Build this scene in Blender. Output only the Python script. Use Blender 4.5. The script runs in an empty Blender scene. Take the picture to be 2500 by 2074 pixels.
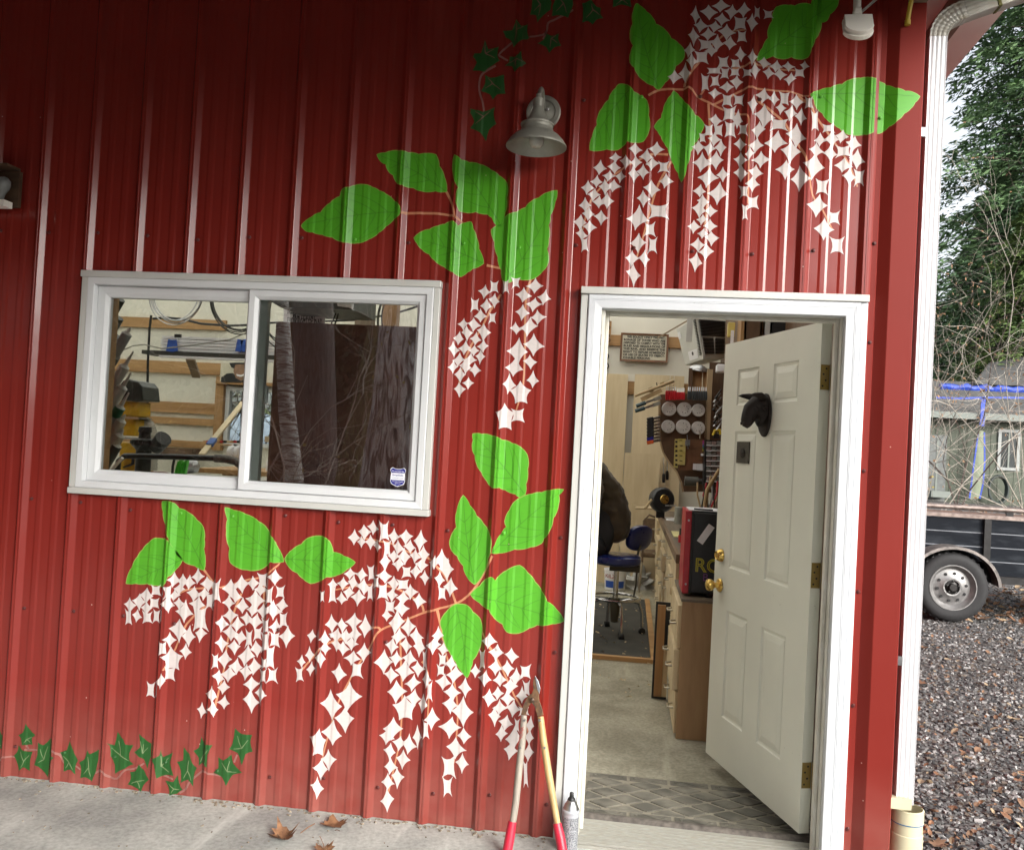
import bpy, bmesh, math, random
from mathutils import Vector, Matrix
from mathutils.geometry import tessellate_polygon
R = math.radians
sc = bpy.context.scene
col = sc.collection

# ------------------------------------------------------------------ camera
CAM = Vector((0.1287, -3.5140, 1.5383))
CR_ = Vector((0.98973, 0.13229, 0.05420)); CU_ = Vector((-0.04893, -0.02795, 0.99841)); CF_ = Vector((-0.13333, 0.99084, 0.02120))
CF_.normalize(); CR_ = (CR_ - CF_*CR_.dot(CF_)).normalized(); CU_ = CR_.cross(CF_).normalized()
FPX = 2160.9                                     # focal length in pixels of the 2500 px wide photograph
cam = bpy.data.cameras.new('camera'); camo = bpy.data.objects.new('camera', cam); col.objects.link(camo)
camo.matrix_world = Matrix(((CR_.x, CU_.x, -CF_.x, CAM.x), (CR_.y, CU_.y, -CF_.y, CAM.y), (CR_.z, CU_.z, -CF_.z, CAM.z), (0, 0, 0, 1)))
cam.sensor_fit = 'HORIZONTAL'; cam.sensor_width = 36.0; cam.lens = FPX/2500*36.0
cam.clip_start = 0.05; cam.clip_end = 600
sc.camera = camo

# ------------------------------------------------------------------ world and sun (bright overcast)
SUN_EL, SUN_AZ = 25.0, 42.0                       # azimuth measured from -Y (towards the viewer) to +X (right)
w = bpy.data.worlds.new('World'); sc.world = w; w.use_nodes = True
nt = w.node_tree; bg = nt.nodes['Background']
sky = nt.nodes.new('ShaderNodeTexSky'); sky.sky_type = 'NISHITA'; sky.sun_disc = False
sky.sun_elevation = R(SUN_EL); sky.sun_rotation = R(180 - SUN_AZ)
sky.dust_density = 4.0; sky.air_density = 1.0; sky.ozone_density = 1.0
hsv = nt.nodes.new('ShaderNodeHueSaturation'); hsv.inputs['Saturation'].default_value = 0.28
nt.links.new(sky.outputs[0], hsv.inputs['Color']); nt.links.new(hsv.outputs[0], bg.inputs['Color'])
bg.inputs['Strength'].default_value = 0.15
sun = bpy.data.lights.new('sun', 'SUN'); suno = bpy.data.objects.new('sun', sun); col.objects.link(suno)
sun.energy = 0.65; sun.angle = R(30); sun.color = (1.0, 0.985, 0.96)
sd = Vector((math.sin(R(SUN_AZ))*math.cos(R(SUN_EL)), -math.cos(R(SUN_AZ))*math.cos(R(SUN_EL)), math.sin(R(SUN_EL))))
suno.rotation_euler = (-sd).to_track_quat('-Z', 'Y').to_euler(); suno.location = (8, -8, 12)
sc.view_settings.view_transform = 'Standard'; sc.view_settings.look = 'None'
sc.view_settings.exposure = 1.42; sc.view_settings.gamma = 1.0; sc.view_settings.use_curve_mapping = False
sc.render.engine = 'CYCLES'; cy = sc.cycles
cy.use_denoising = True; cy.max_bounces = 10; cy.diffuse_bounces = 5; cy.glossy_bounces = 4; cy.transmission_bounces = 6
cy.transparent_max_bounces = 8; cy.caustics_reflective = False; cy.caustics_refractive = False
cy.sample_clamp_indirect = 6.0

# ------------------------------------------------------------------ helpers
def ray(x, y): return CF_*FPX + CR_*(x-1250) - CU_*(y-1037)
def at(x, y, Y=0.0):
    'the point of the plane at depth Y that the photograph shows at pixel x, y'
    d = ray(x, y); return CAM + d*((Y-CAM.y)/d.y)
def atz(x, y, Z=0.0):
    d = ray(x, y); return CAM + d*((Z-CAM.z)/d.z)

def rnd(seed): return random.Random(seed)
WLOC = {}
def tag(o, label=None, cat=None, group=None, kind=None):
    if label: o['label'] = label
    if cat: o['category'] = cat
    if group: o['group'] = group
    if kind: o['kind'] = kind
    return o
def thing(name, label, cat, loc=(0, 0, 0), group=None):
    o = bpy.data.objects.new(name, None); col.objects.link(o); o.location = loc; o.empty_display_size = .05
    WLOC[o] = Vector(loc); return tag(o, label, cat, group)
def adopt(o, parent):
    if parent is not None:
        o.parent = parent
        if parent.type == 'EMPTY' and parent in WLOC: o.matrix_parent_inverse = Matrix.Translation(-WLOC[parent])
    return o
class MB:
    'collects shapes in world coordinates and links them as one mesh object'
    def __init__(s): s.v = []; s.f = []; s.m = []; s.mi = 0
    def add(s, vs, fs):
        n = len(s.v); s.v += [tuple(v) for v in vs]; s.f += [tuple(i+n for i in f) for f in fs]; s.m += [s.mi]*len(fs); return s
    def box(s, c, d, rot=None):
        hx, hy, hz = d[0]/2, d[1]/2, d[2]/2
        vs = [Vector((x, y, z)) for z in (-hz, hz) for y in (-hy, hy) for x in (-hx, hx)]
        if rot is not None: vs = [rot @ v for v in vs]
        c = Vector(c); return s.add([v+c for v in vs], [(0,2,3,1),(4,5,7,6),(0,1,5,4),(2,6,7,3),(0,4,6,2),(1,3,7,5)])
    def bx(s, x0, x1, y0, y1, z0, z1): return s.box(((x0+x1)/2, (y0+y1)/2, (z0+z1)/2), (abs(x1-x0), abs(y1-y0), abs(z1-z0)))
    def hexa(s, p): return s.add(p, [(0,3,2,1),(4,5,6,7),(0,1,5,4),(1,2,6,5),(2,3,7,6),(3,0,4,7)])
    def bar(s, a, b, wx, wz, up=(0,0,1)):
        'square bar from a to b'
        a = Vector(a); b = Vector(b); d = (b-a).normalized(); u = Vector(up); sd_ = d.cross(u)
        if sd_.length < 1e-4: sd_ = d.cross(Vector((1,0,0)))
        sd_.normalize(); u = sd_.cross(d)
        q = []
        for p in (a, b):
            q += [p+sd_*(-wx/2)+u*(-wz/2), p+sd_*(wx/2)+u*(-wz/2), p+sd_*(wx/2)+u*(wz/2), p+sd_*(-wx/2)+u*(wz/2)]
        return s.hexa(q)
    def tube(s, pts, r, n=8, cap=True, flat=1.0, up=None):
        'round tube along pts; r a number or one per point'
        pts = [Vector(p) for p in pts]; rs = r if isinstance(r, (list, tuple)) else [r]*len(pts)
        base = len(s.v); vs = []; prev = None
        for i, p in enumerate(pts):
            d = (pts[min(i+1, len(pts)-1)]-pts[max(i-1, 0)])
            if d.length < 1e-9: d = Vector((0,0,1))
            d.normalize()
            if prev is None:
                u = Vector(up) if up else (Vector((0,0,1)) if abs(d.z) < .9 else Vector((1,0,0)))
            else: u = prev
            u = (u - d*u.dot(d)).normalized(); prev = u; t = d.cross(u)
            for k in range(n):
                a = 2*math.pi*k/n; vs.append(p + (u*math.cos(a)*flat + t*math.sin(a))*rs[i])
        fs = [(i*n+k, i*n+(k+1) % n, (i+1)*n+(k+1) % n, (i+1)*n+k) for i in range(len(pts)-1) for k in range(n)]
        if cap: fs += [tuple(range(n-1, -1, -1)), tuple((len(pts)-1)*n+k for k in range(n))]
        return s.add(vs, fs)
    def lathe(s, prof, c, axis=(0,0,1), n=24, cap=True):
        'prof: list of (radius, height along axis)'
        ax = Vector(axis).normalized(); u = ax.orthogonal().normalized(); t = ax.cross(u); c = Vector(c); vs = []
        for r, h in prof:
            for k in range(n):
                a = 2*math.pi*k/n; vs.append(c + ax*h + (u*math.cos(a)+t*math.sin(a))*max(r, 1e-5))
        m = len(prof)
        fs = [(i*n+k, i*n+(k+1) % n, (i+1)*n+(k+1) % n, (i+1)*n+k) for i in range(m-1) for k in range(n)]
        if cap:
            if prof[0][0] > 1e-4: fs.append(tuple(range(n-1, -1, -1)))
            if prof[-1][0] > 1e-4: fs.append(tuple((m-1)*n+k for k in range(n)))
        return s.add(vs, fs)
    def prism(s, poly, off):
        'flat polygon (3-D points) pushed along off'
        off = Vector(off); p = [Vector(q) for q in poly]; n = len(p)
        tri = tessellate_polygon([p]); vs = p+[q+off for q in p]
        fs = [tuple(t) for t in tri]+[tuple(i+n for i in reversed(t)) for t in tri]
        fs += [(i, (i+1) % n, (i+1) % n+n, i+n) for i in range(n)]
        return s.add(vs, fs)
    def build(s, name, mat, parent=None, smooth=False, bevel=0, loc=None, rot=None):
        me = bpy.data.meshes.new(name); me.from_pydata(s.v, [], s.f)
        for mm in (mat if isinstance(mat, (list, tuple)) else [mat]): me.materials.append(mm)
        if isinstance(mat, (list, tuple)): me.polygons.foreach_set('material_index', s.m)
        b = bmesh.new(); b.from_mesh(me); bmesh.ops.recalc_face_normals(b, faces=b.faces); b.to_mesh(me); b.free()
        if smooth:
            me.polygons.foreach_set('use_smooth', [True]*len(me.polygons))
            try: me.set_sharp_from_angle(angle=R(38))
            except Exception: pass
        me.update()
        o = bpy.data.objects.new(name, me); col.objects.link(o); adopt(o, parent)
        if loc is not None: o.location = loc
        if rot is not None: o.rotation_euler = rot
        if bevel:
            md = o.modifiers.new('bevel', 'BEVEL'); md.width = bevel; md.segments = 2; md.limit_method = 'ANGLE'; md.angle_limit = R(40)
        return o
def clone(o, parent, loc=None, rot=None, scale=None):
    c = o.copy(); col.objects.link(c); adopt(c, parent)
    if loc is not None: c.location = loc
    if rot is not None: c.rotation_euler = rot
    if scale is not None: c.scale = scale
    return c
def text(name, body, mat, parent, size, loc, rot, depth=.0004, align='CENTER', bold=0.0, width=1.0):
    cu = bpy.data.curves.new(name, 'FONT'); cu.body = body; cu.size = size; cu.align_x = align; cu.align_y = 'CENTER'
    cu.extrude = depth; cu.offset = bold; cu.resolution_u = 3; cu.space_line = .95
    t = bpy.data.objects.new(name, cu); col.objects.link(t)
    dg = bpy.context.evaluated_depsgraph_get(); me = bpy.data.meshes.new_from_object(t.evaluated_get(dg))
    bpy.data.objects.remove(t); bpy.data.curves.remove(cu); me.name = name
    me.materials.clear(); me.materials.append(mat)
    o = bpy.data.objects.new(name, me); col.objects.link(o); adopt(o, parent)
    o.location = loc; o.rotation_euler = rot; o.scale = (width, 1, 1); return o
FRONT = (R(90), 0, 0)                              # lettering that faces -Y

# ------------------------------------------------------------------ materials
def newmat(name):
    m = bpy.data.materials.new(name); m.use_nodes = True; n = m.node_tree.nodes; return m, m.node_tree, n, n['Principled BSDF'], m.node_tree.links
def setp(b, **k):
    for a, v in k.items(): b.inputs[a].default_value = v
def c4(c): return (c[0], c[1], c[2], 1)
def pm(name, c, rough=.5, metal=0., var=.12, scale=8., bump=0., bscale=60., spec=.5, coat=0., stretch=(1,1,1), c2=None, thr=None, rvar=.1, sheen=0):
    'plain procedural material: noise in colour, roughness and relief'
    m, t, n, b, l = newmat(name)
    setp(b, Metallic=metal, Roughness=rough); b.inputs['Specular IOR Level'].default_value = spec
    if coat: b.inputs['Coat Weight'].default_value = coat; b.inputs['Coat Roughness'].default_value = .12
    if sheen: b.inputs['Sheen Weight'].default_value = sheen
    tc = n.new('ShaderNodeTexCoord'); mp = n.new('ShaderNodeMapping'); mp.inputs['Scale'].default_value = stretch; l.new(tc.outputs['Object'], mp.inputs['Vector'])
    no = n.new('ShaderNodeTexNoise'); no.inputs['Scale'].default_value = scale; no.inputs['Detail'].default_value = 5; l.new(mp.outputs[0], no.inputs['Vector'])
    mx = n.new('ShaderNodeMix'); mx.data_type = 'RGBA'
    mx.inputs['A'].default_value = c4([x*(1-var) for x in c]); mx.inputs['B'].default_value = c4(c2 if c2 else [min(1, x*(1+var)) for x in c])
    rp = n.new('ShaderNodeMapRange'); a0, a1 = thr if thr else (.3, .7)
    rp.inputs['From Min'].default_value = a0; rp.inputs['From Max'].default_value = a1
    l.new(no.outputs['Fac'], rp.inputs['Value']); l.new(rp.outputs[0], mx.inputs['Factor']); l.new(mx.outputs['Result'], b.inputs['Base Color'])
    rr = n.new('ShaderNodeMapRange'); rr.inputs['To Min'].default_value = max(.02, rough-rvar); rr.inputs['To Max'].default_value = min(1, rough+rvar)
    l.new(no.outputs['Fac'], rr.inputs['Value']); l.new(rr.outputs[0], b.inputs['Roughness'])
    if bump:
        n2 = n.new('ShaderNodeTexNoise'); n2.inputs['Scale'].default_value = bscale; n2.inputs['Detail'].default_value = 4; l.new(mp.outputs[0], n2.inputs['Vector'])
        bp = n.new('ShaderNodeBump'); bp.inputs['Strength'].default_value = bump; bp.inputs['Distance'].default_value = .004
        l.new(n2.outputs['Fac'], bp.inputs['Height']); l.new(bp.outputs[0], b.inputs['Normal'])
    return m
def wood(name, a, b_, scale=6., stretch=(1, 1, .06), rough=.6, bump=.2, knots=False):
    m, t, n, b, l = newmat(name); setp(b, Roughness=rough)
    tc = n.new('ShaderNodeTexCoord'); mp = n.new('ShaderNodeMapping'); mp.inputs['Scale'].default_value = stretch; l.new(tc.outputs['Object'], mp.inputs['Vector'])
    n1 = n.new('ShaderNodeTexNoise'); n1.inputs['Scale'].default_value = scale; n1.inputs['Detail'].default_value = 6; n1.inputs['Distortion'].default_value = 1.2; l.new(mp.outputs[0], n1.inputs['Vector'])
    n2 = n.new('ShaderNodeTexNoise'); n2.inputs['Scale'].default_value = scale*9; n2.inputs['Detail'].default_value = 3; l.new(mp.outputs[0], n2.inputs['Vector'])
    ad = n.new('ShaderNodeMath'); ad.operation = 'MULTIPLY_ADD'; ad.inputs[1].default_value = .45; l.new(n2.outputs['Fac'], ad.inputs[0]); l.new(n1.outputs['Fac'], ad.inputs[2])
    cr = n.new('ShaderNodeValToRGB'); e = cr.color_ramp.elements; e[0].position = .5; e[0].color = c4(a); e[1].position = .95; e[1].color = c4(b_)
    l.new(ad.outputs[0], cr.inputs['Fac']); l.new(cr.outputs[0], b.inputs['Base Color'])
    bp = n.new('ShaderNodeBump'); bp.inputs['Strength'].default_value = bump; bp.inputs['Distance'].default_value = .002; l.new(ad.outputs[0], bp.inputs['Height']); l.new(bp.outputs[0], b.inputs['Normal'])
    return m
def glossy_paint(name, c, rough=.3, wobble=.06, dust=None, brush=0, spec=.55):
    'factory-painted or hand-painted sheet metal: slight oil-canning, fine dirt and small light chips'
    m, t, n, b, l = newmat(name); setp(b, Roughness=rough); b.inputs['Specular IOR Level'].default_value = spec
    tc = n.new('ShaderNodeTexCoord')
    n1 = n.new('ShaderNodeTexNoise'); n1.inputs['Scale'].default_value = 2.2; n1.inputs['Detail'].default_value = 6; l.new(tc.outputs['Object'], n1.inputs['Vector'])
    mx = n.new('ShaderNodeMix'); mx.data_type = 'RGBA'; mx.inputs['A'].default_value = c4([x*.86 for x in c]); mx.inputs['B'].default_value = c4([min(1, x*1.1+.004) for x in c])
    l.new(n1.outputs['Fac'], mx.inputs['Factor']); last = mx.outputs['Result']
    if brush:
        mb_ = n.new('ShaderNodeMapping'); mb_.inputs['Scale'].default_value = (34, 34, 110); mb_.inputs['Rotation'].default_value = (0, R(35), 0); l.new(tc.outputs['Object'], mb_.inputs['Vector'])
        nb_ = n.new('ShaderNodeTexNoise'); nb_.inputs['Scale'].default_value = 1.0; nb_.inputs['Detail'].default_value = 3; l.new(mb_.outputs[0], nb_.inputs['Vector'])
        rb_ = n.new('ShaderNodeMapRange'); rb_.inputs['From Min'].default_value = .4; rb_.inputs['From Max'].default_value = .75; rb_.inputs['To Max'].default_value = brush; l.new(nb_.outputs['Fac'], rb_.inputs['Value'])
        mq_ = n.new('ShaderNodeMix'); mq_.data_type = 'RGBA'; mq_.inputs['B'].default_value = c4([x*.62+.01 for x in c]); l.new(rb_.outputs[0], mq_.inputs['Factor']); l.new(last, mq_.inputs['A']); last = mq_.outputs['Result']
    # vertical streaks of dirt
    mp = n.new('ShaderNodeMapping'); mp.inputs['Scale'].default_value = (38, 38, 1.1); l.new(tc.outputs['Object'], mp.inputs['Vector'])
    n3 = n.new('ShaderNodeTexNoise'); n3.inputs['Scale'].default_value = 1.0; n3.inputs['Detail'].default_value = 4; l.new(mp.outputs[0], n3.inputs['Vector'])
    r3 = n.new('ShaderNodeMapRange'); r3.inputs['From Min'].default_value = .55; r3.inputs['From Max'].default_value = .8; r3.inputs['To Max'].default_value = .12; l.new(n3.outputs['Fac'], r3.inputs['Value'])
    m2 = n.new('ShaderNodeMix'); m2.data_type = 'RGBA'; m2.inputs['B'].default_value = c4([x*.55+.02 for x in c]); l.new(r3.outputs[0], m2.inputs['Factor']); l.new(last, m2.inputs['A']); last = m2.outputs['Result']
    # chips
    vo = n.new('ShaderNodeTexVoronoi'); vo.inputs['Scale'].default_value = 13; l.new(tc.outputs['Object'], vo.inputs['Vector'])
    r4 = n.new('ShaderNodeMapRange'); r4.inputs['From Min'].default_value = .035; r4.inputs['From Max'].default_value = .025; l.new(vo.outputs['Distance'], r4.inputs['Value'])
    n5 = n.new('ShaderNodeTexNoise'); n5.inputs['Scale'].default_value = 1.7; l.new(tc.outputs['Object'], n5.inputs['Vector'])
    g5 = n.new('ShaderNodeMath'); g5.operation = 'GREATER_THAN'; g5.inputs[1].default_value = .52; l.new(n5.outputs['Fac'], g5.inputs[0])
    mu = n.new('ShaderNodeMath'); mu.operation = 'MULTIPLY'; l.new(r4.outputs[0], mu.inputs[0]); l.new(g5.outputs[0], mu.inputs[1])
    m3 = n.new('ShaderNodeMix'); m3.data_type = 'RGBA'; m3.inputs['B'].default_value = (.55, .38, .33, 1); l.new(mu.outputs[0], m3.inputs['Factor']); l.new(last, m3.inputs['A']); last = m3.outputs['Result']
    if dust:
        sp = n.new('ShaderNodeSeparateXYZ'); l.new(tc.outputs['Object'], sp.inputs[0])
        r6 = n.new('ShaderNodeMapRange'); r6.inputs['From Min'].default_value = .42; r6.inputs['From Max'].default_value = .0; r6.inputs['To Max'].default_value = .55; l.new(sp.outputs['Z'], r6.inputs['Value'])
        n7 = n.new('ShaderNodeTexNoise'); n7.inputs['Scale'].default_value = 9; n7.inputs['Detail'].default_value = 7; l.new(tc.outputs['Object'], n7.inputs['Vector'])
        m7 = n.new('ShaderNodeMath'); m7.operation = 'MULTIPLY'; l.new(r6.outputs[0], m7.inputs[0]); l.new(n7.outputs['Fac'], m7.inputs[1])
        m4 = n.new('ShaderNodeMix'); m4.data_type = 'RGBA'; m4.inputs['B'].default_value = c4(dust); l.new(m7.outputs[0], m4.inputs['Factor']); l.new(last, m4.inputs['A']); last = m4.outputs['Result']
    l.new(last, b.inputs['Base Color'])
    rr = n.new('ShaderNodeMapRange'); rr.inputs['To Min'].default_value = rough-.06; rr.inputs['To Max'].default_value = rough+.1; l.new(n1.outputs['Fac'], rr.inputs['Value']); l.new(rr.outputs[0], b.inputs['Roughness'])
    nb = n.new('ShaderNodeTexNoise'); nb.inputs['Scale'].default_value = 3.0; nb.inputs['Detail'].default_value = 2; l.new(tc.outputs['Object'], nb.inputs['Vector'])
    nb2 = n.new('ShaderNodeTexNoise'); nb2.inputs['Scale'].default_value = 260; l.new(tc.outputs['Object'], nb2.inputs['Vector'])
    sm = n.new('ShaderNodeMath'); sm.operation = 'MULTIPLY_ADD'; sm.inputs[1].default_value = .012; l.new(nb2.outputs['Fac'], sm.inputs[0]); l.new(nb.outputs['Fac'], sm.inputs[2])
    bp = n.new('ShaderNodeBump'); bp.inputs['Strength'].default_value = wobble*4; bp.inputs['Distance'].default_value = .012; l.new(sm.outputs[0], bp.inputs['Height']); l.new(bp.outputs[0], b.inputs['Normal'])
    return m
def glass(name, tint=(.96, .98, .97), rough=0.0):
    m, t, n, b, l = newmat(name); n.remove(b)
    tr = n.new('ShaderNodeBsdfTransparent'); tr.inputs[0].default_value = c4(tint)
    gl = n.new('ShaderNodeBsdfGlossy'); gl.inputs['Roughness'].default_value = rough
    fr = n.new('ShaderNodeFresnel'); fr.inputs['IOR'].default_value = 1.6
    ml = n.new('ShaderNodeMath'); ml.operation = 'MULTIPLY_ADD'; ml.inputs[1].default_value = 2.3; ml.inputs[2].default_value = .01; l.new(fr.outputs[0], ml.inputs[0])
    mx = n.new('ShaderNodeMixShader'); l.new(ml.outputs[0], mx.inputs[0]); l.new(tr.outputs[0], mx.inputs[1]); l.new(gl.outputs[0], mx.inputs[2])
    l.new(mx.outputs[0], n['Material Output'].inputs['Surface']); return m
def scuff(m, scale=22., col=(.12, .11, .10), amount=.018, gate=.55):
    'adds sparse dark nicks and a faint grime mottle to a painted surface'
    n, l = m.node_tree.nodes, m.node_tree.links; b = n['Principled BSDF']; src = b.inputs['Base Color'].links[0].from_socket
    tc = n.new('ShaderNodeTexCoord'); no = n.new('ShaderNodeTexNoise'); no.inputs['Scale'].default_value = 5.0; no.inputs['Detail'].default_value = 3; l.new(tc.outputs['Object'], no.inputs['Vector'])
    wp = n.new('ShaderNodeVectorMath'); wp.operation = 'ADD'; l.new(tc.outputs['Object'], wp.inputs[0]); l.new(no.outputs['Color'], wp.inputs[1])
    vo = n.new('ShaderNodeTexVoronoi'); vo.inputs['Scale'].default_value = scale; l.new(wp.outputs[0], vo.inputs['Vector'])
    r = n.new('ShaderNodeMapRange'); r.inputs['From Min'].default_value = amount*4; r.inputs['From Max'].default_value = amount*2; l.new(vo.outputs['Distance'], r.inputs['Value'])
    g = n.new('ShaderNodeTexNoise'); g.inputs['Scale'].default_value = 2.6; l.new(tc.outputs['Object'], g.inputs['Vector']); q = n.new('ShaderNodeMath'); q.operation = 'GREATER_THAN'; q.inputs[1].default_value = gate; l.new(g.outputs['Fac'], q.inputs[0])
    k = n.new('ShaderNodeMath'); k.operation = 'MULTIPLY'; l.new(r.outputs[0], k.inputs[0]); l.new(q.outputs[0], k.inputs[1]); k2 = n.new('ShaderNodeMath'); k2.operation = 'MULTIPLY'; k2.inputs[1].default_value = .7; l.new(k.outputs[0], k2.inputs[0])
    mx = n.new('ShaderNodeMix'); mx.data_type = 'RGBA'; mx.inputs['B'].default_value = (*col, 1); l.new(k2.outputs[0], mx.inputs['Factor']); l.new(src, mx.inputs['A']); l.new(mx.outputs['Result'], b.inputs['Base Color']); return m
M = {}
M['red'] = glossy_paint('red_metal_paint', (.205, .0180, .0120), .19, .05, dust=(.34, .17, .14))
M['trimred'] = glossy_paint('red_trim_paint', (.185, .0170, .0115), .45, .05, spec=.16, dust=(.34, .17, .14))
M['petal'] = glossy_paint('white_mural_paint', (.62, .56, .54), .33, .03, brush=.22)
M['leaf'] = glossy_paint('bright_green_mural_paint', (.080, .36, .015), .33, .03, brush=.2)
M['leafedge'] = glossy_paint('pale_green_mural_paint', (.24, .40, .07), .33, .03)
M['vein'] = glossy_paint('dark_green_vein_paint', (.055, .25, .012), .35, .03)
M['ivy'] = glossy_paint('deep_green_mural_paint', (.012, .085, .012), .4, .03, brush=.4)
M['ivyvein'] = glossy_paint('pale_vein_paint', (.17, .23, .11), .45, .03)
M['stem'] = glossy_paint('salmon_stem_paint', (.48, .20, .10), .42, .03)
M['ivystem'] = glossy_paint('dusty_pink_stem_paint', (.25, .105, .088), .45, .03)
M['vinyl'] = pm('white_vinyl', (.63, .645, .655), .32, var=.03, scale=5)
M['whitepaint'] = pm('white_trim_paint', (.585, .605, .63), .38, var=.04, scale=9)
M['greytrim'] = pm('pale_grey_metal_trim', (.52, .52, .49), .35, var=.06, scale=4, bump=.04)
M['doorpaint'] = pm('door_paint', (.68, .685, .60), .38, var=.05, scale=3, bump=.05, bscale=300)
for k_ in ('whitepaint', 'doorpaint', 'greytrim'): scuff(M[k_])
M['brass'] = pm('brass', (.62, .42, .12), .28, 1.0, var=.2, scale=30)
M['oldbrass'] = pm('worn_brass', (.50, .36, .10), .42, .85, var=.3, scale=40, c2=(.33, .24, .10))
M['black'] = pm('black_plastic', (.012, .012, .013), .42, var=.3, scale=20)
M['darkmetal'] = pm('dark_metal', (.035, .033, .032), .45, .6, var=.3, scale=25, bump=.1)
M['steel'] = pm('steel', (.45, .45, .46), .3, 1.0, var=.15, scale=30)
M['galv'] = pm('galvanized', (.30, .295, .255), .5, .35, var=.18, scale=14, bump=.06, bscale=120)
M['glass'] = glass('window_glass')
M['bulb'] = pm('frosted_bulb', (.48, .47, .42), .25, var=.08, scale=30)
M['pine'] = wood('pine_board', (.30, .155, .055), (.50, .30, .13), 5, (.06, 1, 1))
M['pinev'] = wood('pine_post', (.28, .145, .05), (.46, .27, .12), 5, (1, 1, .06))
M['ply'] = wood('birch_plywood', (.56, .44, .26), (.70, .58, .38), 3, (1, 1, .12), .55, .05)
M['plyend'] = wood('fir_plywood', (.36, .21, .095), (.55, .36, .19), 3.2, (1, 1, .14), .55, .08)
M['greywood'] = wood('weathered_wood', (.13, .085, .055), (.28, .21, .15), 6, (.2, .06, .2))
# ------------------------------------------------------------------ the barn: profiled red sheets
P = 0.2286; X0 = -2.4513
RIBS = [X0 + i*P for i in range(-6, 16)]
PTS = []                                          # (x, y) profile of the sheet, y negative = towards the viewer
for xr in RIBS:
    PTS += [(xr-.0275, 0), (xr-.025, -.0012), (xr-.0098, -.0176), (xr-.008, -.019), (xr-.003, -.019), (xr-.0018, -.0172), (xr+.0008, -.0172), (xr+.002, -.019), (xr+.008, -.019), (xr+.0098, -.0176), (xr+.025, -.0012), (xr+.0275, 0)]
    if xr < .97:
        for f in (.335, .655):
            xm = xr + f*P; PTS += [(xm-.018, 0), (xm-.0085, -.0024), (xm+.0085, -.0024), (xm+.018, 0)]
XT = .9985                                        # the corner trim laps over the sheet from here
TRIM = [(XT, -.004), (1.0005, -.0085), (1.021, -.0085), (1.0245, -.0065), (1.061, -.0355), (1.064, -.037), (1.152, -.037), (1.1545, -.0345)]
PTS = [q for q in PTS if q[0] < XT-.004]
PAINT = PTS + [(XT-.002, 0)] + TRIM
def prof(x, pts=PAINT):
    if x <= pts[0][0]: return pts[0][1]
    lo, hi = 0, len(pts)-1
    if x >= pts[hi][0]: return pts[hi][1]
    while hi-lo > 1:
        k = (lo+hi)//2
        if pts[k][0] <= x: lo = k
        else: hi = k
    (xa, ya), (xb, yb) = pts[lo], pts[hi]; return ya+(yb-ya)*(x-xa)/max(xb-xa, 1e-9)
WALL_TOP = 3.46
barn = thing('red_metal_barn', 'red ribbed metal barn with a painted lilac mural, slider window and white door', 'building', (0, 0, 0))
WIN = (-2.19, -.69, 1.255, 2.15); DOOR = (-.035, .955, 0, 2.115)
def wall_piece(xa, xb):
    xs = sorted(set([xa, xb]+[p[0] for p in PTS if xa < p[0] < xb]+[e for e in (WIN[0], WIN[1], DOOR[0], DOOR[1]) if xa < e < xb]))
    zs = [.004, WIN[2], DOOR[3], WIN[3], WALL_TOP]; m = MB(); idx = {}
    def v(x, z):
        k = (round(x, 5), z)
        if k not in idx: idx[k] = len(m.v); m.v.append((x, prof(x, PTS+[(XT+.02, 0)]), z))
        return idx[k]
    for i in range(len(xs)-1):
        for j in range(len(zs)-1):
            cx, cz = (xs[i]+xs[i+1])/2, (zs[j]+zs[j+1])/2
            if WIN[0] < cx < WIN[1] and WIN[2] < cz < WIN[3]: continue
            if DOOR[0] < cx < DOOR[1] and DOOR[2] < cz < DOOR[3]: continue
            m.f.append((v(xs[i], zs[j]), v(xs[i+1], zs[j]), v(xs[i+1], zs[j+1]), v(xs[i], zs[j+1]))); m.m.append(0)
    return m
edges = [RIBS[0]+.03, RIBS[3], RIBS[7], RIBS[11], RIBS[15], RIBS[19], XT+.01]
panels = []
for a, b in zip(edges, edges[1:]):
    panels.append(wall_piece(a, b).build('wall_panel', M['red'], barn))
m = MB(); pr = TRIM+[(1.1565, -.032), (1.1565, .17)]
pin = [(x+.0008, y+.0015) for x, y in pr]
for z in (.01, WALL_TOP-.02): m.v += [(x, y, z) for x, y in pr]
n = len(pr); m.f = [(i, i+1, i+1+n, i+n) for i in range(n-1)]; m.m = [0]*len(m.f)
corner = m.build('corner_trim', M['trimred'], barn)
m = MB(); m.bx(1.150, 1.158, .172, 9.4, .0, 3.4); m.build('side_wall', M['red'], barn)

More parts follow.
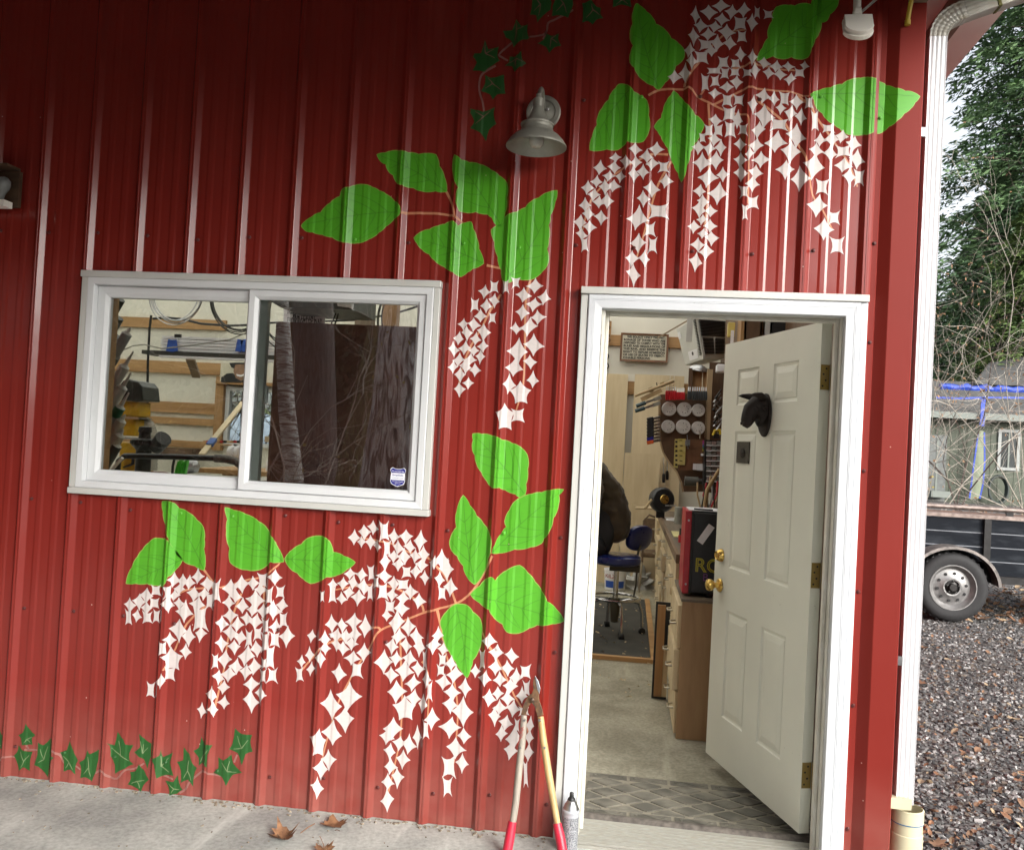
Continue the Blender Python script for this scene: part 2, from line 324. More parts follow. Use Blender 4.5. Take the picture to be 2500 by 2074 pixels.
# screws with washers, two rows of them on every sheet
def screw_mesh():
    m = MB(); m.lathe([(.0078, 0), (.0078, .0015), (.0062, .0025), (.0052, .0026), (.0052, .0068), (.004, .0078), (0, .008)], (0, 0, 0), (0, -1, 0), 10); return m
SCREWS = []; PAINTED = []; SCRM = pm('screw_paint', (.075, .010, .008), .35, var=.3, scale=60)
sproto = None
def screw(x, z, parent):
    global sproto
    if sproto is None: sproto = o = screw_mesh().build('screw', SCRM, parent)
    else: o = clone(sproto, parent)
    o.location = (x, prof(x)-.0006, z); SCREWS.append(o); return o
def panel_of(x):
    for k, (a, b) in enumerate(zip(edges, edges[1:])):
        if a <= x < b: return panels[k]
    return panels[-1]
rs = rnd(3)
for zrow in (.13, .72, 1.18, 2.335, 2.93):
    for xr in RIBS[5:]:
        x = xr + .040; z = zrow + rs.uniform(-.012, .012)
        if zrow > 2.6 and xr < -.3: continue
        if WIN[0]-.04 < x < WIN[1]+.04 and WIN[2]-.04 < z < WIN[3]+.04: continue
        if DOOR[0]-.06 < x < DOOR[1]+.06 and z < DOOR[3]+.06: continue
        if x < .99: screw(x, z, panel_of(x))
for z in (.18, .62, 1.07, 1.52, 2.0, 2.37, 2.87): screw(1.0105, z+rs.uniform(-.02, .02), corner)

# ------------------------------------------------------------------ the mural, laid as paint on the ribs and pans
BX = [q[0] for q in PAINT]
def paint(poly, off, mb):
    'poly in wall x, z; follows the profile, off metres proud of it'
    tri = tessellate_polygon([[Vector((x, z, 0)) for x, z in poly]])
    for t in tri:
        tr = [poly[i] for i in t]; a = min(p[0] for p in tr); b = max(p[0] for p in tr)
        cuts = [a]+[x for x in BX if a+1e-5 < x < b-1e-5]+[b]
        for u, v in zip(cuts, cuts[1:]):
            pl = tr
            for lim, sg in ((u, 1), (v, -1)):
                out = []
                for i in range(len(pl)):
                    p, q = pl[i], pl[(i+1) % len(pl)]; dp, dq = (p[0]-lim)*sg, (q[0]-lim)*sg
                    if dp >= -1e-9: out.append(p)
                    if (dp > 1e-9 and dq < -1e-9) or (dp < -1e-9 and dq > 1e-9):
                        s_ = dp/(dp-dq); out.append((p[0]+(q[0]-p[0])*s_, p[1]+(q[1]-p[1])*s_))
                pl = out
                if len(pl) < 3: break
            if len(pl) < 3: continue
            mid = (u+v)/2; e = 1e-6; k = len(mb.v)
            ya, yb = prof(u+e), prof(v-e)
            for x, z in pl:
                s_ = 0 if v-u < 1e-9 else (x-u)/(v-u); mb.v.append((x, ya+(yb-ya)*s_-off, z))
            mb.f.append(tuple(range(k, k+len(pl)))); mb.m.append(0)
def wxz(x, y):
    'wall point of a photograph pixel'
    p = at(x, y, -.004); p = at(x, y, prof(p.x)); return (p.x, p.z)
def stroke(pts, wd, off, mb, taper=0.):
    'brush stroke along wall points'
    n = len(pts); L = []; Rr = []
    for i, (x, z) in enumerate(pts):
        a = pts[max(0, i-1)]; b = pts[min(n-1, i+1)]; dx, dz = b[0]-a[0], b[1]-a[1]; q = math.hypot(dx, dz) or 1
        h = wd/2*(1-taper*i/max(1, n-1)); L.append((x-dz/q*h, z+dx/q*h)); Rr.append((x+dz/q*h, z-dx/q*h))
    for i in range(n-1): paint([L[i], L[i+1], Rr[i+1], Rr[i]], off, mb)
def smooth_line(pts, k=4):
    out = []; n = len(pts)
    for i in range(n-1):
        p0, p1, p2, p3 = pts[max(0, i-1)], pts[i], pts[i+1], pts[min(n-1, i+2)]
        for j in range(k):
            t = j/k; out.append(tuple(.5*((2*p1[c])+(-p0[c]+p2[c])*t+(2*p0[c]-5*p1[c]+4*p2[c]-p3[c])*t*t+(-p0[c]+3*p1[c]-3*p2[c]+p3[c])*t**3) for c in (0, 1)))
    return out+[pts[-1]]
FR = {'U': (1350, 0, .4018), 'T': (700, 0, .4018), 'M': (1000, 650, .4018), 'L': (250, 1200, .4592), 'R': (750, 1200, .4593), 'I': (0, 1700, .38095)}
def F(fr, x, y):
    ox, oy, s_ = FR[fr]; return wxz(ox+x*s_, oy+y*s_)
def parse(s_): return [[int(v) if v.lstrip('-').isdigit() else v for v in q.split()] for q in s_.split(',') if q.strip()]
# each spray: name of the view it was measured in, stems, petals (x y width height kind; d = tips up/side, s = tips at the corners, f = five tips)
SPRAYS = [
('U', [[(800,530),(810,490),(870,400),(950,300),(1030,220),(1090,190),(1170,182)]],
 '1020 35 105 75 d,945 80 95 85 d,865 95 55 105 d,1085 75 80 80 d,1160 65 80 90 d,1240 80 45 70 s,1308 88 65 60 s,1030 120 90 80 d,900 160 85 80 d,985 165 75 70 d,1135 145 80 85 s,1210 140 60 95 d,855 225 65 100 d,945 210 85 75 d,1055 200 95 90 d,1148 222 65 70 s,930 275 90 75 s,1000 265 70 95 d,1075 265 75 75 d,830 305 65 85 d,960 310 70 70 d,900 350 85 85 s,845 375 60 95 d,800 445 65 115 d,740 470 75 85 d'),
('U', [[(1090,420),(1170,400),(1210,380),(1270,400),(1400,425),(1480,430)],[(890,590),(920,545)]],
 '1140 335 65 85 d,1212 350 55 90 d,1035 380 70 75 s,1112 385 60 60 s,1285 385 80 65 d,1355 405 75 70 d,1430 408 75 55 d,1530 400 50 55 d,985 432 80 55 s,1045 450 60 65 s,1105 440 60 55 s,1180 445 60 55 s,1228 430 60 95 d,1310 445 70 65 d,1380 452 75 65 d,1495 445 65 65 s,1440 480 70 75 d,925 505 65 95 s,985 495 60 70 s,1055 530 80 65 d,1115 500 75 75 d,985 570 75 60 d'),
('U', [[(580,580),(640,550),(700,542),(790,545),(830,530),(880,590),(960,630),(1040,670),(1100,690),(1160,695),(1190,715),(1190,780),(1190,1000),(1185,1240)],[(970,640),(1080,585),(1190,528),(1330,550),(1450,560),(1555,585)]],
 '1060 615 70 75 s,1128 610 70 75 s,1070 690 85 95 s,1120 725 60 115 d,1155 790 70 75 s,1078 790 80 95 s,1138 878 70 75 d,1195 935 55 85 d,1140 975 75 90 d,1265 970 105 90 d,1145 1055 80 95 d,1228 1045 90 85 d,1212 1115 85 105 d,1160 1165 65 75 s,1210 1230 85 90 s,1165 1290 50 80 s,1215 635 60 110 d,1247 790 80 95 d,1237 885 85 85 d'),
('U', [[(945,630),(950,720),(955,850),(945,1050),(940,1200),(920,1380)]],
 '985 735 75 80 d,945 795 60 70 s,1005 795 60 70 s,908 840 50 60 s,980 850 80 80 d,885 895 75 80 d,950 905 70 75 d,1020 900 65 90 d,905 985 115 120 d,988 975 95 110 d,945 1080 110 115 d,1030 1060 70 85 d,890 1160 70 75 d,1000 1175 120 135 d,910 1225 70 75 d,885 1275 80 95 d,962 1285 75 70 d,905 1335 65 65 d,860 1380 75 80 d,958 1375 80 75 d,910 1420 65 60 d,965 1450 80 85 d,880 1490 80 85 d,932 1530 85 100 d,865 1590 80 110 d'),
('U', [[(1240,610),(1320,670),(1400,740),(1440,800),(1510,910),(1550,1000),(1575,1180),(1640,1280),(1700,1400)]],
 '1278 585 85 90 d,1345 600 65 85 d,1405 598 70 80 s,1385 660 60 70 d,1285 710 115 130 d,1375 760 110 95 s,1475 830 120 150 d,1355 865 120 125 d,1445 925 120 130 d,1410 1030 110 110 d,1585 1010 115 150 d,1505 1085 110 150 d,1635 1135 90 100 s,1605 1250 125 130 d,1710 1320 80 90 s,1650 1395 110 120 d,1730 1490 95 110 s'),
('U', [[(1490,580),(1560,640),(1640,770),(1720,880),(1800,1000),(1850,1135)]],
 '1478 620 80 85 d,1555 625 60 70 s,1445 690 80 90 d,1505 710 70 95 d,1590 735 65 110 s,1675 780 70 65 s,1625 850 70 85 d,1695 845 80 95 d,1755 830 75 80 d,1605 915 85 90 d,1685 930 80 90 d,1825 875 85 95 d,1765 920 90 85 s,1850 970 90 115 d,1765 1005 100 85 d,1800 1075 75 100 d,1860 1080 75 95 s'),
('U', [[(700,940),(590,940),(460,1000),(350,1080),(230,1220),(180,1400)]],
 '500 910 75 75 d,628 910 90 85 d,570 950 80 80 d,380 958 65 60 d,445 985 70 85 d,505 985 70 80 d,605 995 75 75 d,285 1020 75 85 d,370 1020 75 75 d,545 1045 75 85 d,490 1060 65 100 d,340 1070 75 65 d,410 1075 60 65 d,265 1105 65 70 d,210 1140 70 85 d,315 1140 75 90 d,370 1130 80 75 d,250 1185 75 75 d,325 1220 80 95 d,275 1230 70 70 d,195 1245 65 85 d,215 1300 75 75 d,290 1320 80 85 d,165 1350 75 85 d,225 1380 75 80 d,175 1425 70 75 d,190 1485 55 80 s'),
('U', [[(720,980),(640,1120),(590,1280),(545,1450),(510,1560)]],
 '672 1020 75 75 s,685 1100 85 85 d,600 1150 100 100 d,550 1210 75 90 d,640 1280 115 110 s,515 1325 125 145 d,588 1395 80 90 s,515 1475 95 110 d,605 1490 65 90 s,482 1575 75 100 d,555 1575 65 95 d,490 1665 85 135 d'),
('M', [[(555,170),(490,270),(440,370),(380,470),(340,560),(310,660),(300,740),(305,795)]],
 '515 125 60 70 s,455 155 65 75 d,585 125 50 75 s,645 100 60 70 s,515 210 65 85 d,395 235 60 80 s,465 240 70 80 d,435 300 75 75 d,505 315 55 70 s,325 350 60 70 d,393 355 80 85 d,455 400 80 100 d,350 405 65 85 d,300 435 60 80 d,402 440 65 75 d,268 505 65 90 d,335 495 75 80 d,390 510 65 65 d,445 485 65 75 d,432 550 55 80 d,298 570 75 80 d,365 570 75 80 d,262 610 55 70 d,340 610 70 85 d,400 628 60 75 d,308 660 65 90 d,358 712 65 70 d,303 750 65 80 d'),
('M', [[(740,75),(710,170),(702,350),(700,500),(690,720),(655,850),(630,930)]],
 '758 120 95 90 d,695 175 90 85 d,820 190 80 95 d,755 235 90 80 d,685 280 80 90 d,782 310 90 80 d,645 378 70 70 d,725 370 100 110 d,755 475 110 130 d,655 515 110 155 d,735 580 80 80 d,640 615 100 105 d,605 715 75 110 d,748 690 70 95 d,672 770 115 135 f,655 900 85 90 s,580 920 110 165 f'),
('L', [[(540,415),(590,480),(630,510)],[(600,505),(550,510),(450,520),(390,555)],[(550,605),(450,700),(390,830),(320,950)]],
 '285 525 60 65 s,235 550 65 75 d,195 585 65 80 d,148 605 60 80 d,275 590 60 65 s,235 620 55 70 d,138 662 50 75 s,185 660 50 65 d,240 665 60 70 s,288 660 45 65 s,380 470 75 75 d,430 475 60 70 d,345 535 55 70 s,385 550 60 60 d,410 515 60 60 d,465 480 60 70 d,510 450 65 80 d,560 490 70 70 d,490 540 75 75 d,540 540 60 70 d,345 595 70 95 d,410 595 60 70 d,505 595 75 75 d,570 580 60 90 s,605 530 70 110 s,435 635 85 110 d,520 675 95 130 s,405 735 90 120 d,460 770 70 105 d,525 755 60 80 d,355 785 70 80 d,318 830 45 65 s,445 850 60 80 d,370 890 115 130 f,355 970 70 80 s,310 1005 45 80 d,258 1050 55 75 s'),
('L', [[(630,510),(700,490),(780,465),(860,450),(920,400),(945,375)],[(740,540),(700,640),(665,800),(645,950),(605,1110),(590,1190)],[(860,450),(860,600),(865,800)]],
 '680 510 80 90 d,740 490 75 85 d,800 485 65 75 d,850 470 60 70 s,918 455 75 80 d,710 550 70 80 d,670 585 65 75 d,840 520 60 65 d,885 550 60 90 s,945 530 55 70 s,815 575 90 100 d,745 605 65 75 d,800 630 65 65 d,955 600 60 75 d,910 625 90 100 d,680 655 75 75 d,720 705 65 85 d,770 675 65 65 d,815 690 75 80 d,855 635 60 70 d,640 700 70 85 d,960 680 55 75 s,920 715 65 75 d,870 710 55 80 s,680 750 80 80 d,735 775 70 70 d,780 780 55 90 s,825 755 60 75 s,635 805 70 90 d,915 785 60 75 s,980 770 85 110 d,870 800 60 95 s,700 825 65 80 d,820 835 70 80 d,765 870 80 105 d,650 890 75 95 d,895 880 65 100 s,600 900 50 75 s,710 925 75 80 d,810 930 75 85 d,860 910 40 60 s,670 970 75 80 d,765 960 65 80 d,615 985 65 75 d,905 975 70 80 s,855 980 50 70 s,645 1040 60 70 d,795 1020 80 80 d,580 1080 55 85 d,840 1070 55 90 d,645 1115 65 75 d,790 1110 80 110 d,530 1160 45 85 d,588 1155 55 85 d'),
('R', [[(790,590),(750,480),(690,400),(640,350),(540,320),(460,280),(400,265),(280,245)]],
 '250 240 60 75 d,305 215 65 75 d,350 190 55 70 d,290 265 45 60 d,340 265 60 75 d,410 205 70 100 s,375 290 40 60 d,460 240 60 80 d,525 240 65 80 d,600 260 65 100 d,425 300 60 80 s,485 295 60 80 d,545 290 60 65 d,460 345 60 65 d,515 345 65 80 d,575 340 60 70 d,620 335 60 100 d,415 370 55 100 d,485 385 65 70 d,610 390 65 70 d,525 425 55 60 s,575 425 60 75 d,625 455 45 70 d,675 375 50 70 d,715 360 70 100 d,660 410 30 80 s,740 415 70 110 d,705 465 55 80 d,760 505 70 90 d,718 540 55 70 s'),
('R', [[(620,640),(600,590),(490,520),(410,500),(300,495),(150,520)]],
 '230 435 60 60 d,290 440 65 70 d,340 430 50 75 s,135 490 55 55 d,190 490 60 65 d,245 480 55 80 d,300 505 80 85 d,135 545 50 80 s,220 535 55 65 d,185 565 55 65 d,270 560 75 85 d,335 535 50 85 s,80 555 32 55 s,410 450 80 70 d,365 480 40 55 s,460 490 60 75 d,510 490 65 60 s,400 530 70 90 s,550 530 70 75 d,450 550 60 65 d,510 560 65 75 d,597 578 70 80 d'),
('R', [[(490,700),(495,800),(500,950),(505,1100),(495,1300),(470,1430),(430,1600)],[(610,900),(640,960),(645,1100),(640,1200)]],
 '440 610 60 70 s,500 620 75 80 d,425 655 55 65 d,475 690 80 120 d,540 715 75 90 d,485 765 75 80 d,580 765 70 90 d,450 820 65 90 d,525 815 65 80 d,600 820 60 100 d,475 885 70 85 d,545 885 80 85 d,405 905 95 120 d,625 890 40 85 s,515 950 95 110 d,590 940 70 80 d,450 975 75 85 d,560 1015 80 85 d,480 1060 100 115 d,635 990 45 90 d,565 1090 80 90 d,650 1060 55 100 s,520 1155 115 125 f,615 1125 45 95 d,665 1205 75 115 d,455 1260 100 110 d,425 1300 70 85 d,490 1335 70 80 d,540 1340 75 100 d,585 1300 40 120 d,630 1260 55 90 s,440 1380 60 80 d,510 1420 70 90 d,445 1455 65 80 d,480 1515 65 105 d,430 1540 60 85 d,425 1635 65 120 d'),
('R', [[(985,340),(940,430),(880,525),(790,595),(640,635),(500,690),(390,735),(350,790),(320,850),(270,920),(220,1010),(160,1130),(110,1300),(75,1440)],[(340,720),(375,720),(390,735)]],
 '300 850 75 95 d,240 880 85 70 d,170 965 75 100 d,265 945 70 85 s,225 1085 125 150 d,130 1130 105 150 d,197 1210 95 125 d,130 1280 95 125 d,60 1330 80 140 f,115 1425 70 100 d,70 1470 70 105 d,55 1570 65 110 d'),
('R', [[(230,770),(100,810),(20,890),(-30,950)]],
 '130 700 65 90 d,185 710 55 80 d,245 690 80 90 d,310 710 70 110 d,155 765 70 75 d,205 765 65 70 d,95 780 60 80 d,255 755 65 85 d,25 765 45 65 d,235 805 70 75 d,155 810 50 75 d,190 830 65 70 d,95 830 60 75 d,70 885 50 90 d,15 865 45 80 d,-30 900 40 65 d,20 940 45 75 d,-40 970 55 75 s'),
('R', [[(690,625),(705,690),(720,780),(740,870),(780,1000),(800,1150),(795,1280),(780,1440)]],
 '695 760 60 85 d,675 815 70 95 d,722 835 55 70 d,720 890 55 65 s,710 950 50 60 s,765 910 60 75 d,785 970 85 95 d,725 1010 75 80 d,770 1065 90 95 d,840 1040 65 95 d,760 1130 75 85 d,825 1165 105 140 d,760 1250 105 110 d,835 1295 70 80 d,795 1360 95 110 d,825 1440 65 95 d,755 1460 85 110 s,745 1565 65 100 s'),
('R', [[(930,745),(980,840),(1050,970),(1100,1080),(1150,1170),(1180,1300)]],
 '970 790 75 80 d,930 890 50 85 s,1005 850 70 80 d,1085 870 70 75 d,895 950 50 70 d,945 990 60 90 d,1000 930 65 85 d,1065 935 65 80 d,1110 985 65 90 d,1160 955 65 75 s,1025 995 65 75 d,1080 1035 75 80 d,1165 1040 50 80 s,970 1095 65 95 d,1015 1070 60 70 d,1140 1080 60 80 d,1065 1095 70 75 d,1025 1145 75 80 d,1095 1150 75 90 d,1150 1165 55 50 s,995 1195 65 100 d,1055 1225 75 80 d,1115 1240 40 70 s,1035 1285 60 85 d,1100 1310 80 130 d,1185 1240 40 90 d,1180 1300 50 80 d,1080 1375 70 95 d,1175 1380 60 90 d,1160 1500 50 120 s'),
]
def petal_poly(cx, cy_, w_, h_, kind, rg):
    w_ *= 1.07; h_ *= 1.07
    if kind == 'f':
        ang = [90+k*72+rg.uniform(-8, 8) for k in range(5)]
    elif kind == 's':
        a0 = math.degrees(math.atan2(h_, w_)); ang = [a0, 180-a0, 180+a0, 360-a0]; ang = [a+rg.uniform(-7, 7) for a in ang]
    else:
        ang = [k*90+rg.uniform(-11, 11)-4 for k in range(4)]
    tips = []
    for a in ang:
        a = R(a)
        if kind == 's': q = 1.30*.5
        else: q = 1.06*.5
        k = q*rg.uniform(.92, 1.1); tips.append((cx+math.cos(a)*w_*k, cy_-math.sin(a)*h_*k))
    out = []; n = len(tips)
    for i in range(n):
        a, b = tips[i], tips[(i+1) % n]; mx_, my_ = (a[0]+b[0])/2, (a[1]+b[1])/2
        pull = rg.uniform(.17, .31)*(1 if kind != 's' else 1.5)
        qx, qy = mx_+(cx-mx_)*pull, my_+(cy_-my_)*pull
        out.append(a)
        for t in (.18, .38, .62, .82):
            e = .5-.5*math.cos(math.pi*t)
            u = 1-t; out.append((u*u*a[0]+2*u*t*(2*qx-mx_)+t*t*b[0], u*u*a[1]+2*u*t*(2*qy-my_)+t*t*b[1]))
    return out
rg = rnd(11)
for fr, stems, pet in SPRAYS:
    mb = MB()
    stroke(smooth_line([F(fr, *q) for q in stems[0]], 3), .0092, .0005, mb, .35)
    spray = mb.build('painted_flower_spray', M['stem'], barn)
    for st in stems[1:]:
        mb = MB(); stroke(smooth_line([F(fr, *q) for q in st], 3), .0092, .0007, mb, .35); mb.build('painted_stem', M['stem'], spray)
    for x, y, w_, h_, k in parse(pet):
        mb = MB(); wp_ = [F(fr, *q) for q in petal_poly(x, y, w_, h_, k, rg)]; PAINTED.append((wp_, M['petal'])); paint(wp_, .0011+rg.uniform(0, .0002), mb); mb.build('painted_petal', M['petal'], spray)
LEAVES = [
('U', (642,545), (507,25), '507 25,570 75,605 110,625 150,680 185,715 235,760 265,798 310,790 360,745 400,715 460,680 500,642 545,610 520,555 490,515 450,497 410,470 380,475 320,490 280,470 235,485 150,487 75'),
('U', (470,540), (225,912), '400 515,455 520,490 560,530 585,570 615,578 700,583 790,545 860,500 865,450 855,420 890,390 910,330 905,225 912,240 830,270 760,275 710,300 660,340 610,355 570,380 540'),
('U', (735,555), (780,1105), '735 555,770 590,800 625,835 660,860 700,895 725,917 760,900 800,860 870,835 920,815 1000,780 1105,760 1050,735 1000,715 950,700 900,680 870,660 830,640 800,617 770,660 720,670 680,690 620,715 585'),
('U', (1240,365), (1735,-10), '1735 0,1720 50,1680 90,1660 130,1630 140,1615 200,1590 240,1570 290,1550 345,1510 360,1450 345,1390 358,1340 340,1240 365,1275 290,1310 230,1310 180,1335 130,1340 80,1360 45,1430 35,1470 40,1510 25,1565 30,1590 -20,1735 -20'),
('U', (1565,575), (2227,588), '1565 575,1620 550,1690 535,1720 520,1760 515,1800 490,1870 478,1942 475,1987 500,2022 520,2082 535,2137 555,2182 560,2227 588,2197 625,2172 660,2132 690,2092 730,2042 765,1982 810,1942 803,1892 815,1822 818,1780 810,1745 780,1710 755,1670 730,1640 690,1600 650,1590 610'),
('T', (685,1285), (90,1370), '90 1370,150 1320,210 1290,265 1235,325 1195,340 1150,380 1140,470 1123,520 1140,560 1160,600 1180,650 1220,685 1255,685 1300,650 1330,600 1375,560 1410,500 1450,430 1475,370 1470,330 1465,280 1440,220 1425,160 1410,120 1405'),
('T', (970,1165), (550,940), '550 940,600 930,685 918,740 930,800 940,905 940,925 1010,955 1070,970 1165,900 1160,820 1160,770 1140,700 1120,675 1115,650 1065,620 1040,605 1000,575 985'),
('T', (1300,1365), (1020,942), '1020 942,1065 975,1110 990,1170 1000,1240 1035,1290 1070,1335 1110,1335 1200,1325 1290,1300 1375,1275 1370,1245 1320,1220 1300,1150 1285,1090 1290,1050 1280,1030 1200,1045 1140,1015 1070'),
('T', (1195,1600), (775,1445), '775 1445,820 1410,870 1395,920 1375,960 1365,1010 1345,1040 1375,1085 1355,1120 1350,1130 1390,1150 1440,1165 1510,1195 1600,1130 1630,1100 1650,1055 1680,1010 1650,960 1620,900 1580,870 1545,830 1520,795 1480'),
('T', (1325,1712), (1643,1160), '1643 1160,1630 1230,1600 1310,1590 1370,1590 1450,1580 1510,1590 1590,1560 1640,1490 1695,1400 1690,1320 1720,1305 1640,1285 1560,1265 1470,1245 1395,1310 1360,1340 1310,1400 1290,1450 1265,1480 1230,1530 1205,1590 1170'),
('M', (700,1385), (385,1018), '385 1018,440 1020,500 1030,560 1055,620 1075,680 1105,715 1150,715 1230,705 1320,700 1385,665 1400,640 1380,580 1355,545 1340,500 1340,470 1300,440 1250,410 1200,400 1150,383 1110,388 1060'),
('M', (500,1740), (935,1357), '935 1357,905 1390,905 1440,870 1530,850 1600,815 1650,800 1680,740 1700,640 1715,500 1740,520 1690,560 1620,590 1580,580 1545,610 1480,640 1430,680 1405,740 1385,800 1375,850 1362'),
('R', (890,490), (830,20), '830 20,865 75,900 130,935 170,965 220,975 290,960 350,935 430,890 490,850 450,830 390,800 340,765 300,760 260,795 190,795 110'),
('R', (870,545), (1363,685), '870 545,920 500,960 460,985 455,1000 475,1060 420,1130 392,1170 430,1210 480,1245 530,1270 580,1320 620,1363 685,1300 700,1220 705,1180 720,1110 750,1060 740,1040 700,990 660,970 625,920 590'),
('R', (790,598), (850,985), '790 598,850 605,880 640,920 680,925 760,910 840,880 890,870 930,850 985,820 950,790 900,760 850,730 790,722 740,710 690,740 640'),
('L', (540,415), (320,52), '320 52,365 55,410 90,455 110,500 150,535 190,540 250,538 300,540 415,490 390,430 365,380 310,355 250,340 180,325 110'),
('L', (425,360), (128,485), '280 248,345 260,365 290,425 360,390 410,345 450,320 500,290 495,240 485,180 485,128 485,160 400,190 345,215 310,245 275'),
('L', (963,370), (652,85), '652 85,700 100,760 120,830 160,870 190,890 230,920 280,963 370,890 370,840 410,770 412,720 400,680 370,680 300,660 210,665 150'),
('L', (972,355), (1343,375), '972 355,1010 310,1060 280,1100 245,1170 238,1205 265,1225 320,1280 340,1343 375,1300 410,1250 440,1190 450,1110 485,1070 460,1040 430,1000 405'),
]
def scallop(poly, k=.07):
    n = len(poly); area = sum(poly[i][0]*poly[(i+1) % n][1]-poly[(i+1) % n][0]*poly[i][1] for i in range(n)); sg = 1 if area > 0 else -1
    out = []
    for i in range(n):
        a, b = poly[i], poly[(i+1) % n]; dx, dy = b[0]-a[0], b[1]-a[1]; out.append(a)
        for t, e in ((.3, .8), (.55, 1.), (.8, .75)): out.append((a[0]+dx*t+dy*sg*k*e, a[1]+dy*t-dx*sg*k*e))
    return out
def inside(p, poly):
    c = False; n = len(poly)
    for i in range(n):
        (x1, y1), (x2, y2) = poly[i], poly[(i+1) % n]
        if (y1 > p[1]) != (y2 > p[1]) and p[0] < (x2-x1)*(p[1]-y1)/(y2-y1)+x1: c = not c
    return c
def polypts(s_): return [tuple(float(v) for v in q.split()) for q in s_.split(',')]
for fr, base, tip, s_ in LEAVES:
    pl = scallop(polypts(s_)); cx = sum(p[0] for p in pl)/len(pl); cy_ = sum(p[1] for p in pl)/len(pl)
    mb = MB(); wp_ = [F(fr, *p) for p in pl]; PAINTED.append((wp_, M['leaf'])); paint(wp_, .0009, mb); lf = mb.build('painted_leaf', M['leaf'], barn)
    mb = MB(); out = []
    for p in pl:
        d_ = math.hypot(p[0]-cx, p[1]-cy_) or 1; out.append((p[0]+(p[0]-cx)/d_*4.5, p[1]+(p[1]-cy_)/d_*4.5))
    paint([F(fr, *p) for p in out], .0006, mb); mb.build('leaf_outline', M['leafedge'], lf)
    # veins
    mb = MB(); bx, by = base; tx, ty = tip; L = math.hypot(tx-bx, ty-by); ux, uy = (tx-bx)/L, (ty-by)/L; vx, vy = -uy, ux
    bend = rg.uniform(-.05, .05)*L
    def mid(t): return (bx+ux*L*t+vx*bend*math.sin(math.pi*t), by+uy*L*t+vy*bend*math.sin(math.pi*t))
    def inner(p, k=.985): return inside((cx+(p[0]-cx)/k, cy_+(p[1]-cy_)/k), pl)
    line = [mid(.02+.93*i/9) for i in range(10)]; line = [p for p in line if inner(p)]
    if len(line) > 2: stroke([F(fr, *p) for p in line], .0044, .0014, mb, .5)
    for i in range(5):
        for sg in (-1, 1):
            t0 = .1+.155*i+rg.uniform(-.025, .025); p0 = mid(t0); pts = [p0]; a = R(rg.uniform(46, 62))
            for k in range(1, 12):
                s2 = L*.045*k; cur = a-.035*k
                q = (p0[0]+(ux*math.cos(cur)+sg*vx*math.sin(cur))*s2, p0[1]+(uy*math.cos(cur)+sg*vy*math.sin(cur))*s2)
                if not inner(q, .93): break
                pts.append(q)
            if len(pts) > 2: stroke([F(fr, *q) for q in pts], .0036, .0016, mb, .6)
    if mb.f: mb.build('leaf_vein', M['vein'], lf)
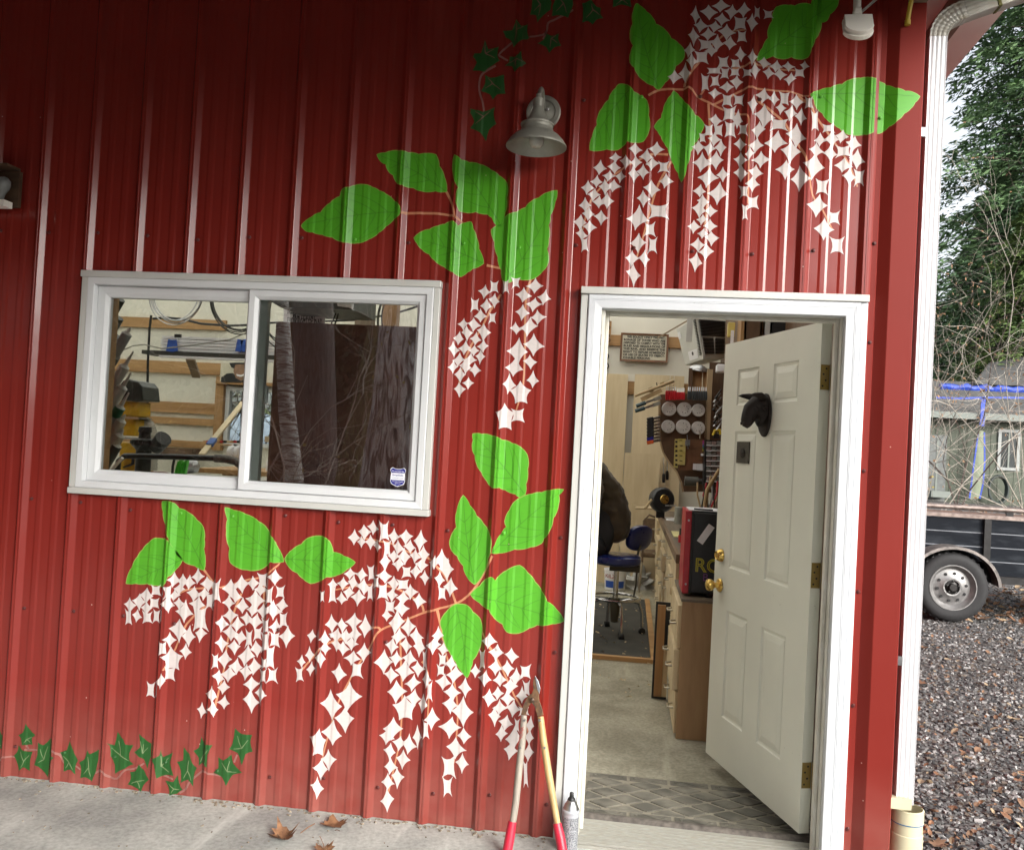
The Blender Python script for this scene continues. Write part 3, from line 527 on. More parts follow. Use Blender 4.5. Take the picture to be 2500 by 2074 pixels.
# short leaf stems
for fr, st in (('T', [(685,1290),(800,1295),(920,1298),(1010,1310),(1070,1355)]), ('T', [(970,1165),(1005,1240),(1020,1310)]), ('T', [(1215,1612),(1300,1630)])):
    mb = MB(); stroke(smooth_line([F(fr, *q) for q in st], 3), .0105, .0005, mb, .2); mb.build('painted_twig', M['stem'], barn)
IVY = [('I', '165 170,190 205,228 245,205 265,210 305,170 308,140 310,135 265,118 245,150 225'), ('I', '120 310,150 345,210 350,195 400,192 475,150 450,122 475,110 420,90 375,112 350'), ('I', '243 290,280 310,325 265,330 370,345 390,320 420,308 515,270 465,220 435,240 370'), ('I', '447 280,465 330,502 408,485 440,483 498,450 465,408 478,410 410,385 355,430 340'), ('I', '560 340,575 368,637 335,632 400,615 480,590 542,550 515,515 520,522 460,508 420,545 395'), ('I', '755 222,790 270,805 305,857 308,830 360,832 410,857 430,800 460,738 492,735 430,710 380,705 330,682 295,735 310'), ('I', '892 235,925 265,972 300,968 380,945 460,925 400,890 385,860 355,900 320'), ('I', '890 430,925 470,955 530,920 565,905 608,870 580,820 560,840 520,835 480,870 475'), ('I', '1028 340,1045 385,1110 355,1090 420,1112 505,1060 500,1000 525,990 450,975 395,1015 380'), ('I', '1140 500,1150 555,1170 595,1135 620,1085 632,1085 590,1060 535,1110 545'), ('I', '1178 320,1215 365,1230 420,1262 455,1245 500,1238 573,1205 530,1160 550,1160 470,1135 415,1175 405'), ('I', '1292 255,1310 300,1360 310,1330 370,1325 455,1300 420,1275 440,1275 390,1240 345,1275 325'), ('I', '1400 385,1430 408,1485 368,1495 425,1552 485,1490 500,1448 572,1425 515,1368 485,1400 455'), ('I', '1507 200,1545 235,1617 243,1605 290,1620 350,1575 365,1550 440,1525 360,1467 335,1490 300'), ('I', '-60 225,0 215,18 260,18 330,-30 340,-50 290'),
 ('T', '1490 -40,1600 -40,1610 20,1605 60,1560 95,1522 140,1515 95,1478 92,1490 30'), ('T', '1640 -40,1740 -30,1742 30,1710 112,1670 95,1610 100,1615 40'), ('T', '1850 0,1880 40,1910 50,1905 85,1925 112,1885 120,1860 152,1830 130,1795 138,1800 80,1795 20'), ('T', '1395 118,1425 160,1465 150,1462 200,1475 235,1420 250,1378 290,1365 250,1330 230,1312 190,1370 185'), ('T', '1580 205,1610 220,1655 205,1650 240,1668 280,1625 290,1595 325,1575 285,1522 265,1560 245'), ('T', '1205 245,1225 300,1290 285,1280 340,1298 370,1250 400,1200 438,1130 430,1155 380,1130 345,1140 325,1180 325'), ('T', '1425 310,1430 360,1457 385,1430 405,1410 410,1385 440,1370 405,1325 400,1350 380,1355 345,1390 345'), ('T', '1205 455,1240 475,1322 455,1325 530,1330 570,1280 575,1252 607,1235 575,1180 555,1205 510'), ('T', '1115 660,1170 672,1200 680,1265 652,1258 700,1275 755,1230 790,1212 862,1180 810,1115 780,1140 740,1115 685'), ('U', '365 -20,470 -20,478 45,440 35,410 30,362 48')]
for k, (fr, s_) in enumerate(IVY):
    pl = polypts(s_); out = []
    n = len(pl); cx = sum(p[0] for p in pl)/n; cy_ = sum(p[1] for p in pl)/n
    for i in range(n):                             # hollow edges between the points
        a, b = pl[i], pl[(i+1) % n]; out.append(a); mx_, my_ = (a[0]+b[0])/2, (a[1]+b[1])/2; out.append((mx_+(cx-mx_)*.04, my_+(cy_-my_)*.04))
    mb = MB(); wp_ = [F(fr, *p) for p in out]; PAINTED.append((wp_, M['ivy'])); paint(wp_, .0009, mb); lf = mb.build('painted_ivy_leaf', M['ivy'], barn)
    mb = MB(); far = sorted(pl, key=lambda p: (p[0]-cx)**2+(p[1]-cy_)**2)[-4:]
    hub = (cx+rg.uniform(-8, 8), cy_+(18 if fr == 'I' else -22))
    for p in far[:3]:
        q = [hub, (hub[0]+(p[0]-hub[0])*.3+rg.uniform(-4, 4), hub[1]+(p[1]-hub[1])*.3), (hub[0]+(p[0]-hub[0])*.62, hub[1]+(p[1]-hub[1])*.62)]
        stroke([F(fr, *z) for z in q], .0042, .0014, mb, .5)
    mb.build('ivy_vein', M['ivyvein'] if fr == 'I' else M['ivystem'], lf)
for fr, lines in (('I', [[(-60,420),(0,405),(20,385),(95,385)],[(155,340),(240,340)],[(330,335),(380,370),(410,420),(480,440),(515,465)],[(610,490),(650,470),(700,510),(750,523),(800,470),(860,460),(925,425)],[(1050,500),(1110,528)],[(1150,615),(1190,590),(1220,540),(1290,480),(1310,475),(1370,495),(1420,505)],[(1500,420),(1520,370)],[(170,308),(185,335)]]),
                  ('T', [[(1740,60),(1640,115),(1590,140),(1580,190),(1550,215),(1475,225)],[(1370,260),(1310,310),(1285,340)],[(1290,340),(1345,370)],[(1270,400),(1200,440),(1175,480),(1170,550),(1190,620),(1200,680)],[(1560,240),(1580,190)]])):
    for st in lines:
        mb = MB(); stroke(smooth_line([F(fr, *q) for q in st], 3), .009 if fr == 'I' else .009, .0005, mb, .2); mb.build('painted_ivy_stem', M['ivystem'], barn)
for o in SCREWS:                                   # fasteners under the mural were painted over with it
    for pl, mt_ in PAINTED:
        if inside((o.location.x, o.location.z), pl): o.material_slots[0].link = 'OBJECT'; o.material_slots[0].material = mt_
# ------------------------------------------------------------------ slab, floor, porch roof
def concrete(name, a, b_, sc_=1.0):
    m, t, n, b, l = newmat(name); setp(b, Roughness=.85)
    tc = n.new('ShaderNodeTexCoord')
    def noise(s_, d=6, st=(1, 1, 1)):
        mp = n.new('ShaderNodeMapping'); mp.inputs['Scale'].default_value = st; mp.inputs['Rotation'].default_value = (0, 0, R(-28)); l.new(tc.outputs['Object'], mp.inputs['Vector'])
        q = n.new('ShaderNodeTexNoise'); q.inputs['Scale'].default_value = s_; q.inputs['Detail'].default_value = d; q.inputs['Roughness'].default_value = .62; l.new(mp.outputs[0], q.inputs['Vector']); return q
    n1, n2, n3 = noise(2.3*sc_), noise(55, 4), noise(7, 6, (1, .12, 1))
    mx = n.new('ShaderNodeMix'); mx.data_type = 'RGBA'; mx.inputs['A'].default_value = c4(a); mx.inputs['B'].default_value = c4(b_); r1 = n.new('ShaderNodeMapRange'); r1.inputs['From Min'].default_value = .38; r1.inputs['From Max'].default_value = .62
    l.new(n1.outputs['Fac'], r1.inputs['Value']); l.new(r1.outputs[0], mx.inputs['Factor'])
    m2 = n.new('ShaderNodeMix'); m2.data_type = 'RGBA'; m2.blend_type = 'MULTIPLY'; m2.inputs['Factor'].default_value = .55; l.new(mx.outputs['Result'], m2.inputs['A'])
    r2 = n.new('ShaderNodeValToRGB'); r2.color_ramp.elements[0].position = .3; r2.color_ramp.elements[0].color = (.45, .44, .42, 1); r2.color_ramp.elements[1].position = .62; r2.color_ramp.elements[1].color = (1, 1, 1, 1); l.new(n2.outputs['Fac'], r2.inputs['Fac']); l.new(r2.outputs[0], m2.inputs['B'])
    m3 = n.new('ShaderNodeMix'); m3.data_type = 'RGBA'; m3.inputs['B'].default_value = c4([min(1, x*1.35) for x in b_]); r3 = n.new('ShaderNodeMapRange'); r3.inputs['From Min'].default_value = .58; r3.inputs['From Max'].default_value = .75; r3.inputs['To Max'].default_value = .6; l.new(n3.outputs['Fac'], r3.inputs['Value']); l.new(r3.outputs[0], m3.inputs['Factor']); l.new(m2.outputs['Result'], m3.inputs['A'])
    l.new(m3.outputs['Result'], b.inputs['Base Color'])
    bp = n.new('ShaderNodeBump'); bp.inputs['Strength'].default_value = .35; bp.inputs['Distance'].default_value = .003; l.new(n2.outputs['Fac'], bp.inputs['Height']); l.new(bp.outputs[0], b.inputs['Normal'])
    return m
M['concrete'] = concrete('porch_concrete', (.33, .345, .325), (.53, .55, .51))
M['floor'] = concrete('shop_floor', (.27, .25, .185), (.40, .375, .29), 1.5)
m = MB(); m.bx(-8, 1.168, -6.2, .03, -.16, 0); tag(m.build('porch_slab', M['concrete']), kind='structure')
m = MB(); m.bx(-8, 1.15, .03, 9.3, -.16, -.002); tag(m.build('shop_floor', M['floor']), kind='structure')
M['ceil'] = pm('porch_ceiling_metal', (.035, .028, .024), .8, var=.2, scale=3)
M['soffit'] = pm('cream_soffit_paint', (.84, .82, .76), .55, var=.06, scale=4, bump=.06)
m = MB(); m.bx(-9, 1.16, -5.4, .0, WALL_TOP, WALL_TOP+.05); m.build('porch_ceiling', M['ceil'], barn)
for x in (-5.2, -3.0, -.8):
    m = MB(); m.bx(x-.045, x+.045, -5.3, -.03, WALL_TOP-.07, WALL_TOP-.002); m.build('rafter', M['greywood'], barn)
m = MB(); m.bx(1.085, 1.152, -5.3, -.04, 3.285, WALL_TOP-.002); m.build('edge_beam', M['greywood'], barn)
m = MB(); m.bx(-9, 1.16, -5.4, -5.26, 3.10, WALL_TOP); m.build('porch_header', M['greywood'], barn)
m = MB(); m.bx(1.1585, 1.3115, -5.3, 9.4, 3.425, 3.44); m.build('soffit_board', M['soffit'], barn)
m = MB(); m.bx(1.372, 1.50, -5.4, 9.4, 3.345, 3.365); m.build('eave_board', M['soffit'], barn)
m = MB(); m.bx(1.312, 1.3715, -5.3, 9.4, 3.335, 3.44); m.build('sub_fascia', M['greywood'], barn)
m = MB(); m.bx(-9, 1.55, -5.5, -.001, 3.60, 3.64); m.build('porch_roof', M['ceil'], barn)
m = MB(); m.bx(1.11, 1.55, .0, 9.4, 3.60, 3.64); m.build('eave_roof', M['ceil'], barn)
m = MB(); m.bx(1.504, 1.53, -5.4, 9.4, 3.42, 3.60); m.build('fascia', M['soffit'], barn)

m = MB(); m.bx(-5.62, -5.5, -5.2, -.03, .0, WALL_TOP-.002); m.build('sky_blocking_end_wall', M['red'], barn)  # unseen wall added to block sky light from the left
# ------------------------------------------------------------------ window
def ring(m, x0, x1, z0, z1, prof_, top=True, bottom=True):
    'sweeps (inset, y) points round a rectangle with mitred corners'
    n = len(prof_); base = len(m.v); vs = []
    for (d, y) in prof_: vs += [(x0+d, y, z0+(d if bottom else 0)), (x1-d, y, z0+(d if bottom else 0)), (x1-d, y, z1-d), (x0+d, y, z1-d)]
    fs = []
    for i in range(n-1):
        for k in range(4):
            if k == 0 and not bottom: continue
            a, b = i*4+k, i*4+(k+1) % 4; fs.append((a, b, b+4, a+4))
    m.add(vs, fs)
wdw = MB(); ring(wdw, -2.192, -.686, 1.255, 2.15, [(0, .01), (0, -.034), (.003, -.037), (.0275, -.0345), (.03, -.031), (.03, .06)])
win = wdw.build('window', M['vinyl'], barn)
m = MB(); ring(m, -2.163, -1.44, 1.284, 2.121, [(0, .0), (.004, -.005), (.034, -.002), (.048, .006), (.05, .010), (.05, .034)]); m.build('window_sash', M['vinyl'], win)
m = MB(); ring(m, -1.476, -.714, 1.284, 2.123, [(0, -.004), (.003, -.022), (.006, -.025), (.029, -.023), (.040, -.012), (.042, -.009), (.042, .012)]); m.build('window_sash', M['vinyl'], win)
m = MB(); m.bx(-1.452, -1.404, .014, .045, 1.30, 2.10); m.build('meeting_stile', pm('greenish_vinyl', (.62, .66, .62), .4, var=.04), win)  # inner stile in a slightly greenish vinyl
m = MB(); m.bx(-2.115, -1.482, .018, .022, 1.318, 2.088); m.build('window_pane', M['glass'], win)
m = MB(); m.bx(-1.437, -.755, -.002, .002, 1.322, 2.085); m.build('window_pane', M['glass'], win)
m = MB(); m.bx(-1.440, -1.424, -.001, .012, 1.62, 1.76); m.tube([(-1.425, .03, 1.64), (-1.40, .045, 1.66), (-1.40, .045, 1.72), (-1.425, .03, 1.74)], .007); m.build('sash_latch', M['vinyl'], win, True)
m = MB(); m.bx(-2.226, -.658, -.040, .0, 2.1505, 2.178); m.build('head_trim', M['greytrim'], win, bevel=.003)
m = MB(); m.bx(-2.222, -.655, -.042, .0, 1.229, 1.2545); m.build('sill_trim', M['greytrim'], win, bevel=.003)
for a, b in ((-2.2215, -2.1925), (-.6855, -.660)):
    m = MB(); m.bx(a, b, -.034, 0, 1.2548, 2.1502); m.build('side_trim', M['greytrim'], win, bevel=.003)
# wooden rough opening
m = MB(); ring(m, -2.165, -.712, 1.283, 2.122, [(.0, .061), (.0, .16)]); m.build('window_liner', M['pine'], win)
# security sticker
sx, sz = -.800, 1.378
def shield(w_, h_):
    p = [(-.5, .36), (-.46, .44), (-.36, .5), (-.2, .44), (0, .42), (.2, .44), (.36, .5), (.46, .44), (.5, .36), (.43, .2), (.46, 0), (.47, -.22), (.4, -.36), (.24, -.43), (0, -.5), (-.24, -.43), (-.4, -.36), (-.47, -.22), (-.46, 0), (-.43, .2)]
    return [(x*w_, z*h_) for x, z in p]
M['blue'] = pm('sticker_blue', (.012, .014, .22), .35, var=.05); M['white'] = pm('sticker_white', (.8, .8, .82), .4, var=.03)
stk = thing('security_sticker', 'blue and white shield security sticker low on the right window pane', 'sticker', (sx, -.004, sz))
m = MB(); m.prism([(sx+x, -.0028, sz+z) for x, z in shield(.066, .078)], (0, -.0005, 0)); m.build('sticker_border', M['white'], stk)
m = MB(); m.prism([(sx+x, -.0034, sz+z) for x, z in shield(.061, .073)], (0, -.0004, 0)); m.build('sticker_field', M['blue'], stk)
m = MB(); m.bx(sx-.0275, sx+.0275, -.0044, -.0039, sz-.012, sz+.0165); m.build('sticker_band', M['white'], stk)
text('sticker_text', 'Protected by', M['white'], stk, .0095, (sx, -.0042, sz+.0235), FRONT)
text('sticker_text', 'SimpliSafe', M['blue'], stk, .0115, (sx, -.0048, sz+.0075), FRONT)
text('sticker_text', 'HOME SECURITY SYSTEMS', M['blue'], stk, .0040, (sx, -.0048, sz-.005), FRONT)
text('sticker_text', '24/7 Police Dispatch', M['white'], stk, .0055, (sx, -.0042, sz-.0185), FRONT)
text('sticker_text', '1.888.957.4675', M['white'], stk, .004, (sx, -.0042, sz-.0265), FRONT)

# ------------------------------------------------------------------ door frame
m = MB(); ring(m, -.063, .967, .035, 2.1435, [(0, .0), (0, -.034), (.004, -.038), (.0165, -.0385), (.0172, -.0365), (.0190, -.0365), (.0196, -.0380), (.0222, -.0378), (.0228, -.0358), (.0246, -.0358), (.0252, -.0370), (.052, -.0335), (.054, -.030), (.054, .02)], bottom=False)
dfr = m.build('door_frame', M['whitepaint'], barn)
m = MB(); m.bx(-.094, .995, -.044, 0, 2.1445, 2.172); m.build('head_trim', M['greytrim'], dfr, bevel=.003)
m = MB(); m.bx(-.092, -.0645, -.030, 0, .01, 2.144); m.build('side_trim', M['greytrim'], dfr, bevel=.003)
m = MB(); m.bx(.9685, .9935, -.032, 0, .01, 2.144); m.build('side_trim', M['whitepaint'], dfr, bevel=.003)
M['jamb'] = pm('jamb_paint', (.60, .58, .50), .45, var=.08, scale=12, bump=.08, c2=(.66, .65, .6))
for (a, b, y0, y1) in ((-.006, .006, .0, .145), (.909, .921, .0, .145)):
    m = MB(); m.bx(a, b, y0, y1, .02, 2.089); m.build('jamb', M['jamb'], dfr)
m = MB(); m.bx(-.006, .921, .0, .145, 2.0895, 2.102); m.build('head_jamb', M['jamb'], dfr)
for q in ((.0062, .020, .045, .085, .03, 2.0892), (.895, .9088, .045, .085, .03, 2.0892), (.0203, .8947, .045, .085, 2.0755, 2.0893)):
    m = MB(); m.bx(*q); m.build('door_stop', M['jamb'], dfr, bevel=.003)
m = MB(); m.bx(.913, .955, .146, .165, .0, 2.14); m.build('jamb_gap_shade', M['black'], dfr)  # black strip put in as the shade of the gap beside the hinge jamb
# threshold
M['alu'] = pm('aluminium_sill', (.46, .46, .42), .5, .3, var=.15, scale=30, c2=(.34, .32, .27), stretch=(1, 6, 6))
M['rubber'] = pm('dark_rubber', (.075, .062, .055), .6, var=.3, scale=40, c2=(.16, .14, .12))
m = MB(); m.add([(-.005, -.045, .0), (.92, -.045, .0), (.92, -.045, .020), (-.005, -.045, .020), (-.005, .13, .038), (.92, .13, .038), (-.005, .13, 0), (.92, .13, 0)], [(0, 1, 2, 3), (3, 2, 5, 4), (4, 5, 7, 6)])
thr_ = m.build('threshold', M['alu'], dfr)
for k in range(6):
    y = -.02+.024*k; z = .0202+(.018*(y+.045)/.175); m = MB(); m.bx(-.004, .919, y-.002, y+.002, z, z+.0025); m.build('threshold_ridge', M['alu'], thr_)
m = MB(); m.bx(-.004, .919, -.056, -.0455, 0, .012); m.build('threshold_lip', M['alu'], thr_)
m = MB(); m.tube([(-.004, .162, .030), (.919, .162, .030)], .026, 10, flat=.75, up=(0, 0, 1)); m.build('threshold_seal', M['rubber'], thr_, True)
m = MB(); m.bx(-.004, .919, .19, .235, 0, .014); m.build('threshold_strip', M['alu'], thr_)

# ------------------------------------------------------------------ door leaf, swung inwards
TH = R(71.6); HX, HY = .862, .132; DZ0, DZ1 = .070, 2.090; DW = .910
Dd = Vector((-math.cos(TH), math.sin(TH), 0)); Dn = Vector((-math.sin(TH), -math.cos(TH), 0)); Hh = Vector((HX, HY, 0))
def dp(u, z, o=0.0): return Hh + Dd*u + Dn*o + Vector((0, 0, z))
us = [0, .172, .390, .528, .750, DW]; zs = [DZ0, .295, .800, 1.003, 1.657, 1.780, 1.952, DZ1]
m = MB(); idx = {}
def dv(u, z):
    if (u, z) not in idx: idx[(u, z)] = len(m.v); m.v.append(tuple(dp(u, z)))
    return idx[(u, z)]
for i in range(5):
    for j in range(7):
        if i in (1, 3) and j in (1, 3, 5): continue
        m.f.append((dv(us[i], zs[j]), dv(us[i+1], zs[j]), dv(us[i+1], zs[j+1]), dv(us[i], zs[j+1]))); m.m.append(0)
m.hexa([dp(0, DZ0, -.0125), dp(DW, DZ0, -.0125), dp(DW, DZ0, -.044), dp(0, DZ0, -.044), dp(0, DZ1, -.0125), dp(DW, DZ1, -.0125), dp(DW, DZ1, -.044), dp(0, DZ1, -.044)])
for (a, b) in (((0, DZ0), (DW, DZ0)), ((DW, DZ0), (DW, DZ1)), ((DW, DZ1), (0, DZ1)), ((0, DZ1), (0, DZ0))):
    m.add([dp(*a), dp(*b), dp(*b, -.0125), dp(*a, -.0125)], [(0, 1, 2, 3)])
door = m.build('door', M['doorpaint'], barn)
for i in (1, 3):
    for j in (1, 3, 5):
        m = MB(); a, b, c, d = us[i], us[i+1], zs[j], zs[j+1]; vs = []; rings = [(0, 0), (.004, -.005), (.011, -.007), (.016, -.0072), (.020, -.004), (.045, .0005)]
        for e, o in rings: vs += [dp(a+e, c+e, o), dp(b-e, c+e, o), dp(b-e, d-e, o), dp(a+e, d-e, o)]
        fs = [(q*4+k, q*4+(k+1) % 4, q*4+4+(k+1) % 4, q*4+4+k) for q in range(len(rings)-1) for k in range(4)]; q = (len(rings)-1)*4; fs.append((q, q+1, q+2, q+3))
        m.add(vs, fs); m.build('door_panel', M['doorpaint'], door)
# knob, deadbolt, hinges
def on_door(u, z): return dp(u, z, .0008)
m = MB(); m.lathe([(.033, 0), (.034, .004), (.030, .010), (.014, .013), (.012, .030), (.020, .036), (.027, .045), (.029, .056), (.026, .066), (.015, .072), (0, .073)], on_door(.835, .905), Dn, 24); m.build('door_knob', M['brass'], door, True)
m = MB(); m.lathe([(.032, 0), (.032, .006), (.027, .018), (.022, .026), (.020, .027), (.018, .024), (0, .024)], on_door(.835, 1.05), Dn, 24); m.build('deadbolt', M['brass'], door, True)
for z in (.297, 1.083, 1.870):
    m = MB(); e0, e1 = dp(-.0012, z-.05, -.002), dp(-.0012, z-.05, -.040)
    o = -Dd*.0016; up = Vector((0, 0, .1))
    m.hexa([e0, e1, e1+o, e0+o, e0+up, e1+up, e1+up+o, e0+up+o])
    p = dp(-.008, z-.052, -.047); m.tube([p, p+Vector((0, 0, .104))], .0062, 8)
    h = m.build('hinge', M['oldbrass'], door)
    m = MB()
    for k, (dz, of) in enumerate(((-.035, -.012), (-.012, -.024), (.012, -.014), (.035, -.026))): m.lathe([(.0042, 0), (.0035, .0012), (0, .0014)], dp(-.003, z+dz, of), -Dd, 8)
    m.build('hinge_screw', M['darkmetal'], h)
# bull-head knocker: backplate, head, horns
kn = thing('bull_head_knocker', 'dark cast-iron bull head knocker on the white door', 'door knocker', dp(.45, 1.70))
KB = pm('dark_cast_iron', (.012, .007, .005), .6, .0, spec=.25, var=.3, scale=60, bump=.15, bscale=120)
def kp(u, z, o): return dp(.446+u, 1.735+z, o)
m = MB(); ov = []
rings = [(1, .001), (1, .006), (.93, .012), (.75, .013)]
vs = []; N_ = 20
for s_, o in rings:
    for k in range(N_):
        a = 2*math.pi*k/N_; vs.append(kp(math.cos(a)*.060*s_, math.sin(a)*.098*s_-.008, o))
fs = [(q*N_+k, q*N_+(k+1) % N_, (q+1)*N_+(k+1) % N_, (q+1)*N_+k) for q in range(len(rings)-1) for k in range(N_)]+[tuple(3*N_+k for k in range(N_))]
m.add(vs, fs); m.build('backplate', KB, kn, True)
m = MB()
spine = [((0, .010, .006), .048, .078), ((0, .018, .028), .047, .068), ((0, .020, .052), .044, .052), ((0, .006, .070), .038, .041), ((0, -.018, .080), .030, .034), ((0, -.040, .086), .029, .030), ((0, -.058, .086), .025, .021), ((0, -.068, .080), .007, .007)]
vs = []; N_ = 14
for i, (c, ru, rz) in enumerate(spine):
    a = Vector(spine[max(0, i-1)][0]); b = Vector(spine[min(len(spine)-1, i+1)][0]); d = (b-a).normalized(); up = Vector((1, 0, 0)); t = d.cross(up).normalized()
    for k in range(N_):
        an = 2*math.pi*k/N_; p = Vector(c)+up*math.cos(an)*ru+t*math.sin(an)*rz; vs.append(kp(p.x, p.y, p.z))
fs = [(i*N_+k, i*N_+(k+1) % N_, (i+1)*N_+(k+1) % N_, (i+1)*N_+k) for i in range(len(spine)-1) for k in range(N_)]
m.add(vs, fs)
for s_ in (-1, 1):
    m.lathe([(.011, -.006), (.011, .003), (.006, .009), (0, .010)], kp(s_*.034, .016, .064), Dd*s_+Dn*.5, 10)
    m.lathe([(.008, 0), (.008, .004), (0, .006)], kp(s_*.013, -.050, .106), Dn, 8)
    m.tube([kp(s_*.036, .030, .030), kp(s_*.058, .020, .032), kp(s_*.068, .006, .032)], [.011, .013, .003], 8, flat=.45)
hd = m.build('head', KB, kn, True)
for s_ in (-1, 1):
    m = MB(); m.tube([kp(s_*.020, .058, .034), kp(s_*.042, .068, .038), kp(s_*.056, .074, .056), kp(s_*.060, .076, .086), kp(s_*.054, .074, .110)], [.017, .017, .015, .009, .001], 10); m.build('horn', KB, kn, True)
# dark square plate in the second panel
pl = thing('door_plaque', 'small square dark bronze plaque on the open white door', 'plaque', dp(.646, 1.50))
m = MB(); m.hexa([dp(.582, 1.505, .0015), dp(.712, 1.505, .0015), dp(.712, 1.505, .006), dp(.582, 1.505, .006), dp(.582, 1.607, .0015), dp(.712, 1.607, .0015), dp(.712, 1.607, .006), dp(.582, 1.607, .006)])
m.build('plate', pm('bronze_plate', (.05, .043, .033), .5, .5, var=.3, scale=60, bump=.3, bscale=90), pl)
m = MB(); m.lathe([(.022, 0), (.024, .002), (.020, .003), (.004, .003), (.003, .006), (0, .007)], dp(.646, 1.553, .0062), Dn, 20); m.build('rosette', KB, pl, True)
# ------------------------------------------------------------------ barn lamp over the mural
LC = at(1309, 360, -.165)
lamp = thing('barn_wall_lamp', 'galvanized barn lamp on a round backplate beside the painted ivy', 'lamp', LC)
BP = at(1327, 276, -.018)
m = MB(); m.lathe([(.069, 0), (.0695, .006), (.064, .011), (.050, .012), (.046, .008), (.040, .008), (.030, .014), (0, .016)], BP, (0, -1, 0), 36); m.build('backplate', M['galv'], lamp, True)
m = MB(); m.lathe([(.0055, 0), (.0055, .012), (0, .015)], BP+Vector((.018, -.012, .008)), (0, -1, 0), 8); m.build('mounting_screw', M['steel'], lamp, True)
# shade: outer and inner skin
sh = [(.1165, 0), (.1165, .006), (.112, .012), (.103, .026), (.088, .042), (.070, .054), (.0605, .060), (.0600, .082), (.0640, .083), (.0640, .089), (.050, .094), (.040, .106), (.030, .125), (.0215, .150), (.0200, .156)]
shi = [(.0186, .150), (.028, .122), (.040, .098), (.058, .078), (.068, .050), (.086, .039), (.101, .022), (.110, .009), (.1165, 0)]
m = MB(); m.lathe(sh+shi, LC, (0, 0, 1), 40, cap=False); m.build('shade', M['galv'], lamp, True)
m = MB(); m.lathe([(.0195, .150), (.0205, .158), (.0205, .186), (.012, .192), (.011, .205), (0, .206)], LC, (0, 0, 1), 20); m.build('socket_cap', M['galv'], lamp, True)
m = MB(); pts = []
T0 = LC+Vector((0, 0, .20)); T1 = BP+Vector((0, -.012, .012))
for k in range(13):
    t = k/12; p = T0.lerp(T1, t); p.z += .05*math.sin(math.pi*t)+.0*t; pts.append(p)
m.tube(pts, .0085, 10); m.build('arm', M['galv'], lamp, True)
m = MB(); m.lathe([(.0, -.004), (.018, .0), (.027, .012), (.030, .026), (.026, .044), (.016, .06), (.013, .08)], LC, (0, 0, 1), 20, cap=False); m.build('bulb', M['bulb'], lamp, True)

# ------------------------------------------------------------------ box light at the left edge of the wall
q = at(10, 455, -.09)
fl = thing('wooden_box_light', 'brown wooden box light with a grey bulb at the left edge of wall', 'light', q)
bw = wood('dark_stained_wood', (.035, .018, .010), (.09, .05, .025), 8, (.1, 1, 1))
x1 = at(42, 455, -.05).x
m = MB(); m.bx(x1-.20, x1, -.04, -.0195, q.z-.075, q.z+.08); m.build('back_board', bw, fl)
m = MB(); m.bx(x1-.20, x1+.004, -.125, -.0405, q.z+.0805, q.z+.090); m.build('lid', bw, fl)
m = MB(); m.bx(x1-.20, x1-.02, -.10, -.045, q.z-.085, q.z-.058); m.build('lower_ledge', M['soffit'], fl)
m = MB(); m.add([(x1-.20, -.10, q.z+.079), (x1-.055, -.10, q.z+.079), (x1-.085, -.10, q.z), (x1-.20, -.10, q.z)], [(0, 1, 2, 3)]); m.add([(x1-.20, -.093, q.z+.079), (x1-.055, -.093, q.z+.079), (x1-.085, -.093, q.z), (x1-.20, -.093, q.z)], [(3, 2, 1, 0)]); m.build('reflector', M['soffit'], fl)
m = MB(); m.lathe([(.012, -.05), (.014, -.03), (.026, -.005), (.030, .012), (.027, .03), (.015, .042), (0, .046)], (x1-.048, -.075, q.z+.0), (.25, -.15, 1), 18); m.build('bulb', pm('dusty_bulb', (.16, .165, .16), .4, var=.2, scale=40), fl, True)

# ------------------------------------------------------------------ white motion light under the eave
q = at(2098, 52, -.20)
ml = thing('motion_light', 'white paddle shaped motion light hanging under the porch roof', 'light', q)
def dpt(cx, cz, w_, h_, n=12):
    p = [(cx-w_/2, cz+h_*.42), (cx+w_/2, cz+h_*.42)]
    for k in range(n+1):
        a = math.pi*k/n; p.append((cx+math.cos(a)*w_/2*(1.06 if 0 < k < n else 1), cz-h_*.12-math.sin(a)*h_*.46))
    return p
WP = pm('white_lamp_plastic', (.66, .64, .58), .4, var=.04)
tilt = Matrix.Rotation(R(-28), 4, 'X')
def tl(x, z, y): v = tilt @ Vector((x, y, z)); return q+v
m = MB(); m.prism([tl(x, z, 0) for x, z in dpt(0, 0, .098, .095)], tilt @ Vector((0, .016, 0))); m.build('lens_cover', WP, ml, bevel=.002)
m = MB(); m.prism([tl(x, z-.006, .0175) for x, z in dpt(0, 0, .103, .098)], tilt @ Vector((0, .016, 0))); m.build('housing', WP, ml, bevel=.003)
m = MB(); m.bar(tl(0, .036, .014), tl(0, .066, .012), .03, .016); m.lathe([(.017, -.012), (.017, .012)], tl(0, .068, .012), (1, 0, 0), 14); m.build('swivel_joint', WP, ml, True)
e = tl(0, .07, .012); m = MB(); m.tube([e, e+Vector((.004, .02, .05)), e+Vector((.0, .03, .12))], .014, 10); m.build('stem', WP, ml, True)
m = MB(); m.bar(e+Vector((.012, .035, .005)), e+Vector((.11, .05, .10)), .035, .006); m.build('bracket', pm('grey_bracket', (.25, .24, .22), .5), ml)
# yellow cable by the corner post
m = MB(); a = at(2216, 50, -.05); m.tube([a, a+Vector((.004, -.01, .05)), a+Vector((.012, -.03, .12)), a+Vector((.012, -.05, .22))], .0085, 8); m.lathe([(.011, 0), (.011, .018)], a, (0, 0, -1), 10)
cb = m.build('yellow_cable', pm('yellow_cable_sheath', (.42, .30, .03), .5, var=.15), None, True); tag(cb, 'yellow electrical cable end hanging at the porch corner', 'cable')

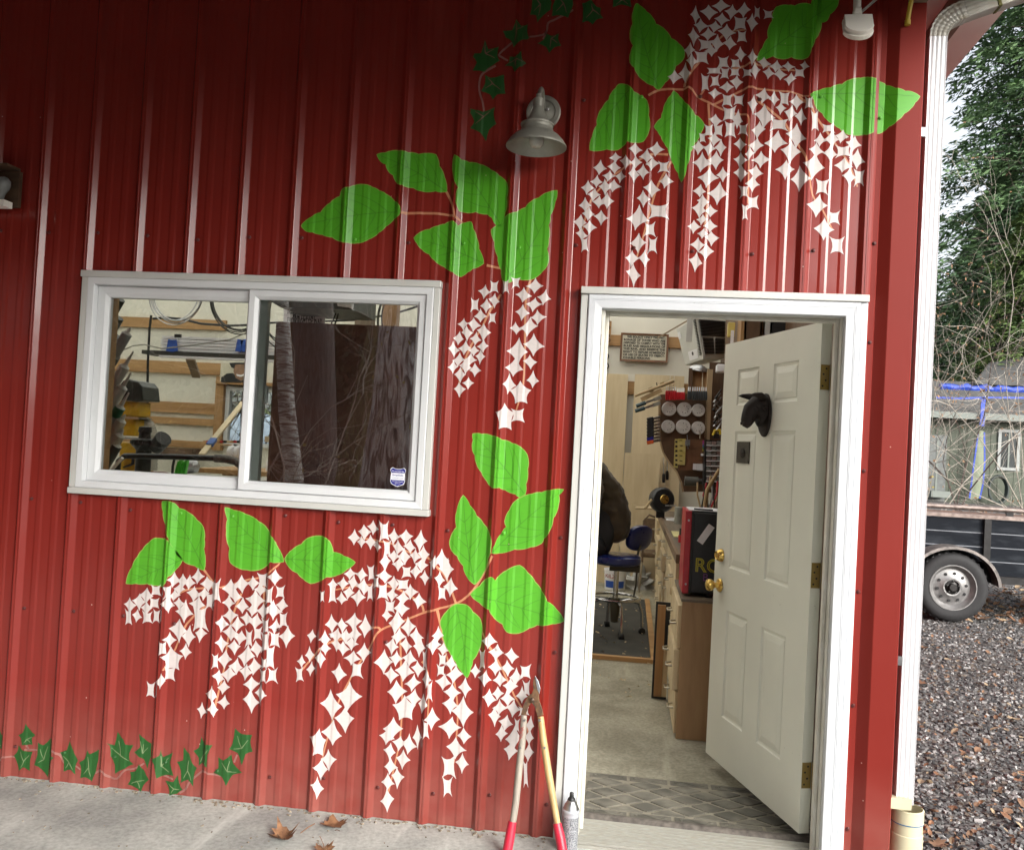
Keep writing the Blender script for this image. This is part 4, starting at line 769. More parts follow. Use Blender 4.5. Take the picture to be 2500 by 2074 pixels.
# ------------------------------------------------------------------ downspout and drain
DS = pm('white_downspout_paint', (.60, .61, .63), .35, var=.05, scale=6, bump=.03)
DSD = pm('weathered_downspout', (.50, .49, .44), .5, var=.25, scale=25, c2=(.30, .27, .20), thr=(.45, .75))
spout = thing('downspout', 'white ribbed downspout running down the barn corner', 'downspout', (1.215, .03, 0))
def fl_sec(c, r, u, w_, d_):
    'fluted rectangular section with three shallow ribs on the front'
    o = []; n = 4
    fr = []
    for k in range(n):
        a = -w_/2+w_*k/n; b = w_/n
        fr += [(a+b*.12, -d_/2), (a+b*.5, -d_/2+.0022), (a+b*.88, -d_/2)]
    pts = fr+[(w_/2, -d_/2+.004), (w_/2, d_/2), (-w_/2, d_/2), (-w_/2, -d_/2+.004)]
    return [c+r*x+u*y for x, y in pts]
def sweep(m, secs):
    n = len(secs[0]); vs = [p for s_ in secs for p in s_]
    m.add(vs, [(i*n+k, i*n+(k+1) % n, (i+1)*n+(k+1) % n, (i+1)*n+k) for i in range(len(secs)-1) for k in range(n)]+[tuple(range(n)), tuple((len(secs)-1)*n+k for k in reversed(range(n)))])
XR, YF = Vector((1, 0, 0)), Vector((0, 1, 0)); SY = .035
ztop = at(2281, 96, SY).z; xc = 1.215
m = MB(); sweep(m, [fl_sec(Vector((xc, SY, z)), XR, YF, .066, .058) for z in (.27, ztop)]); m.build('pipe', DS, spout)
# elbow: a fan of crimped rings, then the upper run to the gutter
P0 = Vector((xc, SY, ztop)); P1 = at(2352, 30, SY-.01); P2 = at(2425, 4, SY-.02); P3 = at(2560, -42, SY-.03)
dir1 = (P2-P1).normalized(); secs = []
N_ = 9
for k in range(N_+1):
    t = k/N_; p = (1-t)**2*P0+2*t*(1-t)*(P0+Vector((.004, 0, .075)))+t*t*P1
    d = ((1-t)*Vector((0, 0, 1))+t*dir1).normalized(); r_ = d.cross(Vector((0, -1, 0))).normalized()*-1
    if r_.x < 0 and r_.z < 0: r_ = -r_
    r_ = Vector((d.z, 0, -d.x)).normalized()
    for e, s_ in ((-.0035, 1.0), (.0035, 1.075)) if 0 < k < N_ else ((0, 1.02),): secs.append(fl_sec(p+d*e, r_, YF, .068*s_, .060*s_))
m = MB(); sweep(m, secs); m.build('elbow', DSD, spout)
r_ = Vector((dir1.z, 0, -dir1.x)).normalized()
m = MB(); sweep(m, [fl_sec(P1+dir1*.002, r_, YF, .066, .058), fl_sec(P2, r_, YF, .066, .058)]); m.build('upper_elbow', DSD, spout)
m = MB(); sweep(m, [fl_sec(P2+dir1*.001, r_, YF, .072, .064), fl_sec(P2+dir1*.012, r_, YF, .072, .064)]); m.build('mossy_joint', pm('moss', (.09, .085, .02), .9, var=.4, scale=60, bump=.4), spout)
m = MB(); sweep(m, [fl_sec(P2+dir1*.013, r_, YF, .068, .060), fl_sec(P3, r_, YF, .068, .060)]); m.build('upper_run', DSD, spout)
for z in (.80, 2.80):
    m = MB(); m.bx(1.158, 1.181, -.008, .004, z-.012, z+.022); m.build('strap', M['steel'], spout)
m = MB(); m.bx(1.1575, 1.172, .035, .09, .02, 3.2); m.build('backing_channel', M['trimred'], spout)
PVC = pm('cream_pvc', (.58, .53, .36), .4, var=.06, scale=10, bump=.03)
dr = thing('drain_pipe', 'cream plastic drain pipe receiving the downspout at the barn corner', 'drain pipe', (1.24, .02, -.05))
pc = at(2214, 2010, .03)
m = MB(); m.lathe([(.053, -.20), (.053, .005-.0), (.0575, .006), (.0575, .085), (.055, .088), (.055, .125), (.058, .127), (.058, .175), (.0535, .178), (.0535, .172)], (pc.x, .03, .075), (0, 0, 1), 32, cap=False); m.build('pipe', PVC, dr, True)
m = MB(); m.lathe([(.0581, 0), (.0585, .002), (.0581, .004)], (pc.x, .03, .201), (0, 0, 1), 32, cap=False); m.build('blue_glue_ring', pm('pipe_glue', (.05, .16, .30), .4), dr, True)
a = at(2172, 1944, -.03); b = at(2224, 1976, -.03)
m = MB(); m.bx(a.x, b.x, -.035, -.026, b.z, a.z); m.bx(a.x, b.x, -.0255, .02, a.z-.02, a.z-.008); m.build('adaptor', PVC, dr)

# ------------------------------------------------------------------ loppers
lop = thing('loppers', 'old loppers with wooden shafts and red grips leaning beside the door', 'loppers', (-.15, -.15, 0))
def lp(x, y): return at(x, y, -.030-.16*(y-1650)/450)
W1 = wood('grey_worn_wood', (.22, .19, .155), (.38, .34, .28), 10, (1, 1, .05), .6, .15); W2 = wood('ash_wood', (.42, .27, .11), (.60, .42, .20), 10, (1, 1, .05), .45, .12)
RG = pm('red_rubber_grip', (.52, .018, .045), .38, var=.1, scale=30); RU = pm('rusty_steel', (.12, .085, .065), .5, .7, var=.4, scale=60, c2=(.22, .12, .06), bump=.1)
def shaft(pts, rr, matw):
    m = MB(); m.tube([lp(*p) for p in pts], rr, 12); return m.build('wooden_shaft', matw, lop, True)
shaft([(1279, 1745), (1277, 1790), (1267, 1880), (1259, 1960), (1252, 2008)], [.0118, .0132, .0136, .0135, .0125], W1)
shaft([(1320, 1748), (1326, 1800), (1340, 1890), (1354, 1970), (1362, 2014)], [.0118, .0135, .0138, .0125, .0118], W2)
for pts in ([(1251, 2004), (1245, 2040), (1236, 2090), (1228, 2124)], [(1360, 2008), (1367, 2040), (1376, 2090), (1383, 2124)]):
    m = MB(); m.tube([lp(*p) for p in pts], [.0160, .0185, .0185, .0175], 14); m.build('grip', RG, lop, True)
def plate(pts, d0, d1, mat, name):
    m = MB(); p = [lp(*q)+Vector((0, -d0, 0)) for q in pts]; m.prism(p, (0, -d1, 0)); return m.build(name, mat, lop, bevel=.0012)
plate([(1272, 1742), (1284, 1744), (1291, 1722), (1303, 1706), (1304, 1694), (1294, 1692), (1286, 1704), (1278, 1720)], .004, .005, RU, 'hook_arm')
plate([(1313, 1746), (1328, 1742), (1323, 1722), (1318, 1708), (1316, 1690), (1319, 1676), (1316, 1662), (1307, 1645), (1302, 1662), (1303, 1680), (1298, 1692), (1292, 1700), (1299, 1712), (1307, 1722)], .010, .005, RU, 'blade')
plate([(1318, 1690), (1320, 1676), (1316, 1660), (1307, 1645), (1310, 1664), (1313, 1680)], .0155, .001, M['steel'], 'cutting_edge')
m = MB(); m.lathe([(.009, 0), (.009, .006), (.005, .009), (0, .0095)], lp(1300, 1705)+Vector((0, -.0155, 0)), (0, -1, 0), 14); m.build('pivot_bolt', RU, lop, True)
for x, y in ((1281, 1755), (1271, 1822), (1318, 1755), (1330, 1822)):
    m = MB(); m.lathe([(.0055, 0), (.004, .003), (0, .0038)], lp(x, y)+Vector((0, -.0125, 0)), (0, -1, 0), 12); m.build('rivet', M['steel'], lop, True)
g = lp(1273, 1793); rt = Matrix.Rotation(R(82), 4, 'Y')
t_ = text('shaft_lettering', 'CORONA', pm('red_stamp', (.33, .03, .03), .6), lop, .0165, (0, 0, 0), (0, 0, 0))
t_.matrix_basis = Matrix.Translation(g+Vector((.0005, -.0146, 0))) @ Matrix.Rotation(R(-84), 4, 'Y') @ Matrix.Rotation(R(90), 4, 'X')

# ------------------------------------------------------------------ spray can
SC = atz(1391, 2062, 0); SC.y = -.098
can = thing('spray_can', 'grey spray paint can without a cap standing by the door trim', 'spray can', SC)
CL = pm('can_label', (.20, .21, .235), .35, .3, var=.25, scale=320, c2=(.40, .41, .43), thr=(.42, .6), stretch=(1, 1, .6)); CW = pm('can_white', (.46, .48, .52), .3, .2, var=.04)
m = MB(); m.lathe([(.030, 0), (.0325, .002), (.0325, .010), (.032, .012)], SC, (0, 0, 1), 32); m.build('base_rim', CW, can, True)
m = MB(); m.lathe([(.032, .012), (.032, .138)], SC, (0, 0, 1), 32, cap=False); m.build('label', CL, can, True)
m = MB(); m.lathe([(.0321, .138), (.0321, .152), (.0335, .154), (.0335, .159), (.032, .162), (.030, .163)], SC, (0, 0, 1), 32, cap=False); m.build('shoulder_ring', CW, can, True)
m = MB(); m.lathe([(.030, .163), (.028, .168), (.024, .180), (.018, .190), (.0165, .192), (.0165, .196), (.014, .1965), (0, .1965)], SC, (0, 0, 1), 32, cap=False); m.build('dome', M['steel'], can, True)
m = MB(); m.lathe([(.014, .1966), (.0135, .202), (.010, .206), (.0082, .208), (.0080, .222), (.0065, .225), (0, .2255)], SC, (0, 0, 1), 20); m.build('nozzle', M['black'], can, True)
m = MB()
for (a0, a1, z0, z1) in ((-1.62, -1.58, .014, .136), (-2.4, -1.62, .125, .127), (-2.4, -1.62, .114, .1155), (-1.57, -.7, .088, .0905), (-1.57, -.7, .047, .0485), (-2.4, -1.62, .022, .0245)):
    k0, k1 = a0, a1; n_ = 6
    vs = []
    for k in range(n_+1):
        a = k0+(k1-k0)*k/n_
        for z in (z0, z1): vs.append((SC.x+math.cos(a)*.0323, SC.y+math.sin(a)*.0323, z))
    m.add(vs, [(2*k, 2*k+2, 2*k+3, 2*k+1) for k in range(n_)])
m.build('label_rule', CW, can)

# ------------------------------------------------------------------ dry maple leaves on the slab
MAPLE = [(0, -.5), (.03, -.2), (.2, -.36), (.22, -.24), (.42, -.22), (.34, -.08), (.5, .08), (.3, .1), (.34, .26), (.18, .2), (.12, .36), (0, .52), (-.12, .36), (-.18, .2), (-.34, .26), (-.3, .1), (-.5, .08), (-.34, -.08), (-.42, -.22), (-.22, -.24), (-.2, -.36), (-.03, -.2)]
DRY = pm('dry_leaf', (.17, .075, .035), .75, var=.4, scale=40, c2=(.30, .15, .07), bump=.5, bscale=90)
def maple(c, size, rot, curl, label, seed, mat=DRY, grp=None):
    rg_ = rnd(seed); m = MB(); pts = [Vector((x*rg_.uniform(.9, 1.1), y*rg_.uniform(.9, 1.1), 0)) for x, y in MAPLE]
    n = len(pts); vs = [Vector((0, -.05, 0))]+[p*.55 for p in pts]+pts
    fs = [(0, 1+i, 1+(i+1) % n) for i in range(n)]+[(1+i, 1+n+i, 1+n+(i+1) % n, 1+(i+1) % n) for i in range(n)]
    out = []
    for v in vs:
        r_ = v.length; z = curl*r_*r_*(1+.5*math.sin(3*math.atan2(v.y, v.x)+seed))+.05*rg_.uniform(0, 1)*r_+.02
        out.append(Matrix.Rotation(rot, 3, 'Z') @ Vector((v.x*(1-.3*curl*r_), v.y*(1-.25*curl*r_), z))*size)
    zmin = min(v.z for v in out); c = Vector(c)
    m.add([v+c+Vector((0, 0, .002-zmin)) for v in out], fs)
    a = Matrix.Rotation(rot, 3, 'Z') @ Vector((0, -.48, .06))*size+c; b = Matrix.Rotation(rot, 3, 'Z') @ Vector((.1, -.9, .22))*size+c
    m.tube([a, (a+b)/2+Vector((0, 0, .003)), b], size*.014, 5)
    o = m.build('dry_maple_leaf', mat, None, True); tag(o, label, 'leaf', grp); return o
maple(atz(690, 2045, 0), .14, 2.2, 1.0, 'curled dry maple leaf lying frontmost on the concrete under the mural', 1, grp='dry leaves on the porch')
maple(atz(815, 2014, 0), .125, .4, .5, 'flatter dry maple leaf against the foot of the red wall', 2, grp='dry leaves on the porch')
maple(atz(792, 2076, 0), .09, 3.6, .9, 'small dry maple leaf cut off by the bottom edge of the photo', 3, grp='dry leaves on the porch')
# crumbs along the foot of the wall and on the slab
rg_ = rnd(8); m = MB()
for k in range(520):
    x = rg_.uniform(-2.7, 1.1)
    if -.1 < x < .97 and rg_.random() < .8: continue
    y = -.004-abs(rg_.gauss(0, .022)) if k < 380 else -rg_.uniform(.02, .5)
    y += min(0, prof(x)); s_ = rg_.uniform(.0015, .006) if k < 380 else rg_.uniform(.0015, .004)
    c = Vector((x, y, s_*.4)); a = rg_.uniform(0, 6.28); mt = Matrix.Rotation(a, 3, 'Z')
    vs = [mt @ Vector((sx_*s_*rg_.uniform(.5, 1.6), sy_*s_*rg_.uniform(.4, 1), sz_*s_*.5)) for sx_ in (-1, 1) for sy_ in (-1, 1) for sz_ in (-1, 1)]
    m.add([v+c for v in vs], [(0, 1, 3, 2), (4, 6, 7, 5), (0, 4, 5, 1), (2, 3, 7, 6), (0, 2, 6, 4), (1, 5, 7, 3)])
tag(m.build('wall_foot_crumbs', pm('crumbs', (.20, .17, .13), .9, var=.5, scale=90, c2=(.42, .36, .27))), 'loose grit and crumbs along the foot of the red wall', 'debris', kind='stuff')
# ------------------------------------------------------------------ yard: ground, gravel, leaf litter
def gz(x, y): return -.055+max(0, y-9)*.0125
def gravel_mat(name, cols, scale):
    m, t, n, b, l = newmat(name); setp(b, Roughness=.9); tc = n.new('ShaderNodeTexCoord')
    vo = n.new('ShaderNodeTexVoronoi'); vo.inputs['Scale'].default_value = scale; l.new(tc.outputs['Object'], vo.inputs['Vector'])
    no = n.new('ShaderNodeTexNoise'); no.inputs['Scale'].default_value = 1.1; no.inputs['Detail'].default_value = 6; l.new(tc.outputs['Object'], no.inputs['Vector'])
    sp = n.new('ShaderNodeSeparateColor'); l.new(vo.outputs['Color'], sp.inputs[0])
    cr = n.new('ShaderNodeValToRGB'); e = cr.color_ramp.elements; e[0].color = c4(cols[0]); e[1].color = c4(cols[-1])
    for i, c in enumerate(cols[1:-1]): q = e.new((i+1)/(len(cols)-1)); q.color = c4(c)
    l.new(sp.outputs[0], cr.inputs['Fac'])
    mx = n.new('ShaderNodeMix'); mx.data_type = 'RGBA'; mx.inputs['B'].default_value = (.075, .055, .04, 1); r = n.new('ShaderNodeMapRange'); r.inputs['From Min'].default_value = .5; r.inputs['From Max'].default_value = .7; r.inputs['To Max'].default_value = .6
    l.new(no.outputs['Fac'], r.inputs['Value']); l.new(r.outputs[0], mx.inputs['Factor']); l.new(cr.outputs[0], mx.inputs['A']); l.new(mx.outputs['Result'], b.inputs['Base Color'])
    bp = n.new('ShaderNodeBump'); bp.inputs['Strength'].default_value = .9; bp.inputs['Distance'].default_value = .02; bp.invert = True; l.new(vo.outputs['Distance'], bp.inputs['Height']); l.new(bp.outputs[0], b.inputs['Normal'])
    return m
GR = gravel_mat('yard_gravel', [(.07, .067, .065), (.13, .124, .12), (.068, .064, .06), (.18, .168, .158), (.12, .095, .078)], 42)
m = MB(); xs = [-90, -40, -12, 1.0, 1.6, 3, 6, 10, 20, 50, 110]; ys = [-90, -40, -14, -6.3, 0, 3, 6, 9, 14, 22, 34, 60, 140]
m.v = [(x, y, gz(x, y)-(0.12 if x < 1.2 and -6.4 < y < 9.2 else 0)) for y in ys for x in xs]; W_ = len(xs)
m.f = [(j*W_+i, j*W_+i+1, (j+1)*W_+i+1, (j+1)*W_+i) for j in range(len(ys)-1) for i in range(W_-1)]; m.m = [0]*len(m.f)
tag(m.build('ground', GR), kind='structure')
# loose stones, dense where the camera sees them
STO = [pm('basalt_stone', (.135, .131, .128), .8, var=.4, scale=12), pm('pale_stone', (.33, .318, .308), .8, var=.3, scale=12), pm('rusty_stone', (.14, .112, .09), .85, var=.3, scale=12), pm('dark_stone', (.042, .041, .042), .7, var=.4, scale=12)]
rg_ = rnd(21); m = MB(); OCT = [(1, 0, 0), (-1, 0, 0), (0, 1, 0), (0, -1, 0), (0, 0, 1), (0, 0, -1)]; OF = [(0, 2, 4), (2, 1, 4), (1, 3, 4), (3, 0, 4), (2, 0, 5), (1, 2, 5), (3, 1, 5), (0, 3, 5)]
CUB = [(-1, -1, -1), (1, -1, -1), (1, 1, -1), (-1, 1, -1), (-1, -1, 1), (1, -1, 1), (1, 1, 1), (-1, 1, 1)]; CF2 = [(0, 3, 2, 1), (4, 5, 6, 7), (0, 1, 5, 4), (1, 2, 6, 5), (2, 3, 7, 6), (3, 0, 4, 7)]
count = 0
while count < 26000:
    y = -.9+rg_.random()**1.35*10.5; x = 1.18+rg_.random()*(1.0+.42*(y+1.5))
    if x > .129+(y+3.514)*.52 or (y < -.2 and x < 1.2): continue
    s_ = rg_.uniform(.006, .017)*(1+.02*max(0, y)); a, b_ = rg_.uniform(0, 6.28), rg_.uniform(-.6, .6)
    mt = Matrix.Rotation(a, 3, 'Z') @ Matrix.Rotation(b_, 3, 'X'); sx_, sy_, sz_ = s_*rg_.uniform(.7, 1.4), s_*rg_.uniform(.6, 1.1), s_*rg_.uniform(.4, .8)
    src, fc = (OCT, OF) if rg_.random() < .45 else (CUB, CF2); k = .72 if src is CUB else 1.15
    c = Vector((x, y, gz(x, y)+s_*.25)); m.mi = rg_.choices((0, 1, 2, 3), (5, 2.3, 1.2, 3))[0]
    m.add([mt @ Vector((p[0]*sx_*k*rg_.uniform(.7, 1.15), p[1]*sy_*k*rg_.uniform(.7, 1.15), p[2]*sz_*k*rg_.uniform(.7, 1.1)))+c for p in src], fc); count += 1
tag(m.build('gravel', STO), 'crushed dark grey gravel of the yard', 'gravel', kind='stuff')
LIT = [pm('litter_brown', (.19, .105, .06), .8, var=.3, scale=20), pm('litter_tan', (.33, .24, .15), .8, var=.3, scale=20), pm('litter_orange', (.24, .12, .065), .8, var=.3, scale=20)]
m = MB(); rg_ = rnd(5)
def litter(n_, f, s0, s1):
    for k in range(n_):
        x, y = f(); s_ = rg_.uniform(s0, s1); c = Vector((x, y, gz(x, y)+rg_.uniform(.008, .03))); mt = Matrix.Rotation(rg_.uniform(0, 6.28), 3, 'Z') @ Matrix.Rotation(rg_.uniform(-.7, .7), 3, 'X') @ Matrix.Rotation(rg_.uniform(-.5, .5), 3, 'Y')
        p = [(0, -.5, 0), (.32, -.15, .06), (.28, .3, .12), (0, .55, .05), (-.3, .25, .12), (-.34, -.2, .05)]; m.mi = rg_.choice((0, 0, 1, 2)); b = len(m.v)
        m.add([mt @ (Vector(q)*s_)+c for q in p]+[mt @ Vector((0, 0, -.02*s_))+c], [(6, i, (i+1) % 6) for i in range(6)])
def fan(y0, y1): 
    def g():
        y = rg_.uniform(y0, y1); return (rg_.uniform(1.25, .129+(y+3.514)*.53), y)
    return g
litter(900, fan(.2, 6), .010, .038); litter(260, fan(.2, 6), .03, .06); litter(1300, fan(6.2, 11), .03, .09); litter(1500, lambda: (rg_.uniform(2.5, 14), rg_.uniform(10, 30)), .06, .14); litter(260, lambda: (rg_.uniform(2.9, 5.2), rg_.uniform(6.4, 8.8)), .05, .1)
tag(m.build('leaf_litter', LIT), 'small fallen leaves scattered over the gravel', 'leaves', kind='stuff')
for k, (x, y, s_) in enumerate(((2255, 1580, .085), (2250, 1668, .10), (2475, 1755, .09), (2290, 2062, .11), (2365, 1850, .06), (2485, 1905, .06))):
    p = atz(x, y, -.04); lab = ['dry leaf on the gravel behind the downspout just below the trailer tyre', 'flat rusty leaf beside the downspout halfway down the gravel', 'large pale brown leaf at the right edge of the gravel', 'dark leaf at the foot of the drain pipe', 'small tan leaf in the middle of the gravel', 'small leaf low at the right edge of the gravel'][k]
    maple(p, s_, k*1.3, .4, lab, 20+k, mat=LIT[(0, 2, 1, 0, 1, 2)[k]], grp='fallen leaves on the gravel')

# ------------------------------------------------------------------ utility trailer
WC = at(2318, 1430, 6.25); WR = WC.z+.045
tr = thing('utility_trailer', 'dark utility trailer with board sides parked on the gravel', 'trailer', (WC.x, 7.0, -.05))
NB = pm('dark_blue_board', (.010, .014, .021), .8, spec=.2, var=.4, scale=14, c2=(.030, .035, .042), thr=(.5, .8), bump=.2, stretch=(.3, 1, 1)); BK = pm('black_steel', (.020, .019, .019), .45, .3, var=.3, scale=20); RST = pm('rusty_rail', (.20, .15, .13), .5, .5, var=.3, scale=18, c2=(.33, .27, .24))
TY = pm('tyre_rubber', (.020, .020, .021), .75, var=.25, scale=30, bump=.2); RIM = pm('wheel_silver', (.27, .265, .26), .45, .6, var=.15, scale=30)
wh = MB(); wpf = [(WR*.62, -.085), (WR*.66, -.105), (WR*.80, -.118), (WR*.92, -.108), (WR*.975, -.088), (WR, -.06), (WR, .06), (WR*.975, .088), (WR*.9, .11), (WR*.62, .09)]
wh.lathe(wpf, WC, (0, 1, 0), 56, cap=False); wheel = wh.build('wheel', TY, tr, True)
m = MB()
for k in range(64):
    a = 2*math.pi*k/64; c = WC+Vector((math.cos(a)*WR, -.025+.05*(k % 2), math.sin(a)*WR)); m.box(c, (.022, .10, .012), Matrix.Rotation(-a+math.pi/2, 3, 'Y'))
m.build('tyre_tread', TY, wheel)
m = MB(); m.lathe([(WR*.665, -.095), (WR*.655, -.112), (WR*.63, -.112), (WR*.60, -.085), (WR*.575, -.070), (WR*.52, -.050), (WR*.47, -.052), (WR*.30, -.072), (WR*.25, -.085), (WR*.21, -.083), (WR*.2, -.05)], WC, (0, 1, 0), 48, cap=False); rim = m.build('rim', RIM, wheel, True)
for k in range(10):
    a = 2*math.pi*k/10+.15; m = MB(); m.lathe([(WR*.043, -.006), (WR*.043, .004)], WC+Vector((math.cos(a)*WR*.40, -.0625, math.sin(a)*WR*.40)), (.0, 1, 0), 14); m.build('rim_hole', M['black'], wheel)
m = MB(); m.lathe([(WR*.2, 0), (WR*.11, -.01), (WR*.11, -.05), (WR*.095, -.055), (0, -.055)], WC+Vector((0, -.06, 0)), (0, 1, 0), 20); m.build('hub', M['darkmetal'], wheel, True)
for k in range(5):
    a = 2*math.pi*k/5+.3; m = MB(); m.lathe([(.011, 0), (.011, -.022), (0, -.024)], WC+Vector((math.cos(a)*WR*.165, -.082, math.sin(a)*WR*.165)), (0, 1, 0), 6); m.build('wheel_nut', M['darkmetal'], wheel)
# fender
m = MB(); sec = []; FRad = WR*1.20
for k in range(23):
    a = R(172-k*7.6); c = WC+Vector((math.cos(a)*FRad*1.09, 0, math.sin(a)*FRad)); d = Vector((math.cos(a), 0, math.sin(a)))
    sec.append([c+Vector((0, -.135, 0))-d*.03, c+Vector((0, -.135, 0)), c+Vector((0, .13, 0)), c+Vector((0, .13, 0))-d*.006, c+Vector((0, -.125, 0))-d*.006, c+Vector((0, -.125, 0))-d*.03])
sweep(m, sec); m.build('fender', pm('fender_steel', (.13, .12, .115), .5, .4, var=.3, scale=20, c2=(.30, .27, .25)), tr, True)
TYF = WC.y+.14
def tx(x, y): return at(x, y, TYF)
zt = tx(2370, 1258).z; zb = tx(2460, 1408).z
m = MB(); m.bx(1.6, 6.2, TYF-.02, TYF+.03, zt-.025, zt+.015); m.build('top_rail', RST, tr)
hb = (zt-.03-zb)/4
for k in range(4):
    m = MB(); m.bx(1.6, 6.15, TYF+.006, TYF+.03, zb+hb*k+.005, zb+hb*(k+1)-.004); m.build('side_board', NB, tr)
    m = MB(); m.bx(1.6, 6.15, TYF+.002, TYF+.012, zb+hb*(k+1)-.0035, zb+hb*(k+1)+.0045); m.build('board_edge', pm('pale_edge', (.22, .235, .26), .5, var=.2), tr)
for x in (2325-170, 2410, 2410+178):
    c = tx(x, 1340).x; m = MB(); m.bx(c-.045, c-.008, TYF-.035, TYF+.004, zb-.02, zt-.026); m.bx(c-.007, c+.03, TYF-.012, TYF+.004, zb-.02, zt-.026); m.build('stake', BK, tr)
m = MB(); m.bx(1.6, 6.2, TYF-.02, TYF+.06, zb-.075, zb); m.build('frame_rail', BK, tr)
m = MB(); m.bx(1.6, 6.2, TYF+.07, TYF+1.5, zb-.03, zb+.01); m.build('bed', NB, tr)
m = MB(); m.bx(1.6, 6.2, TYF+1.50, TYF+1.53, zb, zt-.03); m.build('far_side', pm('rusty_far_side', (.12, .075, .06), .7, var=.4, scale=10), tr)
m = MB(); zr = at(2400, 1241, TYF+1.5).z; m.tube([(1.6, TYF+1.5, zr), (at(2465, 1241, TYF+1.5).x, TYF+1.5, zr), (6.2, TYF+1.5, zr-.03)], .03, 10); m.build('far_rail', RST, tr, True)
c = at(2465, 1260, TYF+1.5).x; m = MB(); m.bx(c-.04, c+.04, TYF+1.49, TYF+1.54, zb, zr); m.build('far_stake', BK, tr)
m = MB(); m.lathe([(.03, 0), (.03, 1.4)], (WC.x, WC.y+.06, WC.z), (0, 1, 0), 12); m.build('axle', BK, tr)
m = MB(); m.lathe(wpf, WC+Vector((0, 1.64, 0)), (0, 1, 0), 40); m.build('wheel', TY, tr, True)

# ------------------------------------------------------------------ green shed behind
SHY = 32.0; gzs = gz(0, SHY)
shed = thing('green_shed', 'pale green board shed with a grey roof and blue tarp edge behind trailer', 'shed', (at(2400, 1218, SHY).x, SHY, gzs))
def sx_(x, y, Y=SHY): return at(x, y, Y)
SG = pm('green_shed_paint', (.075, .088, .062), .7, var=.15, scale=2, bump=.2, stretch=(1, 1, .3)); TR2 = pm('shed_trim', (.17, .19, .17), .6, var=.06)
xa, xb = sx_(2200, 1200).x, sx_(2640, 1200).x; ze = sx_(2400, 1016).z
m = MB(); m.bx(xa, xb, SHY+.03, SHY+6, gzs-.3, ze+.3); m.build('wall', SG, shed)
x = xa; k = 0
bd = MB(); bd.bx(-.135, .135, -.012, .012, 0, ze-gzs+.25); b0 = None
while x < xb:
    if b0 is None: b0 = bd.build('siding_board', SG, shed); o = b0
    else: o = clone(b0, shed)
    o.location = (x+.14, SHY+.012, gzs-.05); x += .285
RG2 = pm('shed_roofing', (.08, .079, .074), .85, var=.25, scale=3, bump=.4, bscale=20)
zr_ = sx_(2400, 938, SHY+3.2).z
m = MB(); m.hexa([(xa-.5, SHY-.6, ze-.02), (xb+.5, SHY-.6, ze-.02), (xb+.5, SHY+3.2, zr_), (xa-.5, SHY+3.2, zr_), (xa-.5, SHY-.6, ze+.06), (xb+.5, SHY-.6, ze+.06), (xb+.5, SHY+3.2, zr_+.08), (xa-.5, SHY+3.2, zr_+.08)]); m.build('roof', RG2, shed)
a = sx_(2452, 935, SHY+2.8); b = sx_(2520, 905, SHY+2.8)
m = MB(); m.hexa([(a.x-1.2, SHY+2.6, a.z-.1), (b.x+3, SHY+2.6, a.z-.1), (b.x+3, SHY+5, b.z+1.2), (a.x+.2, SHY+5, b.z+.4), (a.x-1.2, SHY+2.6, a.z), (b.x+3, SHY+2.6, b.z+.8), (b.x+3, SHY+5, b.z+1.4), (a.x+.2, SHY+5, b.z+.5)]); m.build('upper_roof', RG2, shed)
m = MB(); m.bx(xa-.5, xb+.5, SHY-.64, SHY-.605, ze-.16, ze+.08); m.build('fascia_board', TR2, shed)
wl, wr, wt, wb_ = sx_(2437, 1048).x, sx_(2491, 1048).x, sx_(2460, 1048).z, sx_(2460, 1148).z
m = MB(); ring(m, wl, wr, wb_, wt, [(0, SHY), (0, SHY-.06), (.11, SHY-.06), (.11, SHY)]); sw = m.build('window', pm('shed_white', (.27, .285, .275), .5), shed)
m = MB(); m.bx(wl+.11, wr-.11, SHY-.02, SHY-.01, wb_+.11, wt-.11); m.build('window_pane', pm('dark_pane', (.05, .055, .055), .12, var=.3, scale=1), sw)
m = MB(); m.bx((wl+wr)/2-.03, (wl+wr)/2+.03, SHY-.05, SHY-.021, wb_+.11, wt-.11); m.build('mullion', TR2, sw)
dl, dr_ = sx_(2266, 1060).x, sx_(2312, 1060).x
m = MB(); m.bx(dl, dr_, SHY-.05, SHY-.005, gzs, sx_(2290, 1062).z); dd_ = m.build('shed_door', pm('shed_door_grey', (.11, .12, .115), .5, var=.2), shed)
m = MB(); m.bx((dl+dr_)/2-.03, (dl+dr_)/2+.03, SHY-.07, SHY-.051, gzs+.2, sx_(2290, 1066).z); m.build('door_stile', TR2, dd_)
m = MB(); m.bx(dl, dr_, SHY-.65, SHY-.2, sx_(2290, 1212).z, sx_(2290, 1197).z); m.build('door_step', TR2, shed)
BT = pm('blue_tarp', (.02, .055, .36), .4, var=.3, scale=3, bump=.3, bscale=8)
tarp = thing('blue_tarp', 'blue tarp edging along the shed roof with tails hanging down', 'tarp', (sx_(2400, 1000).x, SHY-.7, ze))
m = MB(); za, zb_ = sx_(2310, 945, SHY+3.0), sx_(2500, 940, SHY+3.0); yt_ = SHY+2.2; pts = [(za.x-.5+(zb_.x+3-za.x)*i/24, yt_, ze+(zr_-ze)*2.8/3.8+.12+.04*math.sin(i*2.1)) for i in range(25)]; m.tube(pts, [.15+.04*math.sin(i*3.7) for i in range(25)], 8); m.build('ridge_roll', BT, tarp, True)
def tail(pts, wd, name):
    m = MB(); ps = [sx_(x, y, SHY-.75) for x, y in pts]
    for a, b in zip(ps, ps[1:]): m.bar(a, b, .03, wd, up=(1, 0, 0))
    m.build(name, BT, tarp)
